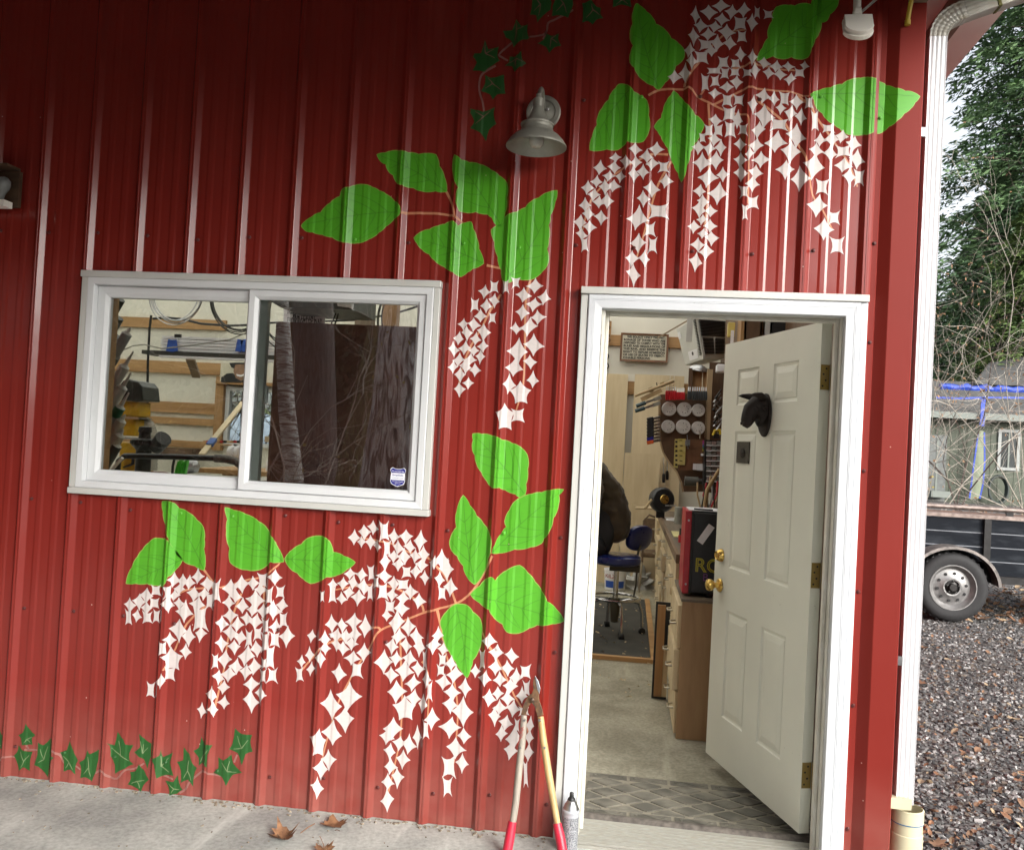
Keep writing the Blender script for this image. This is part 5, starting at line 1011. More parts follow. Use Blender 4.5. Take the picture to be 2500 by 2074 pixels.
tail([(2401, 970), (2399, 1020), (2397, 1040)], .16, 'tail'); tail([(2388, 1060), (2378, 1130), (2367, 1216)], .05, 'tail'); tail([(2403, 1055), (2404, 1130), (2400, 1180), (2392, 1216)], .05, 'tail'); tail([(2285, 970), (2340, 972), (2420, 970), (2510, 971)], .07, 'eave_strip')
m = MB(); p = [sx_(x, y, SHY-.5) for x, y in ((2392, 1050), (2402, 1052), (2402, 1150), (2396, 1200), (2388, 1217), (2369, 1217), (2378, 1140))]; m.prism(p, (0, .03, 0))
lb = m.build('leaning_sheet', pm('pale_green_panel', (.20, .23, .155), .6, var=.1)); tag(lb, 'pale green panel leaning on the shed between blue tarp tails', 'panel')
hc = sx_(2438, 1198, SHY-.4); hs = thing('garden_hose', 'coiled dark hose leaning against the shed under its window', 'hose', hc)
for k in range(3):
    m = MB(); m.tube([hc+Vector((math.cos(a)*(.34-.02*k), .05*k, .05+math.sin(a)*(.52-.02*k))) for a in [2*math.pi*i/24 for i in range(25)]], .045, 6, cap=False); m.build('hose_loop', pm('dark_hose', (.03, .04, .035), .6), hs, True)

# ------------------------------------------------------------------ trees
BARK = pm('conifer_bark', (.075, .058, .048), .9, var=.4, scale=5, c2=(.14, .115, .10), bump=1.0, bscale=14, stretch=(1, 1, .12))
def leafmat(name, a, b_):
    m = pm(name, a, .65, var=.35, scale=.9, c2=b_, thr=(.35, .65)); return m
NEEDLE = leafmat('spruce_needles', (.055, .125, .060), (.17, .28, .12)); NEEDLE2 = leafmat('cedar_needles', (.024, .055, .022), (.075, .115, .042)); BROWNL = leafmat('brown_leaves', (.13, .065, .03), (.24, .13, .06)); YELL = leafmat('yellow_leaves', (.45, .33, .04), (.55, .43, .10))
def conifer_mesh(h, rad, seed, dens=1.0, low=.06, droop=.35, clump=26, qs=1.0, tp=.8):
    g_ = rnd(seed); tk = MB(); tk.tube([(0, 0, -.3), (0, 0, h*.02), (.05, 0, h*.3), (0, .05, h*.65), (0, 0, h)], [h*.017, h*.014, h*.011, h*.006, .01], 10)
    cr = MB(); z = h*low
    while z < h*.985:
        t = z/h; L = rad*(1-t)**tp*(.78+.22*g_.random())+.15; nb = g_.randint(4, 6); a0 = g_.uniform(0, 6.28)
        for k in range(nb):
            a = a0+6.28*k/nb+g_.uniform(-.35, .35); l_ = L*g_.uniform(.55, 1.12); d = Vector((math.cos(a), math.sin(a), 0)); sd_ = Vector((-d.y, d.x, 0))
            tipz = -droop*l_*g_.uniform(.6, 1.3)+.25*l_*t
            pts = [Vector((0, 0, z))+d*(l_*s_)+Vector((0, 0, tipz*s_*s_+.10*l_*math.sin(3.14*s_))) for s_ in (0, .35, .7, 1.0)]
            tk.tube(pts, [l_*.012+.01, l_*.009+.006, .008, .004], 3, cap=False)
            n_ = int(clump*dens*1.35*(.4+l_/rad))
            for j in range(n_):
                s_ = g_.uniform(.12, 1.03); i_ = min(2, int(s_*2.99)); f_ = max(0, min(1, s_*3-i_)); p = pts[i_].lerp(pts[min(3, i_+1)], f_)
                wd = l_*.30*(1.05-s_*.75); p = p+sd_*g_.uniform(-wd, wd)+Vector((0, 0, g_.uniform(-.10, .03)*l_))
                q = g_.uniform(.16, .42)*(h/26)**.4*qs; u = (d*g_.uniform(.3, 1)+sd_*g_.uniform(-.9, .9)+Vector((0, 0, g_.uniform(-.6, .15)))).normalized()*q
                v = u.cross(Vector((g_.uniform(-1, 1), g_.uniform(-1, 1), 1))).normalized()*q*.17
                b_ = len(cr.v); cr.v += [tuple(p-v*.6), tuple(p+u*.5-v), tuple(p+u*1.1), tuple(p+u*.55+v)]; cr.f.append((b_, b_+1, b_+2, b_+3)); cr.m.append(0)
        z += h*.0165*(1.15-.4*t)/max(.6, dens**.5)
    return tk, cr
def conifer(x, y, h, rad, seed, label, mat=NEEDLE, dens=1.0, low=.06, grp='conifers behind the shed', clump=26, droop=.35, qs=1.0, tp=.8):
    t_ = thing('conifer_tree', label, 'tree', (x, y, gz(x, y)), grp); tk, cr = conifer_mesh(h, rad, seed, dens, low, droop, clump, qs, tp)
    o1 = tk.build('trunk', BARK, None, True); o2 = cr.build('crown', mat, None)
    for o in (o1, o2): o.parent = t_
    return t_, o1, o2
c1 = at(2540, 1100, 44.0); conifer(c1.x, 44.0, 36, 10.0, 1, 'tallest dark spruce rising behind the shed', dens=1.9, clump=120, droop=.28, tp=.55)
c2 = at(2420, 1100, 52.0); conifer(c2.x, 52.0, 20, 6.0, 2, 'lower spruce behind the shed beside the tallest one', dens=1.8, clump=110)
c5 = at(2350, 1100, 60.0); conifer(c5.x, 60.0, 16.5, 5.4, 12, 'blue green spruce behind the shed between two taller ones', NEEDLE, 1.5, clump=90)
c3 = at(2290, 1100, 56.0); conifer(c3.x-1, 56.0, 13, 5.0, 3, 'short conifer behind the shed next to the downspout', NEEDLE2, 1.4, clump=80)
c4_ = at(2480, 1100, 38.5); conifer(c4_.x+.4, 38.5, 14, 5.0, 4, 'mid height bright conifer just behind the shed roof', leafmat('light_needles', (.07, .14, .04), (.17, .24, .07)), dens=1.4, clump=80)
def branchy(m, lf, p, d, L, r, lvl, g_, leaf=0.0, lsize=.05, up=.12, kids=(3, 5), seg=5):
    pts = [p]; dd = d.copy(); q = p.copy()
    for i in range(seg):
        dd = (dd+Vector((g_.uniform(-.34, .34), g_.uniform(-.34, .34), g_.uniform(-.28, .22)+up*.3))).normalized(); q = q+dd*(L/seg); pts.append(q.copy())
    m.tube(pts, [r*(1-.7*i/seg) for i in range(seg+1)], 5 if lvl > 1 else 3, cap=False)
    if lvl == 0 or r < .0012:
        for k in range(int(leaf*6+g_.random())):
            if g_.random() < leaf:
                c = pts[g_.randint(1, seg)]; s_ = lsize*g_.uniform(.6, 1.3); u = Vector((g_.uniform(-1, 1), g_.uniform(-1, 1), g_.uniform(-1.2, .1))).normalized()*s_; v = u.orthogonal().normalized()*s_*.4
                lf.add([c, c+u*.5-v, c+u, c+u*.5+v], [(0, 1, 2, 3)])
        return
    for k in range(g_.randint(*kids)):
        i = g_.randint(1, seg); c = pts[i]; a = g_.uniform(.45, 1.0); ax = dd.cross(Vector((g_.uniform(-1, 1), g_.uniform(-1, 1), g_.uniform(-1, 1)))).normalized()
        nd = (Matrix.Rotation(a, 3, ax) @ dd).normalized(); branchy(m, lf, c, nd, L*g_.uniform(.45, .75), r*.55, lvl-1, g_, leaf, lsize, up, kids, seg)
TWIG = pm('pale_twig', (.36, .32, .27), .8, var=.25, scale=10); TWIGD = pm('dark_twig', (.085, .06, .05), .8, var=.3, scale=10)
def shrub(base, n_, L, r, seed, label, tw, leafm, leaf, lsize, lean=(0, 0, 0), lvl=3, grp=None, spread=.5, name='bare_shrub'):
    t_ = thing(name, label, 'shrub', base, grp); g_ = rnd(seed); m, lf = MB(), MB()
    for k in range(n_):
        d = (Vector((g_.uniform(-spread, spread), g_.uniform(-spread, spread), 1))+Vector(lean)).normalized(); branchy(m, lf, Vector(base)+Vector((g_.uniform(-.15, .15), g_.uniform(-.15, .15), 0)), d, L*g_.uniform(.7, 1.1), r*g_.uniform(.7, 1.1), lvl, g_, leaf, lsize)
    m.build('branches', tw, t_)
    if lf.f: lf.build('leaves', leafm, t_)
    return t_
b = at(2215, 1200, 13.5); shrub((b.x, 13.5, gz(0, 13.5)), 3, 3.9, .015, 4, 'pale bare shrub arching over from behind the downspout', TWIG, BROWNL, .25, .06, (.5, 0, .3), 3, 'bare shrubs by the yard')
b = at(2560, 1200, 14.5); shrub((b.x, 14.5, gz(0, 14.5)), 4, 4.2, .015, 7, 'pale bare shrub arching in above the trailer from beyond the frame', TWIG, BROWNL, .3, .06, (-.5, 0, .5), 3, 'bare shrubs by the yard')
b = at(2345, 1200, 21.0); shrub((b.x, 21.0, gz(0, 21.0)), 3, 6.6, .026, 9, 'tall dark twiggy shrub with brown leaves before the conifers', TWIGD, BROWNL, .8, .085, (.10, 0, .9), 3, 'bare shrubs by the yard', spread=.3)
b = at(2250, 1225, 10.5); shrub((b.x, 10.5, gz(0, 10.5)), 4, .95, .012, 12, 'low shrub with yellow leaves beside the downspout', TWIGD, YELL, .8, .055, (.25, 0, 0), 2, 'bare shrubs by the yard')

# ------------------------------------------------------------------ trees in front of the porch, seen mirrored in the window
def mir(x, y, Y):
    'point at depth Y (in front of the wall) that the glass mirrors at pixel x, y'
    p = at(x, y, -Y); return Vector((p.x, Y, p.z))
def trunk_tree(name, label, pts, rr, mat, seed, crown=None, grp='trees in front of the porch'):
    t_ = thing(name, label, 'tree', (pts[0][0], pts[0][1], pts[0][2]), grp); m = MB(); m.tube(pts, rr, 22, up=(1, 0, 0))
    me = m.build('trunk', mat, t_, True); return t_
def barkmat(name, a, b_, sc_, st, strength=1.):
    m, t, n, b, l = newmat(name); setp(b, Roughness=.9); tc = n.new('ShaderNodeTexCoord'); mp = n.new('ShaderNodeMapping'); mp.inputs['Scale'].default_value = st; l.new(tc.outputs['Object'], mp.inputs['Vector'])
    no = n.new('ShaderNodeTexNoise'); no.inputs['Scale'].default_value = sc_; no.inputs['Detail'].default_value = 8; no.inputs['Distortion'].default_value = 1.5; l.new(mp.outputs[0], no.inputs['Vector'])
    cr = n.new('ShaderNodeValToRGB'); e = cr.color_ramp.elements; e[0].position = .40; e[0].color = c4(a); e[1].position = .58; e[1].color = c4(b_); l.new(no.outputs['Fac'], cr.inputs['Fac']); l.new(cr.outputs[0], b.inputs['Base Color'])
    bp = n.new('ShaderNodeBump'); bp.inputs['Strength'].default_value = strength; bp.inputs['Distance'].default_value = .05; l.new(no.outputs['Fac'], bp.inputs['Height']); l.new(bp.outputs[0], b.inputs['Normal']); return m
FIRB = barkmat('fir_bark', (.11, .09, .085), (.72, .64, .62), 4.0, (3, 3, .5)); BIRB = barkmat('birch_bark', (.07, .06, .055), (.70, .68, .65), 5, (.8, .8, 5), .3); MOSS = barkmat('mossy_bark', (.05, .05, .02), (.14, .14, .05), 6, (2, 2, .6))
Yt = -8.6
def mp_(x, y): p = mir(x, y, Yt); return p
a, b = mp_(955, 1200), mp_(985, 790)
def ext(a, b, z): t = (z-a.z)/(b.z-a.z); return a.lerp(b, t)
trunk_tree('fir_tree', 'thick rough barked fir trunk mirrored at the right of the window', [ext(a, b, -.1), a, (a+b)/2, b, ext(a, b, 6), ext(a, b, 16)], [.60, .47, .36, .335, .30, .2], FIRB, 1)
a, b = mir(720, 1190, -7.2), mir(690, 790, -7.2)
trunk_tree('birch_tree', 'slim white birch trunk mirrored at the left of the right pane', [ext(a, b, -.1), a, (a+b)/2+Vector((-.03, 0, 0)), b, ext(a, b, 5), ext(a, b, 11)], [.17, .12, .105, .095, .08, .03], BIRB, 2)
a, b = mir(770, 1190, -11.5), mir(765, 790, -11.5)
trunk_tree('fir_tree', 'darker fir trunk mirrored behind the birch in the window', [ext(a, b, -.1), a, b, ext(a, b, 8), ext(a, b, 18)], [.5, .40, .36, .3, .1], barkmat('dark_fir_bark', (.03, .025, .024), (.12, .10, .095), 5, (3, 3, .5)), 3)
a, b = mir(850, 1190, -9.6), mir(925, 800, -9.6)
trunk_tree('mossy_tree', 'leaning mossy trunk mirrored beside the big fir in the window', [ext(a, b, -.1), a, b, ext(a, b, 5), ext(a, b, 9)], [.34, .22, .16, .12, .05], MOSS, 4)
g_ = rnd(31)
for k, (x, y, Y) in enumerate(((735, 1190, -6.6), (640, 1230, -7.6))):
    p = mir(x, y, Y); p.z = 0; shrub(p, 2, 2.6, .018, 40+k, ['thin leafless sapling in front of the porch mirrored between birch and fir', 'thin leafless sapling left of the birch in front of the porch'][k], TWIG, YELL, .10, .07, (.25, 0, .4), 3, 'saplings in front of the porch', name='bare_sapling')
# unseen dark slope added to keep sky gaps out of the window reflections
m = MB(); hx = [-70+i*5 for i in range(29)]; g_ = rnd(14); prof_h = [(-27, -.2), (-30, 4.5), (-36, 7.5), (-60, 9)]
m.v = [(x, y-.15*abs(x+8)*0, z*(.85+.3*g_.random())) for (y, z) in prof_h for x in hx]; W2_ = len(hx); m.f = [(j*W2_+i, j*W2_+i+1, (j+1)*W2_+i+1, (j+1)*W2_+i) for j in range(3) for i in range(W2_-1)]; m.m = [0]*len(m.f)
tag(m.build('sky_blocking_slope', pm('dark_backdrop', (.018, .022, .012), .95, var=.5, scale=.7, c2=(.05, .05, .03), bump=1., bscale=1.5)), kind='structure')
# dense forest beyond
ft, fk, fc = conifer(-9.5, -19, 9, 3.4, 6, 'dense conifer of the forest edge standing straight out from the porch', NEEDLE2, .9, .015, 'conifers of the forest in front of the porch', 30)
rg_ = rnd(77); i = 0
for (x, y) in ((-16, -18), (-22, -20), (-28, -17), (-13, -21.5), (-6, -21), (-4.5, -24), (-19, -25), (-9, -26), (-15, -28), (-33, -12), (-36, -4), (-34, -24)):
    n_ = thing('conifer_tree', 'dense conifer in the forest edge out in front of the porch', 'tree', (x, y, -.05), 'conifers of the forest in front of the porch')
    for o in (fk, fc):
        c = o.copy(); col.objects.link(c); c.parent = n_
    n_.rotation_euler = (0, 0, rg_.uniform(0, 6.28)); s_ = rg_.uniform(.75, 1.1); n_.scale = (s_, s_, s_*rg_.uniform(.9, 1.2)); i += 1
m = MB(); g_ = rnd(91)
for k in range(26000):
    x = g_.uniform(-26, -1.5); y = -14.5-g_.random()*4; z = 5.2*g_.random()**1.3+.05; s_ = g_.uniform(.16, .34); u = Vector((g_.uniform(-1, 1), g_.uniform(-1, 1), g_.uniform(-1, 1))).normalized()*s_; v = u.orthogonal().normalized()*s_*.5
    c = Vector((x, y, z)); m.add([c-u*.5, c-v, c+u*.5, c+v], [(0, 1, 2, 3)])
tag(m.build('undergrowth', leafmat('fern_green', (.025, .04, .015), (.07, .08, .03))), 'dark undergrowth along the forest edge in front of the porch', 'undergrowth', kind='stuff')
# ------------------------------------------------------------------ shop shell
BW = 7.0
PLAS = pm('white_vapour_barrier', (.74, .72, .63), .4, var=.06, scale=2, bump=.35, bscale=5, stretch=(1, 1, .35))
HARD = wood('brown_hardboard', (.075, .040, .020), (.14, .078, .040), 4, (1, 1, .3), .55, .05)
m = MB(); m.bx(-8, -5.05, BW, BW+.06, 0, 3.46); m.bx(-3.85, 1.15, BW, BW+.06, 0, 3.46); m.bx(-5.05, -3.85, BW, BW+.06, 0, 1.32); m.bx(-5.05, -3.85, BW, BW+.06, 2.05, 3.46); m.build('back_wall', PLAS, barn)
m = MB(); m.bx(1.12, 1.148, .18, BW-.001, 0, 3.46); m.build('right_inner_wall', HARD, barn)
m = MB(); m.bx(-8.05, -8, .0, BW, 0, 3.46); m.build('left_wall', PLAS, barn)
for z0, z1 in ((2.76, 2.885), (2.195, 2.345), (1.70, 1.835), (1.555, 1.64), (1.27, 1.355), (.55, .68)):
    for a, b in ((-7.9, -4.96), (-3.80, 1.1)):
        if b > 0 and z0 < 2.7 and z0 != 2.195: continue
        m = MB(); m.bx(a, b, BW-.045, BW-.002, z0, z1); m.build('girt', M['pine'], barn)
for x in (-4.955, -3.83): 
    m = MB(); m.bx(x-.06, x+.045, BW-.10, BW-.003, 1.26, 2.18); m.build('window_post', M['pinev'], barn)
m = MB(); m.bx(-5.0, -3.75, BW-.14, BW-.003, 2.085, 2.125); m.build('window_shelf', M['pine'], barn)
m = MB(); ring(m, -4.90, -3.88, 1.32, 2.06, [(0, BW), (0, BW-.05), (.05, BW-.05), (.05, BW+.03)]); bw_ = m.build('back_window', M['vinyl'], barn)
m = MB(); m.bx(-4.85, -3.93, BW+.01, BW+.014, 1.37, 2.01); m.build('window_pane', M['glass'], bw_)
# shop roof, with unseen translucent strips added to brighten the interior
SKY = bpy.data.materials.new('added_skylight_panel'); SKY.use_nodes = True; n_ = SKY.node_tree.nodes; n_.remove(n_['Principled BSDF']); tb = n_.new('ShaderNodeBsdfTranslucent'); tb.inputs[0].default_value = (.96, .93, .82, 1); SKY.node_tree.links.new(tb.outputs[0], n_['Material Output'].inputs['Surface'])
for y0, y1, mt_ in ((.0, .35, M['ceil']), (.351, 2.6, SKY), (2.601, 3.1, PLAS), (3.101, 5.0, SKY), (5.001, 5.3, PLAS), (5.301, 6.9, SKY), (6.901, 9.4, PLAS)):
    m = MB()
    if mt_ is SKY: m.add([(-7.9, y0, WALL_TOP+.02), (1.1, y0, WALL_TOP+.02), (1.1, y1, WALL_TOP+.02), (-7.9, y1, WALL_TOP+.02)], [(0, 1, 2, 3)]); m.build('added_skylight', SKY, barn)
    else: m.bx(-9, 1.16, y0, y1, WALL_TOP, WALL_TOP+.05); m.build('shop_ceiling', mt_, barn)
def d5(x, y, Y): return at(1400+x*.28694, 700+y*.28694, Y)
def d6(x, y, Y): return at(1400+x*.28694, 1100+y*.28694, Y)
def dt(x, y, Y): return at(1560+x*.17217, 880+y*.17217, Y)
def wl_(x, y, Y): return at(230+x*.27562, 720+y*.27562, Y)
def wr_(x, y, Y): return at(600+x*.30997, 700+y*.30997, Y)
def pbox(m, f, x0, y0, x1, y1, Y, dep):
    'upright box whose front face the photograph shows between two pixels at depth Y'
    a = f(x0, y0, Y); b = f(x1, y1, Y); m.bx(min(a.x, b.x), max(a.x, b.x), Y, Y+dep, min(a.z, b.z), max(a.z, b.z)); return m
# ------------------------------------------------------------------ doormat of pressed rubber tiles
MT = pm('mat_rubber', (.12, .113, .092), .8, var=.2, scale=9, c2=(.22, .205, .165), thr=(.40, .72)); MTD = pm('mat_groove', (.42, .385, .30), .85, var=.3, scale=30, c2=(.20, .18, .14))
mat_ = thing('door_mat', 'dark patterned rubber mat of diamond tiles inside the doorway', 'mat', (.42, .49, 0))
MX0, MX1, MY0, MY1 = -.06, .98, .245, .735
m = MB(); m.bx(MX0, MX1, MY0, MY1, 0, .008); m.build('mat_base', MTD, mat_)
dx, dy = .176, .124; tproto = None
def tile_mesh(pts, z0=.0081, z1=.0125):
    m = MB(); m.prism([(x, y, z0) for x, y in pts], (0, 0, z1-z0)); return m
x0, x1, y0, y1 = MX0+.075, MX1-.02, MY0+.075, MY1-.075
for j in range(0, 8):
    for i in range(0, 7):
        cx = x0+dx*(i+.5*(j % 2)); cy_ = y0+dy/2*j
        if cy_ > y1+.001 or cx > x1+dx*.3: continue
        pts = [(-dx*.40, 0), (-dx*.34, -dy*.06), (-dx*.09, -dy*.32), (0, -dy*.38), (dx*.09, -dy*.32), (dx*.34, -dy*.06), (dx*.40, 0), (dx*.34, dy*.06), (dx*.09, dy*.32), (0, dy*.38), (-dx*.09, dy*.32), (-dx*.34, dy*.06)]
        pts = [(min(max(cx+a, x0), x1), min(max(cy_+b, y0), y1)) for a, b in pts]
        if max(p[1] for p in pts)-min(p[1] for p in pts) < .02: continue
        o = tile_mesh(pts).build('diamond_tile', MT, mat_)
for j, yb in enumerate((MY0+.012, MY1-.062)):
    for i in range(5):
        xa = MX0+.08+i*.186; m = tile_mesh([(xa, yb), (xa+.172, yb), (xa+.172, yb+.05), (xa, yb+.05)], .0081, .0105); t_ = m.build('border_tile', MT, mat_)
        m = MB(); pts = []
        for k in range(17):
            t = k/16; pts.append((xa+.018+.136*t, yb+.025+.014*math.sin(2*math.pi*t), .0115))
        m.tube(pts, .0028, 5)
        for s_, c in ((1, (xa+.035, yb+.026)), (-1, (xa+.137, yb+.024))):
            m.tube([(c[0]+math.cos(a)*(.004+.002*a)*s_, c[1]+math.sin(a)*(.004+.002*a)*s_, .0115) for a in [k*.5 for k in range(9)]], .0026, 5)
        m.build('scroll_relief', MT, t_, True)
# ------------------------------------------------------------------ floor covering, shavings
m = MB(); m.bx(-2.6, .357, 3.085, 5.75, .0, .012); fm = m.build('floor_mat', pm('dark_floor_mat', (.035, .036, .034), .8, var=.35, scale=6, c2=(.06, .058, .05), bump=.2)); tag(fm, 'dark anti-fatigue mat on the shop floor under the blue stool', 'mat')
m = MB(); m.bx(-2.6, .405, 3.035, 3.083, .0, .03); e1 = m.build('edging_board', M['pine']); tag(e1, 'pine edging strip along the near side of the dark floor mat', 'board')
m = MB(); m.bx(.359, .405, 3.0835, 5.75, .0, .022); e2 = m.build('edging_board', M['pine']); tag(e2, 'pine edging strip along the drawer side of the dark floor mat', 'board')
m = MB(); g_ = rnd(55)
for k in range(110):
    x = g_.uniform(-.3, .45); y = g_.uniform(2.0, 6.2); s_ = g_.uniform(.005, .02); a = g_.uniform(0, 6.28); u = Vector((math.cos(a), math.sin(a), 0))*s_; v = Vector((-math.sin(a), math.cos(a), .3))*s_*.3; c = Vector((x, y, .018)); m.add([c-u-v, c+u-v, c+u*.8+v, c-u*.7+v+Vector((0, 0, .006))], [(0, 1, 2, 3)])
tag(m.build('wood_shavings', pm('shaving', (.45, .36, .22), .7, var=.2)), 'pale wood shavings scattered on the shop floor', 'shavings', kind='stuff')
# ------------------------------------------------------------------ back wall by the door view
rs_ = thing('rink_sign', 'framed rink rules sign with block lettering on the back wall', 'sign', d5(605, 520, BW-.06))
FRM = wood('sign_frame_wood', (.12, .05, .022), (.20, .09, .04), 6, (1, 1, .2)); CRM = pm('sign_cream', (.62, .58, .46), .6, var=.05, scale=6); INK = pm('sign_ink', (.012, .011, .010), .7)
a, b = d5(405, 392, BW-.07), d5(800, 642, BW-.07); ax, bx_, az, bz = a.x, b.x, d5(600, 398, BW-.07).z, d5(600, 638, BW-.07).z
m = MB(); ring(m, ax, bx_, bz, az, [(0, BW-.055), (0, BW-.085), (.022, BW-.08), (.022, BW-.06)]); m.build('frame', FRM, rs_)
m = MB(); m.bx(ax+.015, bx_-.015, BW-.072, BW-.060, bz+.015, az-.015); m.build('board', CRM, rs_)
lines = ['    WE SOLICIT ONLY THE PAT-', 'RONAGE OF THOSE WHO ARE', 'DISPOSED TO COMPLY WITH THE', 'RULES AND REGULATIONS OF', 'THIS RINK, AND RESERVE THE', 'RIGHT TO REFUSE ADMISSION', 'OR USE OF SKATES TO OBJECT-', 'IONABLE PERSONS.']
H_ = az-bz-.05
for k, s_ in enumerate(lines):
    t_ = text('sign_lettering', s_, INK, rs_, H_/8*1.02, (ax+.036, BW-.0745, az-.027-H_/8*(k+.5)), FRONT, .0008, 'LEFT', .0012)
    wd = t_.dimensions.x; tgt = (bx_-ax-.07)*(.66 if k == 7 else 1.0)
    t_.scale = (tgt/max(.01, max(v.co.x for v in t_.data.vertices)), 1, 1)
m = MB(); pbox(m, d5, 262, 290, 315, 480, BW-.10, .03); cp = m.build('carved_plank', M['pinev']); tag(cp, 'narrow carved wooden plank on the back wall beside the rink sign', 'plank')
cv = text('carved_letters', 'S\nB', pm('burnt_groove', (.10, .055, .025), .8), cp, .16, (0, 0, 0), FRONT, .001); p = d5(290, 385, BW-.102); cv.location = p
br = thing('bent_rods', 'pair of wavy black rods on the back wall below the carved plank', 'rods', d5(285, 650, BW-.03))
for dx_ in (0, 18):
    m = MB(); m.tube([d5(272+dx_+9*math.sin(k*1.15), 570+k*15, BW-.03) for k in range(11)], .008, 6); m.build('rod', M['darkmetal'], br, True)
def sheet(x0, y0, x1, y1, Y, lab, matl=None, lean=.10, bottom=None):
    a, b = d5(x0, y0, Y), d5(x1, y0, Y); z0 = 0 if bottom is None else d5(x0, bottom, Y).z
    m = MB(); L = lean*(a.z-z0)/2.2; m.hexa([(a.x, Y-L, z0), (b.x, Y-L, z0), (b.x, Y-L+.013, z0), (a.x, Y-L+.013, z0), (a.x, Y, a.z), (b.x, Y, a.z), (b.x, Y+.013, a.z), (a.x, Y+.013, a.z)])
    o = m.build('plywood_sheet', matl or M['ply']); tag(o, lab, 'plywood', 'plywood sheets at the back wall'); return o
sheet(150, 732, 468, 1742, BW-.10, 'tall birch plywood sheet at the left of the doorway view')
sheet(524, 742, 822, 1742, BW-.14, 'tall birch plywood sheet behind the shadow board, right of the gap')
sheet(826, 755, 856, 1742, BW-.12, 'narrow birch plywood strip beside the tall sheet')
sheet(860, 757, 945, 1742, BW-.11, 'birch plywood offcut furthest right on the back wall')
sheet(438, 1408, 742, 1742, BW-.30, 'shorter birch plywood sheet standing in front of the gap')
# ------------------------------------------------------------------ heater under the ceiling
ht = thing('heater', 'pale grey unit heater with grilles hanging from the ceiling', 'heater', d5(1090, 450, 4.1))
HG = pm('heater_enamel', (.60, .61, .57), .4, var=.05, scale=6); HG2 = pm('heater_side', (.66, .68, .66), .4, var=.04)
A, B_ = d5(1045, 262, 4.0), d5(1105, 618, 4.0); C_, D_ = d5(1300, 285, 4.22), d5(1285, 610, 4.22); E_, F_ = d5(875, 355, 4.45), d5(950, 668, 4.45)
m = MB(); G_, K_ = E_+(C_-A), F_+(D_-B_); m.hexa([B_, D_, K_, F_, A, C_, G_, E_]); m.build('cabinet', HG, ht, bevel=.006)
def quad(a, b, c, d, u, v): return (a.lerp(b, u)).lerp(d.lerp(c, u), v)
nrm = (C_-A).cross(B_-A).normalized(); nrm = nrm if nrm.y < 0 else -nrm
for k in range(22):
    for (u0, u1) in ((.07, .93),) if k < 11 else ((.10, .48), (.56, .93)):
        v0 = .05+.036*k+(.04 if k > 10 else 0); m = MB(); p = [quad(A, C_, D_, B_, u, v)+nrm*.003 for u, v in ((u0, v0), (u1, v0), (u1, v0+.022), (u0, v0+.022))]; m.prism([q_+nrm*.014 for q_ in p], nrm*-.03); m.build('grille_slot', M['black'], ht)
sn = (E_-A).cross(B_-A).normalized(); sn = sn if sn.x < 0 else -sn
for k in range(24):
    v0 = .03+.036*k; m = MB(); p = [quad(E_, A, B_, F_, u, v)+sn*.003 for u, v in ((.90, v0), (.965, v0), (.965, v0+.018), (.90, v0+.018))]; m.prism([q_+sn*.010 for q_ in p], sn*-.02); m.build('side_slot', M['black'], ht)
for (u0, u1, v0, v1, nm) in ((.33, .80, .70, .93, 'warning_label'), (.03, .16, .12, .30, 'rating_label')):
    m = MB(); p = [quad(E_, A, B_, F_, u, v)+sn*.004 for u, v in ((u0, v0), (u1, v0), (u1, v1), (u0, v1))]; m.prism(p, sn*.001); m.build(nm, M['white'], ht)
m = MB(); p = [quad(E_, A, B_, F_, .56+.045*math.cos(a), .78+.05*math.sin(a))+sn*.0055 for a in [k*.52 for k in range(12)]]; m.prism(p, sn*.001); m.build('label_disc', M['black'], ht)
m = MB(); a = d5(995, 200, 3.95); b = d5(995, 470, 3.95); m.bx(a.x-.024, a.x+.024, 3.93, 3.95, b.z, 3.45); m.build('hanger', M['greytrim'], ht)
m = MB(); m.tube([d5(715, 435, 4.3), d5(985, 278, 4.1)], .007, 6); m.build('stay_rod', pm('tan_rod', (.35, .28, .18), .6), ht)
rl = thing('round_reflector', 'shiny oval lamp reflector under the heater', 'lamp', d5(1068, 700, 3.6)); m = MB(); m.lathe([(.0, .035), (.035, .032), (.07, .012), (.076, 0), (.070, -.006), (.0, .012)], d5(1068, 702, 3.6), (.1, -.25, 1), 24); m.build('dish', M['steel'], rl, True)
m = MB(); m.tube([d5(1100, 690, 3.6), d5(1095, 900, 3.4), d5(1075, 1290, 3.12)], .004, 5); o = m.build('pull_string', pm('cord_tan', (.40, .34, .24), .8)); tag(o, 'thin pull cord hanging in front of the sanding discs', 'cord')
# ------------------------------------------------------------------ tall shelf end with the shadow board
tb_ = thing('shadow_board', 'dark brown shadow board with curved edge beside the workbench', 'tool board', d5(940, 1700, 3.2))
poly = [(740, 915), (1140, 905), (1135, 1300), (1112, 1300), (1105, 1742), (940, 1742), (925, 1660), (885, 1570), (825, 1495), (770, 1405), (742, 1300)]
m = MB(); m.prism([d5(x, y, 3.2) for x, y in poly], (0, .02, 0)); m.build('board', HARD, tb_)
LW = wood('pale_edge_wood', (.42, .30, .17), (.56, .42, .26), 6); m = MB()
edge = [(738, 915), (736, 1250), (742, 1300), (770, 1405), (825, 1495), (885, 1570), (925, 1660), (940, 1742)]
for a, b in zip(edge, edge[1:]): m.bar(d5(*a, 3.205), d5(*b, 3.205), .026, .008, up=(0, 1, 0))
m.build('edge_band', LW, tb_)
m = MB(); pbox(m, d5, 1142, 700, 1158, 1310, 3.2, .03); m.build('edge_post', LW, tb_)
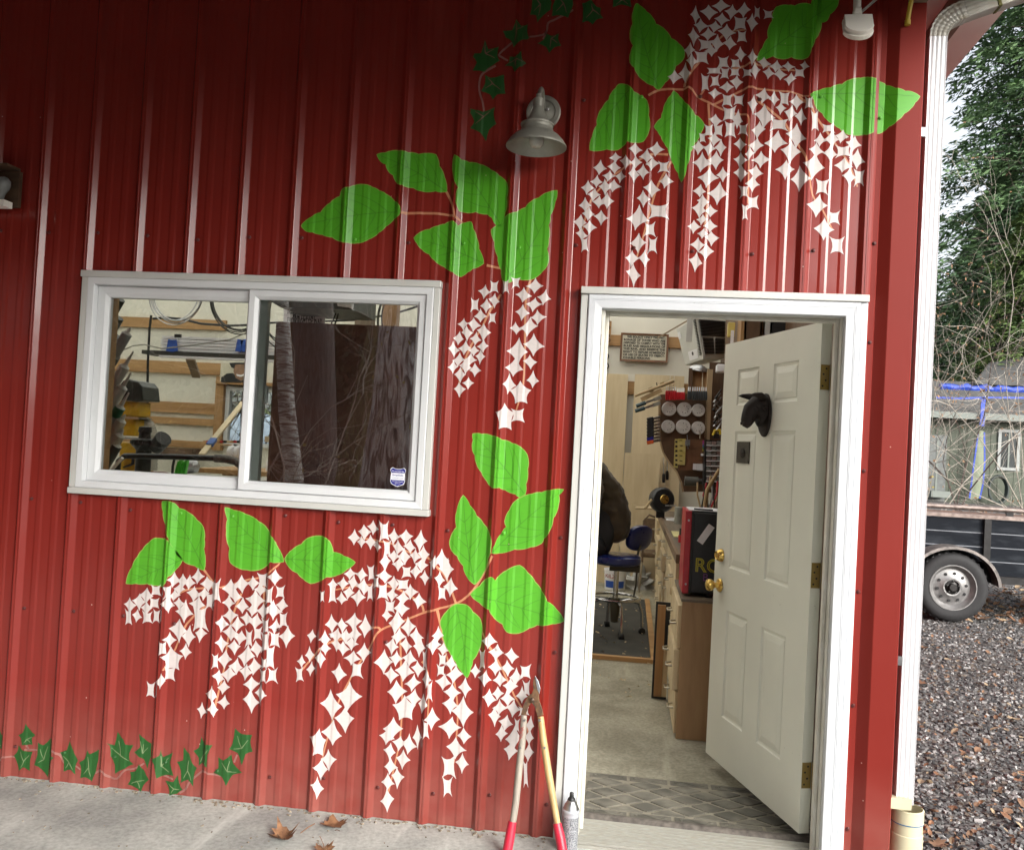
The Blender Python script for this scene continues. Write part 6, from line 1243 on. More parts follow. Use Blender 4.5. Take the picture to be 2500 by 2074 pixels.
m = MB(); pbox(m, d5, 1160, 640, 1330, 1760, 3.28, .02); m.build('back_panel', HARD, tb_)
m = MB(); pbox(m, d5, 1010, 690, 1140, 905, 3.6, .04); o = m.build('pine_cupboard_side', M['pinev'], tb_)
m = MB(); pbox(m, d5, 985, 690, 1009, 905, 3.55, .04); m.build('cupboard_edge', HARD, tb_)
DISC = pm('sanding_disc', (.62, .60, .58), .85, var=.10, scale=40, bump=.2, bscale=300); dlab = ['upper left', 'upper middle', 'upper right', 'lower left', 'lower middle', 'lower right']; hd_ = None
for k, (x, y, r_, nh) in enumerate(((430, 682, 100, 9), (648, 692, 102, 8), (848, 703, 91, 8), (418, 934, 92, 8), (630, 938, 102, 8), (845, 954, 93, 8))):
    c = dt(x, y, 3.155); rr = (dt(x+r_, y, 3.155)-c).length; t_ = thing('sanding_disc_stack', 'stack of round sanding discs hung on the shadow board, %s one' % dlab[k], 'sanding disc', c, 'sanding disc stacks on the shadow board')
    m = MB(); m.lathe([(rr, .04), (rr, 0), (rr*.98, -.002)], c, (-.10, 1, .05), 28); m.build('discs', DISC, t_, True)
    for j in range(nh):
        a = 6.283*j/nh+.2*k; m = MB(); m.lathe([(rr*.065, 0), (rr*.065, -.001)], c+Vector((math.cos(a)*rr*.5, -.0035-math.cos(a)*rr*.05, math.sin(a)*rr*.5)), (0, 1, 0), 8); m.build('dust_hole', M['black'], t_)
ORD = ['first', 'second', 'third', 'fourth', 'fifth', 'sixth', 'seventh', 'eighth', 'ninth', 'tenth']
REDH = pm('red_handle', (.55, .02, .03), .35, var=.1); GREYH = pm('grey_handle', (.045, .055, .06), .4, var=.2)
def handles(xs, y0, y1, mt_, lab, cat, r_, Y=3.12, name='bar_clamp'):
    for k, x in enumerate(xs):
        a, b = dt(x, y0, Y), dt(x, y1, Y); t_ = thing(name, lab % ORD[k], cat, b, 'clamps hung along the top of the shadow board'); m = MB()
        m.tube([b, b.lerp(a, .15), b.lerp(a, .5), b.lerp(a, .85), a], [r_*.7, r_, r_*1.08, r_, r_*.7], 8); m.build('handle', mt_, t_, True)
        m = MB(); m.bar(a+Vector((0, .012, .0)), a+Vector((0, .02, .03)), .006, .004); m.build('bar', M['steel'], t_)
handles([392+k*31.5 for k in range(5)], 425, 558, REDH, '%s from the wall of the five taller red handled clamps on the shadow board', 'clamp', .0095)
handles([547+k*23 for k in range(5)], 445, 555, REDH, '%s from the wall of the five shorter red handled clamps on the shadow board', 'clamp', .0075)
handles([703, 725], 430, 556, GREYH, '%s of the two grey handled clamps next to the red ones', 'clamp', .009); handles([765+k*31 for k in range(7)], 432, 562, GREYH, '%s of the seven slate grey clamps after the red ones on the board', 'clamp', .0095)
WBR = pm('boxwood', (.42, .30, .15), .5, var=.15, scale=20)
wc = thing('wooden_clamp', 'wooden hand screw clamp hung at the shadow board corner', 'clamp', dt(200, 450, 3.1))
m = MB(); m.tube([dt(-60, 500, 3.08), dt(150, 420, 3.08), dt(340, 345, 3.08), dt(495, 285, 3.08)], [.010, .012, .010, .013], 8); m.build('screw', WBR, wc, True)
m = MB(); m.bar(dt(30, 555, 3.10), dt(320, 420, 3.10), .03, .03); m.build('jaw', WBR, wc)
for x, y in ((170, 415), (335, 340)): m = MB(); m.box(dt(x, y, 3.10), (.03, .03, .035), Matrix.Rotation(R(-24), 3, 'Y')); m.build('jaw_block', WBR, wc)
m = MB(); m.tube([dt(250, 310, 3.1), dt(262, 385, 3.1)], .004, 6); m.build('pin', M['darkmetal'], wc)
TEAL = pm('teal_handle', (.018, .055, .065), .4, var=.15)
for k, (a, b) in enumerate((((-40, 645), (310, 520)), ((-55, 715), (300, 600)))):
    t_ = thing('bar_clamp', ['upper teal handled bar clamp at the left of the shadow board', 'lower teal handled bar clamp at the left of the shadow board'][k], 'clamp', dt(*a, 3.08), 'teal bar clamps')
    A1, B1 = dt(*a, 3.08), dt(*b, 3.1); m = MB(); m.tube([A1, A1.lerp(B1, .38)], [.014, .015], 8); m.build('handle', TEAL, t_, True)
    m = MB(); m.bar(A1.lerp(B1, .38), A1.lerp(B1, .72), .014, .016); m.build('bar', M['steel'], t_); m = MB(); m.bar(A1.lerp(B1, .72), B1, .03, .026); m.build('jaw', M['galv'], t_)
for k in range(8):
    y = 822+k*46; t_ = thing('spring_clamp', '%s from the top in the stack of small clamps, %s tipped' % (ORD[k], 'orange' if k == 7 else 'blue' if k == 6 else 'black'), 'clamp', dt(200, y, 3.1), 'small clamps stacked left of the board')
    m = MB(); m.bar(dt(205, y, 3.1), dt(300, y-22, 3.12), .02, .018); m.build('bar', M['steel'], t_); m = MB(); m.bar(dt(112, y+20, 3.1), dt(205, y, 3.1), .022, .030); m.build('handle', pm('orange_plastic', (.6, .10, .02), .4) if k == 7 else M['blue'] if k == 6 else M['black'], t_, bevel=.004)
for k, x in enumerate((350, 400)):
    t_ = thing('screwdriver', ['left of two black screwdrivers hanging below the curved board edge', 'right of two black screwdrivers hanging below the curved board edge'][k], 'screwdriver', dt(x, 1700, 3.3), 'hanging screwdrivers'); y0 = 1600-k*40
    m = MB(); m.tube([dt(x, y0, 3.3), dt(x, y0+20, 3.3), dt(x, y0+70, 3.3), dt(x, y0+130, 3.3)], [.007, .011, .012, .010], 8); m.build('handle', M['black'], t_, True)
    m = MB(); m.tube([dt(x+4, y0-230, 3.3), dt(x, y0, 3.3)], .0035, 6); m.build('blade', M['steel'], t_)
m = MB(); m.prism([dt(x, y, 3.10) for x, y in ((660, 1110), (940, 1125), (935, 1555), (560, 1550), (610, 1400))], (0, .03, 0)); o = m.build('tool_box', wood('red_brown_wood', (.12, .05, .02), (.20, .09, .04), 5)); tag(o, 'red brown wooden tool holder below the sanding discs', 'tool holder')
RUL = pm('yellow_rule', (.55, .44, .10), .5, var=.15, scale=30, c2=(.62, .52, .2))
t_ = thing('yellow_folding_rule', 'yellow and black folding rules hanging beside the wooden tool holder', 'rule', dt(580, 1500, 3.1))
m = MB(); pbox(m, dt, 555, 1105, 650, 1480, 3.085, .006); m.build('rule_blade', RUL, t_); m = MB(); pbox(m, dt, 510, 1110, 550, 1520, 3.088, .006); m.build('rule_blade', RUL, t_)
for k in range(6): m = MB(); pbox(m, dt, 515, 1135+k*65, 545, 1165+k*65, 3.084, .003); m.build('rule_mark', M['black'], t_)
for k in range(5): m = MB(); pbox(m, dt, 575, 1125+k*72, 615, 1137+k*72, 3.081, .003); m.build('rule_mark', M['black'], t_)
t_ = thing('colour_chart', 'small strip of colour swatches stuck on the wooden tool holder', 'card', dt(920, 1200, 3.09))
for k, c in enumerate(((.45, .03, .22), (.35, .10, .35), (.05, .22, .45), (.03, .28, .12), (.55, .50, .05))): m = MB(); pbox(m, dt, 903, 1135+k*30, 945, 1163+k*30, 3.092, .004); m.build('swatch', pm('swatch', c, .6), t_)
for k, (x0, y0, x1, y1) in enumerate(((768, 1458, 815, 1548), (822, 1460, 870, 1555), (876, 1460, 925, 1560), (880, 1315, 935, 1352))):
    m = MB(); pbox(m, dt, x0, y0, x1, y1, 3.085, .01); o = m.build('paper_tag', M['white']); tag(o, ['left of three white tags on the wooden tool holder', 'middle of three white tags on the wooden tool holder', 'right of three white tags on the wooden tool holder', 'white card below the colour swatches'][k], 'tag', 'white tags on the tool holder')
t_ = thing('caliper', 'steel caliper hanging in front of the wooden tool holder', 'caliper', dt(690, 1200, 3.07)); m = MB(); m.bar(dt(683, 1050, 3.07), dt(697, 1250, 3.07), .012, .005); m.build('beam', M['steel'], t_); m = MB(); m.box(dt(688, 1165, 3.065), (.035, .008, .045)); m.build('slide', M['steel'], t_)
# parts drawers
pd = thing('parts_cabinet', 'cabinet of small clear drawers with white lips beside the open door', 'cabinet', d5(1190, 1650, 2.9)); m = MB(); pbox(m, d5, 1125, 1300, 1300, 1680, 2.95, .15); m.build('cabinet_frame', M['black'], pd)
DRW = [pm('drawer_clear_%d' % k, c, .3, var=.2, scale=60, c2=c2_) for k, (c, c2_) in enumerate((((.30, .29, .27), (.16, .12, .10)), ((.28, .16, .14), (.36, .30, .27)), ((.20, .26, .24), (.36, .36, .34))))]
for i in range(4):
    for j in range(8):
        x0 = 1135+i*44; y0 = 1312+j*44; m = MB(); pbox(m, d5, x0, y0, x0+37, y0+32, 2.935, .014); dr1 = m.build('drawer', DRW[(i+j) % 3], pd); m = MB(); pbox(m, d5, x0-2, y0+32, x0+40, y0+41, 2.915, .034); m.build('drawer_lip', M['white'], dr1)
# shiny tools and wires
t_ = thing('hanging_pliers', 'cluster of steel pliers and snips hanging beside the open door', 'pliers', d5(1230, 1000, 2.9)); g_ = rnd(61)
for k in range(9):
    y0 = 870+k*34; m = MB(); a = d5(1255+g_.uniform(-12, 20), y0, 2.9); b = d5(1205+g_.uniform(-25, 25), y0+75, 2.88); c = d5(1235+g_.uniform(-25, 25), y0+120, 2.9); m.tube([a, b, c], [.004, .010, .006], 6); m.build('plier_arm', M['steel'] if k % 3 else M['darkmetal'], t_, True)
t_ = thing('yellow_tape', 'yellow handled tool clipped beside the parts drawers', 'tool', d5(1220, 1235, 2.9)); m = MB(); m.tube([d5(1190, 1262, 2.88), d5(1203, 1222, 2.88), d5(1245, 1218, 2.88), d5(1250, 1255, 2.88)], .011, 8); m.build('handle', pm('yellow_plastic', (.62, .45, .02), .4), t_, True); m = MB(); m.box(d5(1215, 1270, 2.88), (.04, .02, .03)); m.build('body', M['black'], t_)
t_ = thing('paper_roll', 'dark roll lying on a rod above the bench', 'roll', d5(1010, 1650, 3.0)); m = MB(); a, b = d5(945, 1650, 3.0), d5(1062, 1655, 3.0); m.tube([a, b], .034, 14); m.build('roll', pm('dark_roll', (.07, .07, .06), .6, var=.3), t_, True); m = MB(); m.tube([b, d5(1110, 1655, 3.0)], .022, 12); m.build('core', M['darkmetal'], t_, True)
# ------------------------------------------------------------------ workbench with drawers
wb = thing('workbench', 'long workbench with plywood drawer fronts along the right wall', 'workbench', (.75, 4.1, 0))
TOP = wood('bench_top', (.10, .075, .05), (.20, .155, .11), 5, (1, .08, 1), .5, .1); EDG = wood('bench_edge', (.14, .085, .045), (.22, .14, .08), 6, (1, .08, 1))
m = MB(); m.bx(.47, 1.118, 2.12, 6.25, .862, .90); m.build('bench_top', TOP, wb); m = MB(); m.bx(.448, .4695, 2.12, 6.25, .850, .906); m.build('bench_edge', EDG, wb)
m = MB(); m.bx(.485, 1.118, 2.14, 6.24, .0, .861); m.build('carcass', M['ply'], wb)
m = MB(); m.bx(.470, 1.118, 2.12, 2.1395, .30, .8495); m.build('end_panel', EDG, wb)
HN = pm('drawer_pull', (.42, .38, .30), .35, .9); yy = 2.16; g_ = rnd(71)
for k in range(7):
    y0, y1 = yy+.012, yy+.55; rows = ((.06, .30), (.315, .54), (.555, .70), (.715, .845)) if k % 2 else ((.06, .34), (.355, .60), (.615, .845))
    for z0, z1 in rows:
        pr_ = g_.choice((.0, .0, .012, .03)); m = MB(); m.bx(.465-pr_, .4848-pr_*.5, y0, y1, z0, z1); dw = m.build('drawer_front', M['ply'], wb, bevel=.003)
        m = MB(); c = Vector((.464-pr_, (y0+y1)/2, (z0+z1)/2)); m.tube([c+Vector((0, -.05, 0)), c+Vector((-.028, -.04, -.004)), c+Vector((-.028, .04, -.004)), c+Vector((0, .05, 0))], .0055, 6); m.build('drawer_pull', HN, dw, True)
    yy += .575
lc = thing('low_drawer_cabinet', 'low plywood drawer cabinet under the black and red stereo', 'cabinet', (.75, 1.75, 0))
m = MB(); m.bx(.452, 1.05, 1.383, 1.402, 0, .737); m.build('end_panel', M['plyend'], lc); m = MB(); m.bx(.470, 1.05, 1.4025, 2.10, .0, .715); m.build('carcass', M['ply'], lc); m = MB(); m.bx(.446, 1.06, 1.375, 2.11, .7375, .752); m.build('top', TOP, lc)
for k, (z0, z1, o_) in enumerate(((.02, .24, .012), (.25, .47, .03), (.48, .71, .018))):
    m = MB(); m.bx(.450-o_, .4695-o_*.4, 1.412, 2.09, z0, z1); dw = m.build('drawer_front', M['ply'], lc, bevel=.003)
    for yq in (1.55, 1.95): m = MB(); c = Vector((.449-o_, yq, (z0+z1)/2)); m.tube([c+Vector((0, -.045, 0)), c+Vector((-.03, -.035, -.003)), c+Vector((-.03, .035, -.003)), c+Vector((0, .045, 0))], .0055, 6); m.build('drawer_pull', HN, dw, True)
lp_ = thing('leaning_boards', 'black panel and pine strip leaning against the drawers', 'boards', (.38, 2.15, 0))
m = MB(); m.bx(.340, .43, 2.135, 2.15, .0, .60); m.build('black_panel', M['black'], lp_); m = MB(); m.bx(.352, .40, 2.105, 2.13, .02, .585); m.build('pine_strip', M['pinev'], lp_); m = MB(); m.bx(.401, .43, 2.11, 2.13, .02, .31); m.build('plywood_offcut', M['ply'], lp_)
# stereo
st = thing('stereo', 'black stereo with red front edge standing on the low cabinet', 'stereo', (.6, 1.55, .752)); RD = pm('red_panel', (.45, .012, .022), .35, var=.08)
Ys = 1.47; a, b = d6(952, 505, Ys), d6(1030, 1225, Ys)
m = MB(); m.bx(.498, .95, Ys, Ys+.34, .775, 1.215); m.build('case', pm('black_vinyl', (.018, .018, .019), .45, var=.2, scale=60, bump=.1, bscale=400), st, bevel=.004)
m = MB(); m.bx(.452, .486, Ys-.004, Ys+.33, .768, 1.222); m.build('red_side', RD, st, bevel=.003); m = MB(); m.bx(.4865, .4975, Ys-.002, Ys+.33, .77, 1.218); m.build('metal_band', M['darkmetal'], st)
m = MB(); m.lathe([(.022, 0), (.026, .02), (.020, .0225)], (.60, Ys+.03, .7525), (0, 0, 1), 14); m.build('foot', M['black'], st)
for z in (.82, 1.17): m = MB(); m.lathe([(.006, 0), (.005, -.003), (0, -.004)], (.47, Ys-.0045, z), (0, 1, 0), 10); m.build('screw', M['steel'], st, True)
YL = pm('yellow_print', (.60, .52, .03), .5); PU = pm('purple_print', (.20, .06, .22), .5)
text('sticker_text', 'RO', YL, st, .105, (.588, Ys-.0015, .925), FRONT, .0006, 'CENTER', .002); text('sticker_text', 'RO', M['black'], st, .105, (.588, Ys-.0030, .925), FRONT, .0006, 'CENTER', -.0035); text('sticker_text', 'B', PU, st, .06, (.575, Ys-.0015, .862), FRONT, .0006)
m = MB(); m.box((.565, Ys-.0012, 1.10), (.038, .0012, .115), Matrix.Rotation(R(32), 3, 'Y')); m.build('white_label', M['white'], st)
m = MB(); m.bx(.47, .66, Ys+.02, Ys+.30, 1.2235, 1.227); pa = m.build('paper_sheet', M['white']); tag(pa, 'white papers lying on top of the stereo', 'paper'); m = MB(); m.bar((.50, Ys+.05, 1.232), (.60, Ys+.03, 1.232), .012, .008); o = m.build('marker_pen', M['black']); tag(o, 'black marker lying on the papers on the stereo', 'pen')
# bench clutter
def bottle(name, lab, cat, c, prof_, mat, cap=None, capm=None):
    t_ = thing(name, lab, cat, c); m = MB(); m.lathe(prof_, c, (0, 0, 1), 16); m.build('body', mat, t_, True)
    if cap: m = MB(); m.lathe(cap, c, (0, 0, 1), 12); m.build('cap', capm, t_, True)
YP = pm('yellow_plastic_jug', (.62, .50, .14), .45, var=.1)
bottle('yellow_jar', 'yellow plastic jar standing behind the stereo', 'jar', Vector((.545, 2.55, .901)), [(.045, 0), (.047, .01), (.047, .11), (.038, .12), (.038, .135)], YP, [(.040, .136), (.040, .15)], YP)
bottle('glue_bottle', 'yellow glue bottle with slanted nozzle behind the stereo', 'bottle', Vector((.64, 2.6, .901)), [(.032, 0), (.034, .08), (.018, .12), (.006, .17)], YP)
bottle('grey_can', 'grey tin can on the bench beside the black vise', 'can', Vector((.60, 4.6, .901)), [(.045, 0), (.045, .15), (.042, .152)], M['galv'])
bottle('red_cup', 'red and black tape dispenser cup at the bench edge', 'cup', Vector((.545, 2.95, .901)), [(.042, 0), (.042, .05)], RD, [(.038, .051), (.038, .10)], M['black'])
m = MB(); m.bx(.49, .72, 3.3, 3.75, .9012, .908); o = m.build('yellow_pad', pm('yellow_paper', (.66, .60, .28), .7)); tag(o, 'yellow note pad lying on the workbench', 'pad')
m = MB(); m.bx(.50, .78, 4.9, 5.3, .9012, .905); o = m.build('paper_sheet', M['white']); tag(o, 'loose white sheet further back on the workbench', 'paper')
vs_ = thing('bench_vise', 'black round bench grinder at the far end of the workbench', 'grinder', (.52, 5.3, .90)); c = d6(745, 415, 5.2)
m = MB(); m.lathe([(.02, -.06), (.10, -.05), (.12, -.02), (.12, .05), (.10, .08), (.03, .09)], c, (.35, -1, .1), 24); m.build('wheel_guard', M['black'], vs_, True); m = MB(); m.lathe([(.045, 0), (.04, .01), (0, .014)], c+Vector((.03, -.1, .01)), (.35, -1, .1), 16); m.build('hub_cap', M['brass'], vs_, True); m = MB(); m.bar(c+Vector((0, .02, -.08)), Vector((c.x, 5.22, .90)), .08, .08); m.build('pedestal', M['darkmetal'], vs_); m = MB(); m.tube([d6(610, 490, 5.0), d6(665, 415, 5.05)], .012, 8); m.build('handle', WBR, vs_, True); m = MB(); m.bar(d6(780, 465, 5.1), d6(875, 465, 5.1), .02, .015); m.build('tool_rest', M['steel'], vs_)
g_ = rnd(66)
for k in range(10):
    a = d6(1080+k*13, 480, 2.3); b = d6(1070+k*14+g_.uniform(-20, 60), 200+g_.uniform(0, 160), 2.35); m = MB(); m.tube([a, a.lerp(b, .5)+Vector((g_.uniform(-.02, .02), 0, 0)), b], .006, 6)
    o = m.build('standing_stick', (WBR, M['darkmetal'], M['steel'], RD)[k % 4], None, True); tag(o, '%s stick, %s from the bench edge in the tool jumble behind the stereo' % (('wooden', 'dark', 'steel', 'red')[k % 4], ORD[k]), 'tool', 'tool handles standing behind the stereo')
m = MB(); m.tube([d6(1115, 470, 2.25), d6(1140, 330, 2.25), d6(1240, 160, 2.2)], [.012, .013, .011], 8); o = m.build('long_stick', WBR, None, True); tag(o, 'long wooden stick slanting up behind the stereo beside the open door', 'stick')
# ------------------------------------------------------------------ stool
BL = pm('blue_vinyl', (.012, .022, .13), .3, var=.12, scale=10, coat=.3); CHR = pm('chrome', (.55, .55, .55), .18, 1.0, var=.1, scale=20); OLV = pm('olive_steel', (.06, .055, .035), .5, .3, var=.2)
so = thing('shop_stool', 'blue padded shop stool with backrest, foot ring and casters', 'stool', (.07, 3.98, 0)); SCx, SCy = .07, 3.98
def pad(m, c, rx, ry, h, n=24, ex=2.6):
    vs = []; prf = [(.86, -h/2), (.97, -h*.3), (1, 0), (.97, h*.28), (.86, h*.44), (.5, h*.5)]
    for s_, z in prf:
        for k in range(n):
            a = 2*math.pi*k/n; ca, sa = math.cos(a), math.sin(a); r_ = 1/((abs(ca)**ex+abs(sa)**ex)**(1/ex)); vs.append((c[0]+ca*r_*rx*s_, c[1]+sa*r_*ry*s_, c[2]+z))
    m.add(vs, [(i*n+k, i*n+(k+1) % n, (i+1)*n+(k+1) % n, (i+1)*n+k) for i in range(len(prf)-1) for k in range(n)]+[tuple(range(n-1, -1, -1)), tuple((len(prf)-1)*n+k for k in range(n))])
m = MB(); pad(m, (SCx, SCy, .625), .20, .20, .085); m.build('seat', BL, so, True)
m = MB(); m.bx(SCx-.06, SCx+.19, SCy-.06, SCy+.06, .53, .578); m.build('seat_bracket', OLV, so)
bb = MB(); pad(bb, (0, 0, 0), .11, .155, .065); bo = bb.build('backrest', BL, so, True); bo.rotation_euler = (0, R(100), R(-40)); bo.location = Vector((.245, 4.10, .80))
m = MB(); m.tube([(.17, 4.0, .555), (.225, 4.03, .60), (.255, 4.08, .74)], [.018, .016, .014], 8, flat=.5); m.build('back_strut', OLV, so, True)
m = MB(); m.lathe([(.022, .30), (.022, .53)], (SCx, SCy, 0), (0, 0, 1), 16); m.build('post', CHR, so, True); m = MB(); m.lathe([(.03, .10), (.045, .24), (.035, .30)], (SCx, SCy, 0), (0, 0, 1), 16); m.build('hub', OLV, so, True)
m = MB(); m.tube([(SCx+math.cos(a)*.205, SCy+math.sin(a)*.205, .305) for a in [2*math.pi*k/36 for k in range(37)]], .011, 8, cap=False); m.build('foot_ring', CHR, so, True)
for k in range(4):
    a = R(15+90*k); d = Vector((math.cos(a), math.sin(a), 0)); c = Vector((SCx, SCy, 0)); m = MB(); m.tube([c+d*.02+Vector((0, 0, .26)), c+d*.12+Vector((0, 0, .285)), c+d*.205+Vector((0, 0, .26)), c+d*.235+Vector((0, 0, .17)), c+d*.24+Vector((0, 0, .06))], .013, 8); m.build('leg', CHR, so, True)
    m = MB(); m.lathe([(.028, -.02), (.031, 0), (.028, .02)], c+d*.24+Vector((0, 0, .031)), (-d.y, d.x, 0), 14); m.build('caster', M['black'], so, True)
m = MB(); m.tube([(SCx+.17, 4.0, .54), (SCx+.165, 4.02, .40), (SCx+.15, 4.02, .31)], .012, 6, flat=.6); m.build('ring_stay', OLV, so, True)
# ------------------------------------------------------------------ seated person, seen from behind past the door jamb
per = thing('person', 'person in brown work jacket seated on the blue stool, mostly hidden by door jamb', 'person', (-.05, 3.98, 0))
def skin(name, verts, edges_, mat, parent, sub=2, folds=0):
    me = bpy.data.meshes.new(name); me.from_pydata([v[0] for v in verts], edges_, []); o = bpy.data.objects.new(name, me); col.objects.link(o); adopt(o, parent); me.materials.append(mat)
    md = o.modifiers.new('skin', 'SKIN'); md.use_smooth_shade = True
    for i, v in enumerate(verts): me.skin_vertices[0].data[i].radius = v[1]; me.skin_vertices[0].data[i].use_root = (i == 0)
    s2 = o.modifiers.new('sub', 'SUBSURF'); s2.levels = sub; s2.render_levels = sub
    if folds:
        tx_ = bpy.data.textures.new('cloth_folds', 'CLOUDS'); tx_.noise_scale = .09; tx_.noise_depth = 4
        d3 = o.modifiers.new('folds', 'DISPLACE'); d3.texture = tx_; d3.strength = folds; d3.mid_level = .5
    return o
Yp = 3.98
bodym, t0, n0, b0_, l0 = newmat('skin_and_trousers'); tc = n0.new('ShaderNodeTexCoord'); sp = n0.new('ShaderNodeSeparateXYZ'); l0.new(tc.outputs['Object'], sp.inputs[0]); gt = n0.new('ShaderNodeMath'); gt.operation = 'GREATER_THAN'; gt.inputs[1].default_value = 1.40; l0.new(sp.outputs['Z'], gt.inputs[0]); g2 = n0.new('ShaderNodeMath'); g2.operation = 'GREATER_THAN'; g2.inputs[1].default_value = .74; l0.new(sp.outputs['Z'], g2.inputs[0]); g3 = n0.new('ShaderNodeMath'); g3.operation = 'LESS_THAN'; g3.inputs[1].default_value = -.52; l0.new(sp.outputs['X'], g3.inputs[0]); mu = n0.new('ShaderNodeMath'); mu.operation = 'MULTIPLY'; l0.new(g2.outputs[0], mu.inputs[0]); l0.new(g3.outputs[0], mu.inputs[1]); mxm = n0.new('ShaderNodeMath'); mxm.operation = 'MAXIMUM'; l0.new(gt.outputs[0], mxm.inputs[0]); l0.new(mu.outputs[0], mxm.inputs[1])
mx = n0.new('ShaderNodeMix'); mx.data_type = 'RGBA'; mx.inputs['A'].default_value = (.012, .012, .014, 1); mx.inputs['B'].default_value = (.42, .24, .17, 1); l0.new(mxm.outputs[0], mx.inputs['Factor']); l0.new(mx.outputs['Result'], b0_.inputs['Base Color']); b0_.inputs['Roughness'].default_value = .7
V = [((-.03, Yp, .735), (.15, .13)), ((-.05, Yp, .95), (.15, .12)), ((-.12, Yp, 1.18), (.17, .12)), ((-.20, Yp, 1.36), (.10, .09)), ((-.25, Yp, 1.44), (.055, .055)), ((-.30, Yp, 1.52), (.085, .07)), ((-.32, Yp, 1.63), (.095, .078)), ((-.33, Yp, 1.70), (.06, .05)),
     ((-.20, Yp-.19, 1.33), (.065, .065)), ((-.16, Yp-.25, 1.08), (.05, .05)), ((-.38, Yp-.16, .98), (.042, .04)), ((-.54, Yp-.12, .99), (.03, .03)), ((-.20, Yp+.19, 1.33), (.065, .065)), ((-.16, Yp+.25, 1.08), (.05, .05)), ((-.38, Yp+.16, .98), (.042, .04)), ((-.54, Yp+.12, .99), (.03, .03)),
     ((-.05, Yp-.10, .74), (.10, .10)), ((-.42, Yp-.14, .70), (.075, .075)), ((-.44, Yp-.14, .40), (.058, .055)), ((-.43, Yp-.14, .13), (.042, .042)), ((-.52, Yp-.15, .10), (.045, .035)), ((-.05, Yp+.10, .74), (.10, .10)), ((-.42, Yp+.14, .70), (.075, .075)), ((-.44, Yp+.14, .40), (.058, .055)), ((-.43, Yp+.14, .13), (.042, .042)), ((-.52, Yp+.15, .10), (.045, .035))]
E_ = [(0, 1), (1, 2), (2, 3), (3, 4), (4, 5), (5, 6), (6, 7), (3, 8), (8, 9), (9, 10), (10, 11), (3, 12), (12, 13), (13, 14), (14, 15), (0, 16), (16, 17), (17, 18), (18, 19), (19, 20), (0, 21), (21, 22), (22, 23), (23, 24), (24, 25)]
for s_, w0 in ((-1, 11), (1, 15)):                 # five fingers on each hand
    base = Vector(V[w0][0])
    for j, (dy_, dz_, L) in enumerate(((-.030, -.01, .075), (-.012, .0, .085), (.006, .0, .08), (.022, -.008, .065), (.030*s_, .02, .05))):
        k = len(V); p = base+Vector((-.055, dy_*.9, -.01)); V.append((tuple(p), (.011, .010))); V.append((tuple(p+Vector((-L*.5, dy_*.2, -.012))), (.009, .009))); V.append((tuple(p+Vector((-L*.8, dy_*.2, -.04))), (.008, .008))); E_ += [(w0, k), (k, k+1), (k+1, k+2)]
skin('body', V, E_, bodym, per)
JK = pm('brown_canvas_jacket', (.045, .031, .016), .85, var=.25, scale=7, c2=(.085, .060, .033), bump=.5, bscale=16, sheen=.2)
JV = [((-.01, Yp, .74), (.15, .18)), ((.0, Yp, .93), (.155, .19)), ((-.05, Yp, 1.12), (.15, .20)), ((-.13, Yp, 1.29), (.105, .16)), ((-.20, Yp, 1.405), (.075, .085)), ((-.16, Yp-.20, 1.33), (.085, .085)), ((-.13, Yp-.275, 1.08), (.072, .072)), ((-.36, Yp-.18, .98), (.06, .058)), ((-.49, Yp-.13, .99), (.05, .05)), ((-.16, Yp+.20, 1.33), (.085, .085)), ((-.13, Yp+.275, 1.08), (.072, .072)), ((-.36, Yp+.18, .98), (.06, .058)), ((-.49, Yp+.13, .99), (.05, .05))]
skin('jacket', JV, [(0, 1), (1, 2), (2, 3), (3, 4), (3, 5), (5, 6), (6, 7), (7, 8), (3, 9), (9, 10), (10, 11), (11, 12)], JK, per, 4, .055)
HV = [((-.285, Yp, 1.60), (.09, .085)), ((-.30, Yp, 1.66), (.10, .085)), ((-.32, Yp, 1.735), (.055, .05))]
skin('hair', HV, [(0, 1), (1, 2)], pm('dark_hair', (.03, .022, .016), .7), per)
# ------------------------------------------------------------------ bucket, chair, plastic
bk = thing('paint_bucket', 'white paint bucket with blue label on the floor behind the stool', 'bucket', (.04, 6.35, 0)); m = MB(); m.lathe([(.108, 0), (.112, .01), (.122, .20), (.128, .205), (.128, .225), (.122, .226), (.118, .20)], (.04, 6.35, 0), (0, 0, 1), 28); m.build('pail', M['white'], bk, True)
m = MB(); n_ = 14; vs = []
for k in range(n_+1):
    a = -2.6+2.0*k/n_
    for z in (.03, .105): vs.append((.04+math.cos(a)*(.1115+z*.06), 6.35+math.sin(a)*(.1115+z*.06), z))
m.add(vs, [(2*k, 2*k+2, 2*k+3, 2*k+1) for k in range(n_)]); m.build('label', pm('blue_label', (.02, .08, .40), .4), bk)
text('label_text', 'KILZ', pm('label_red', (.35, .05, .03), .5), bk, .06, (-.015, 6.24, .155), (R(90), 0, R(-28)), .0006)
m = MB(); m.tube([(.04+math.cos(a)*.131, 6.35-.02, .20-.06*math.sin(a)) for a in [math.pi*k/10 for k in range(11)]], .003, 5); m.build('handle', M['steel'], bk, True)
ch = thing('old_chair', 'brown cane backed chair pushed to the bench near the back wall', 'chair', (.38, 6.2, 0)); RAT = pm('brown_cane', (.13, .085, .05), .6, var=.25, scale=30, bump=.3)
a, b = d6(605, 555, 6.1), d6(690, 780, 6.1)
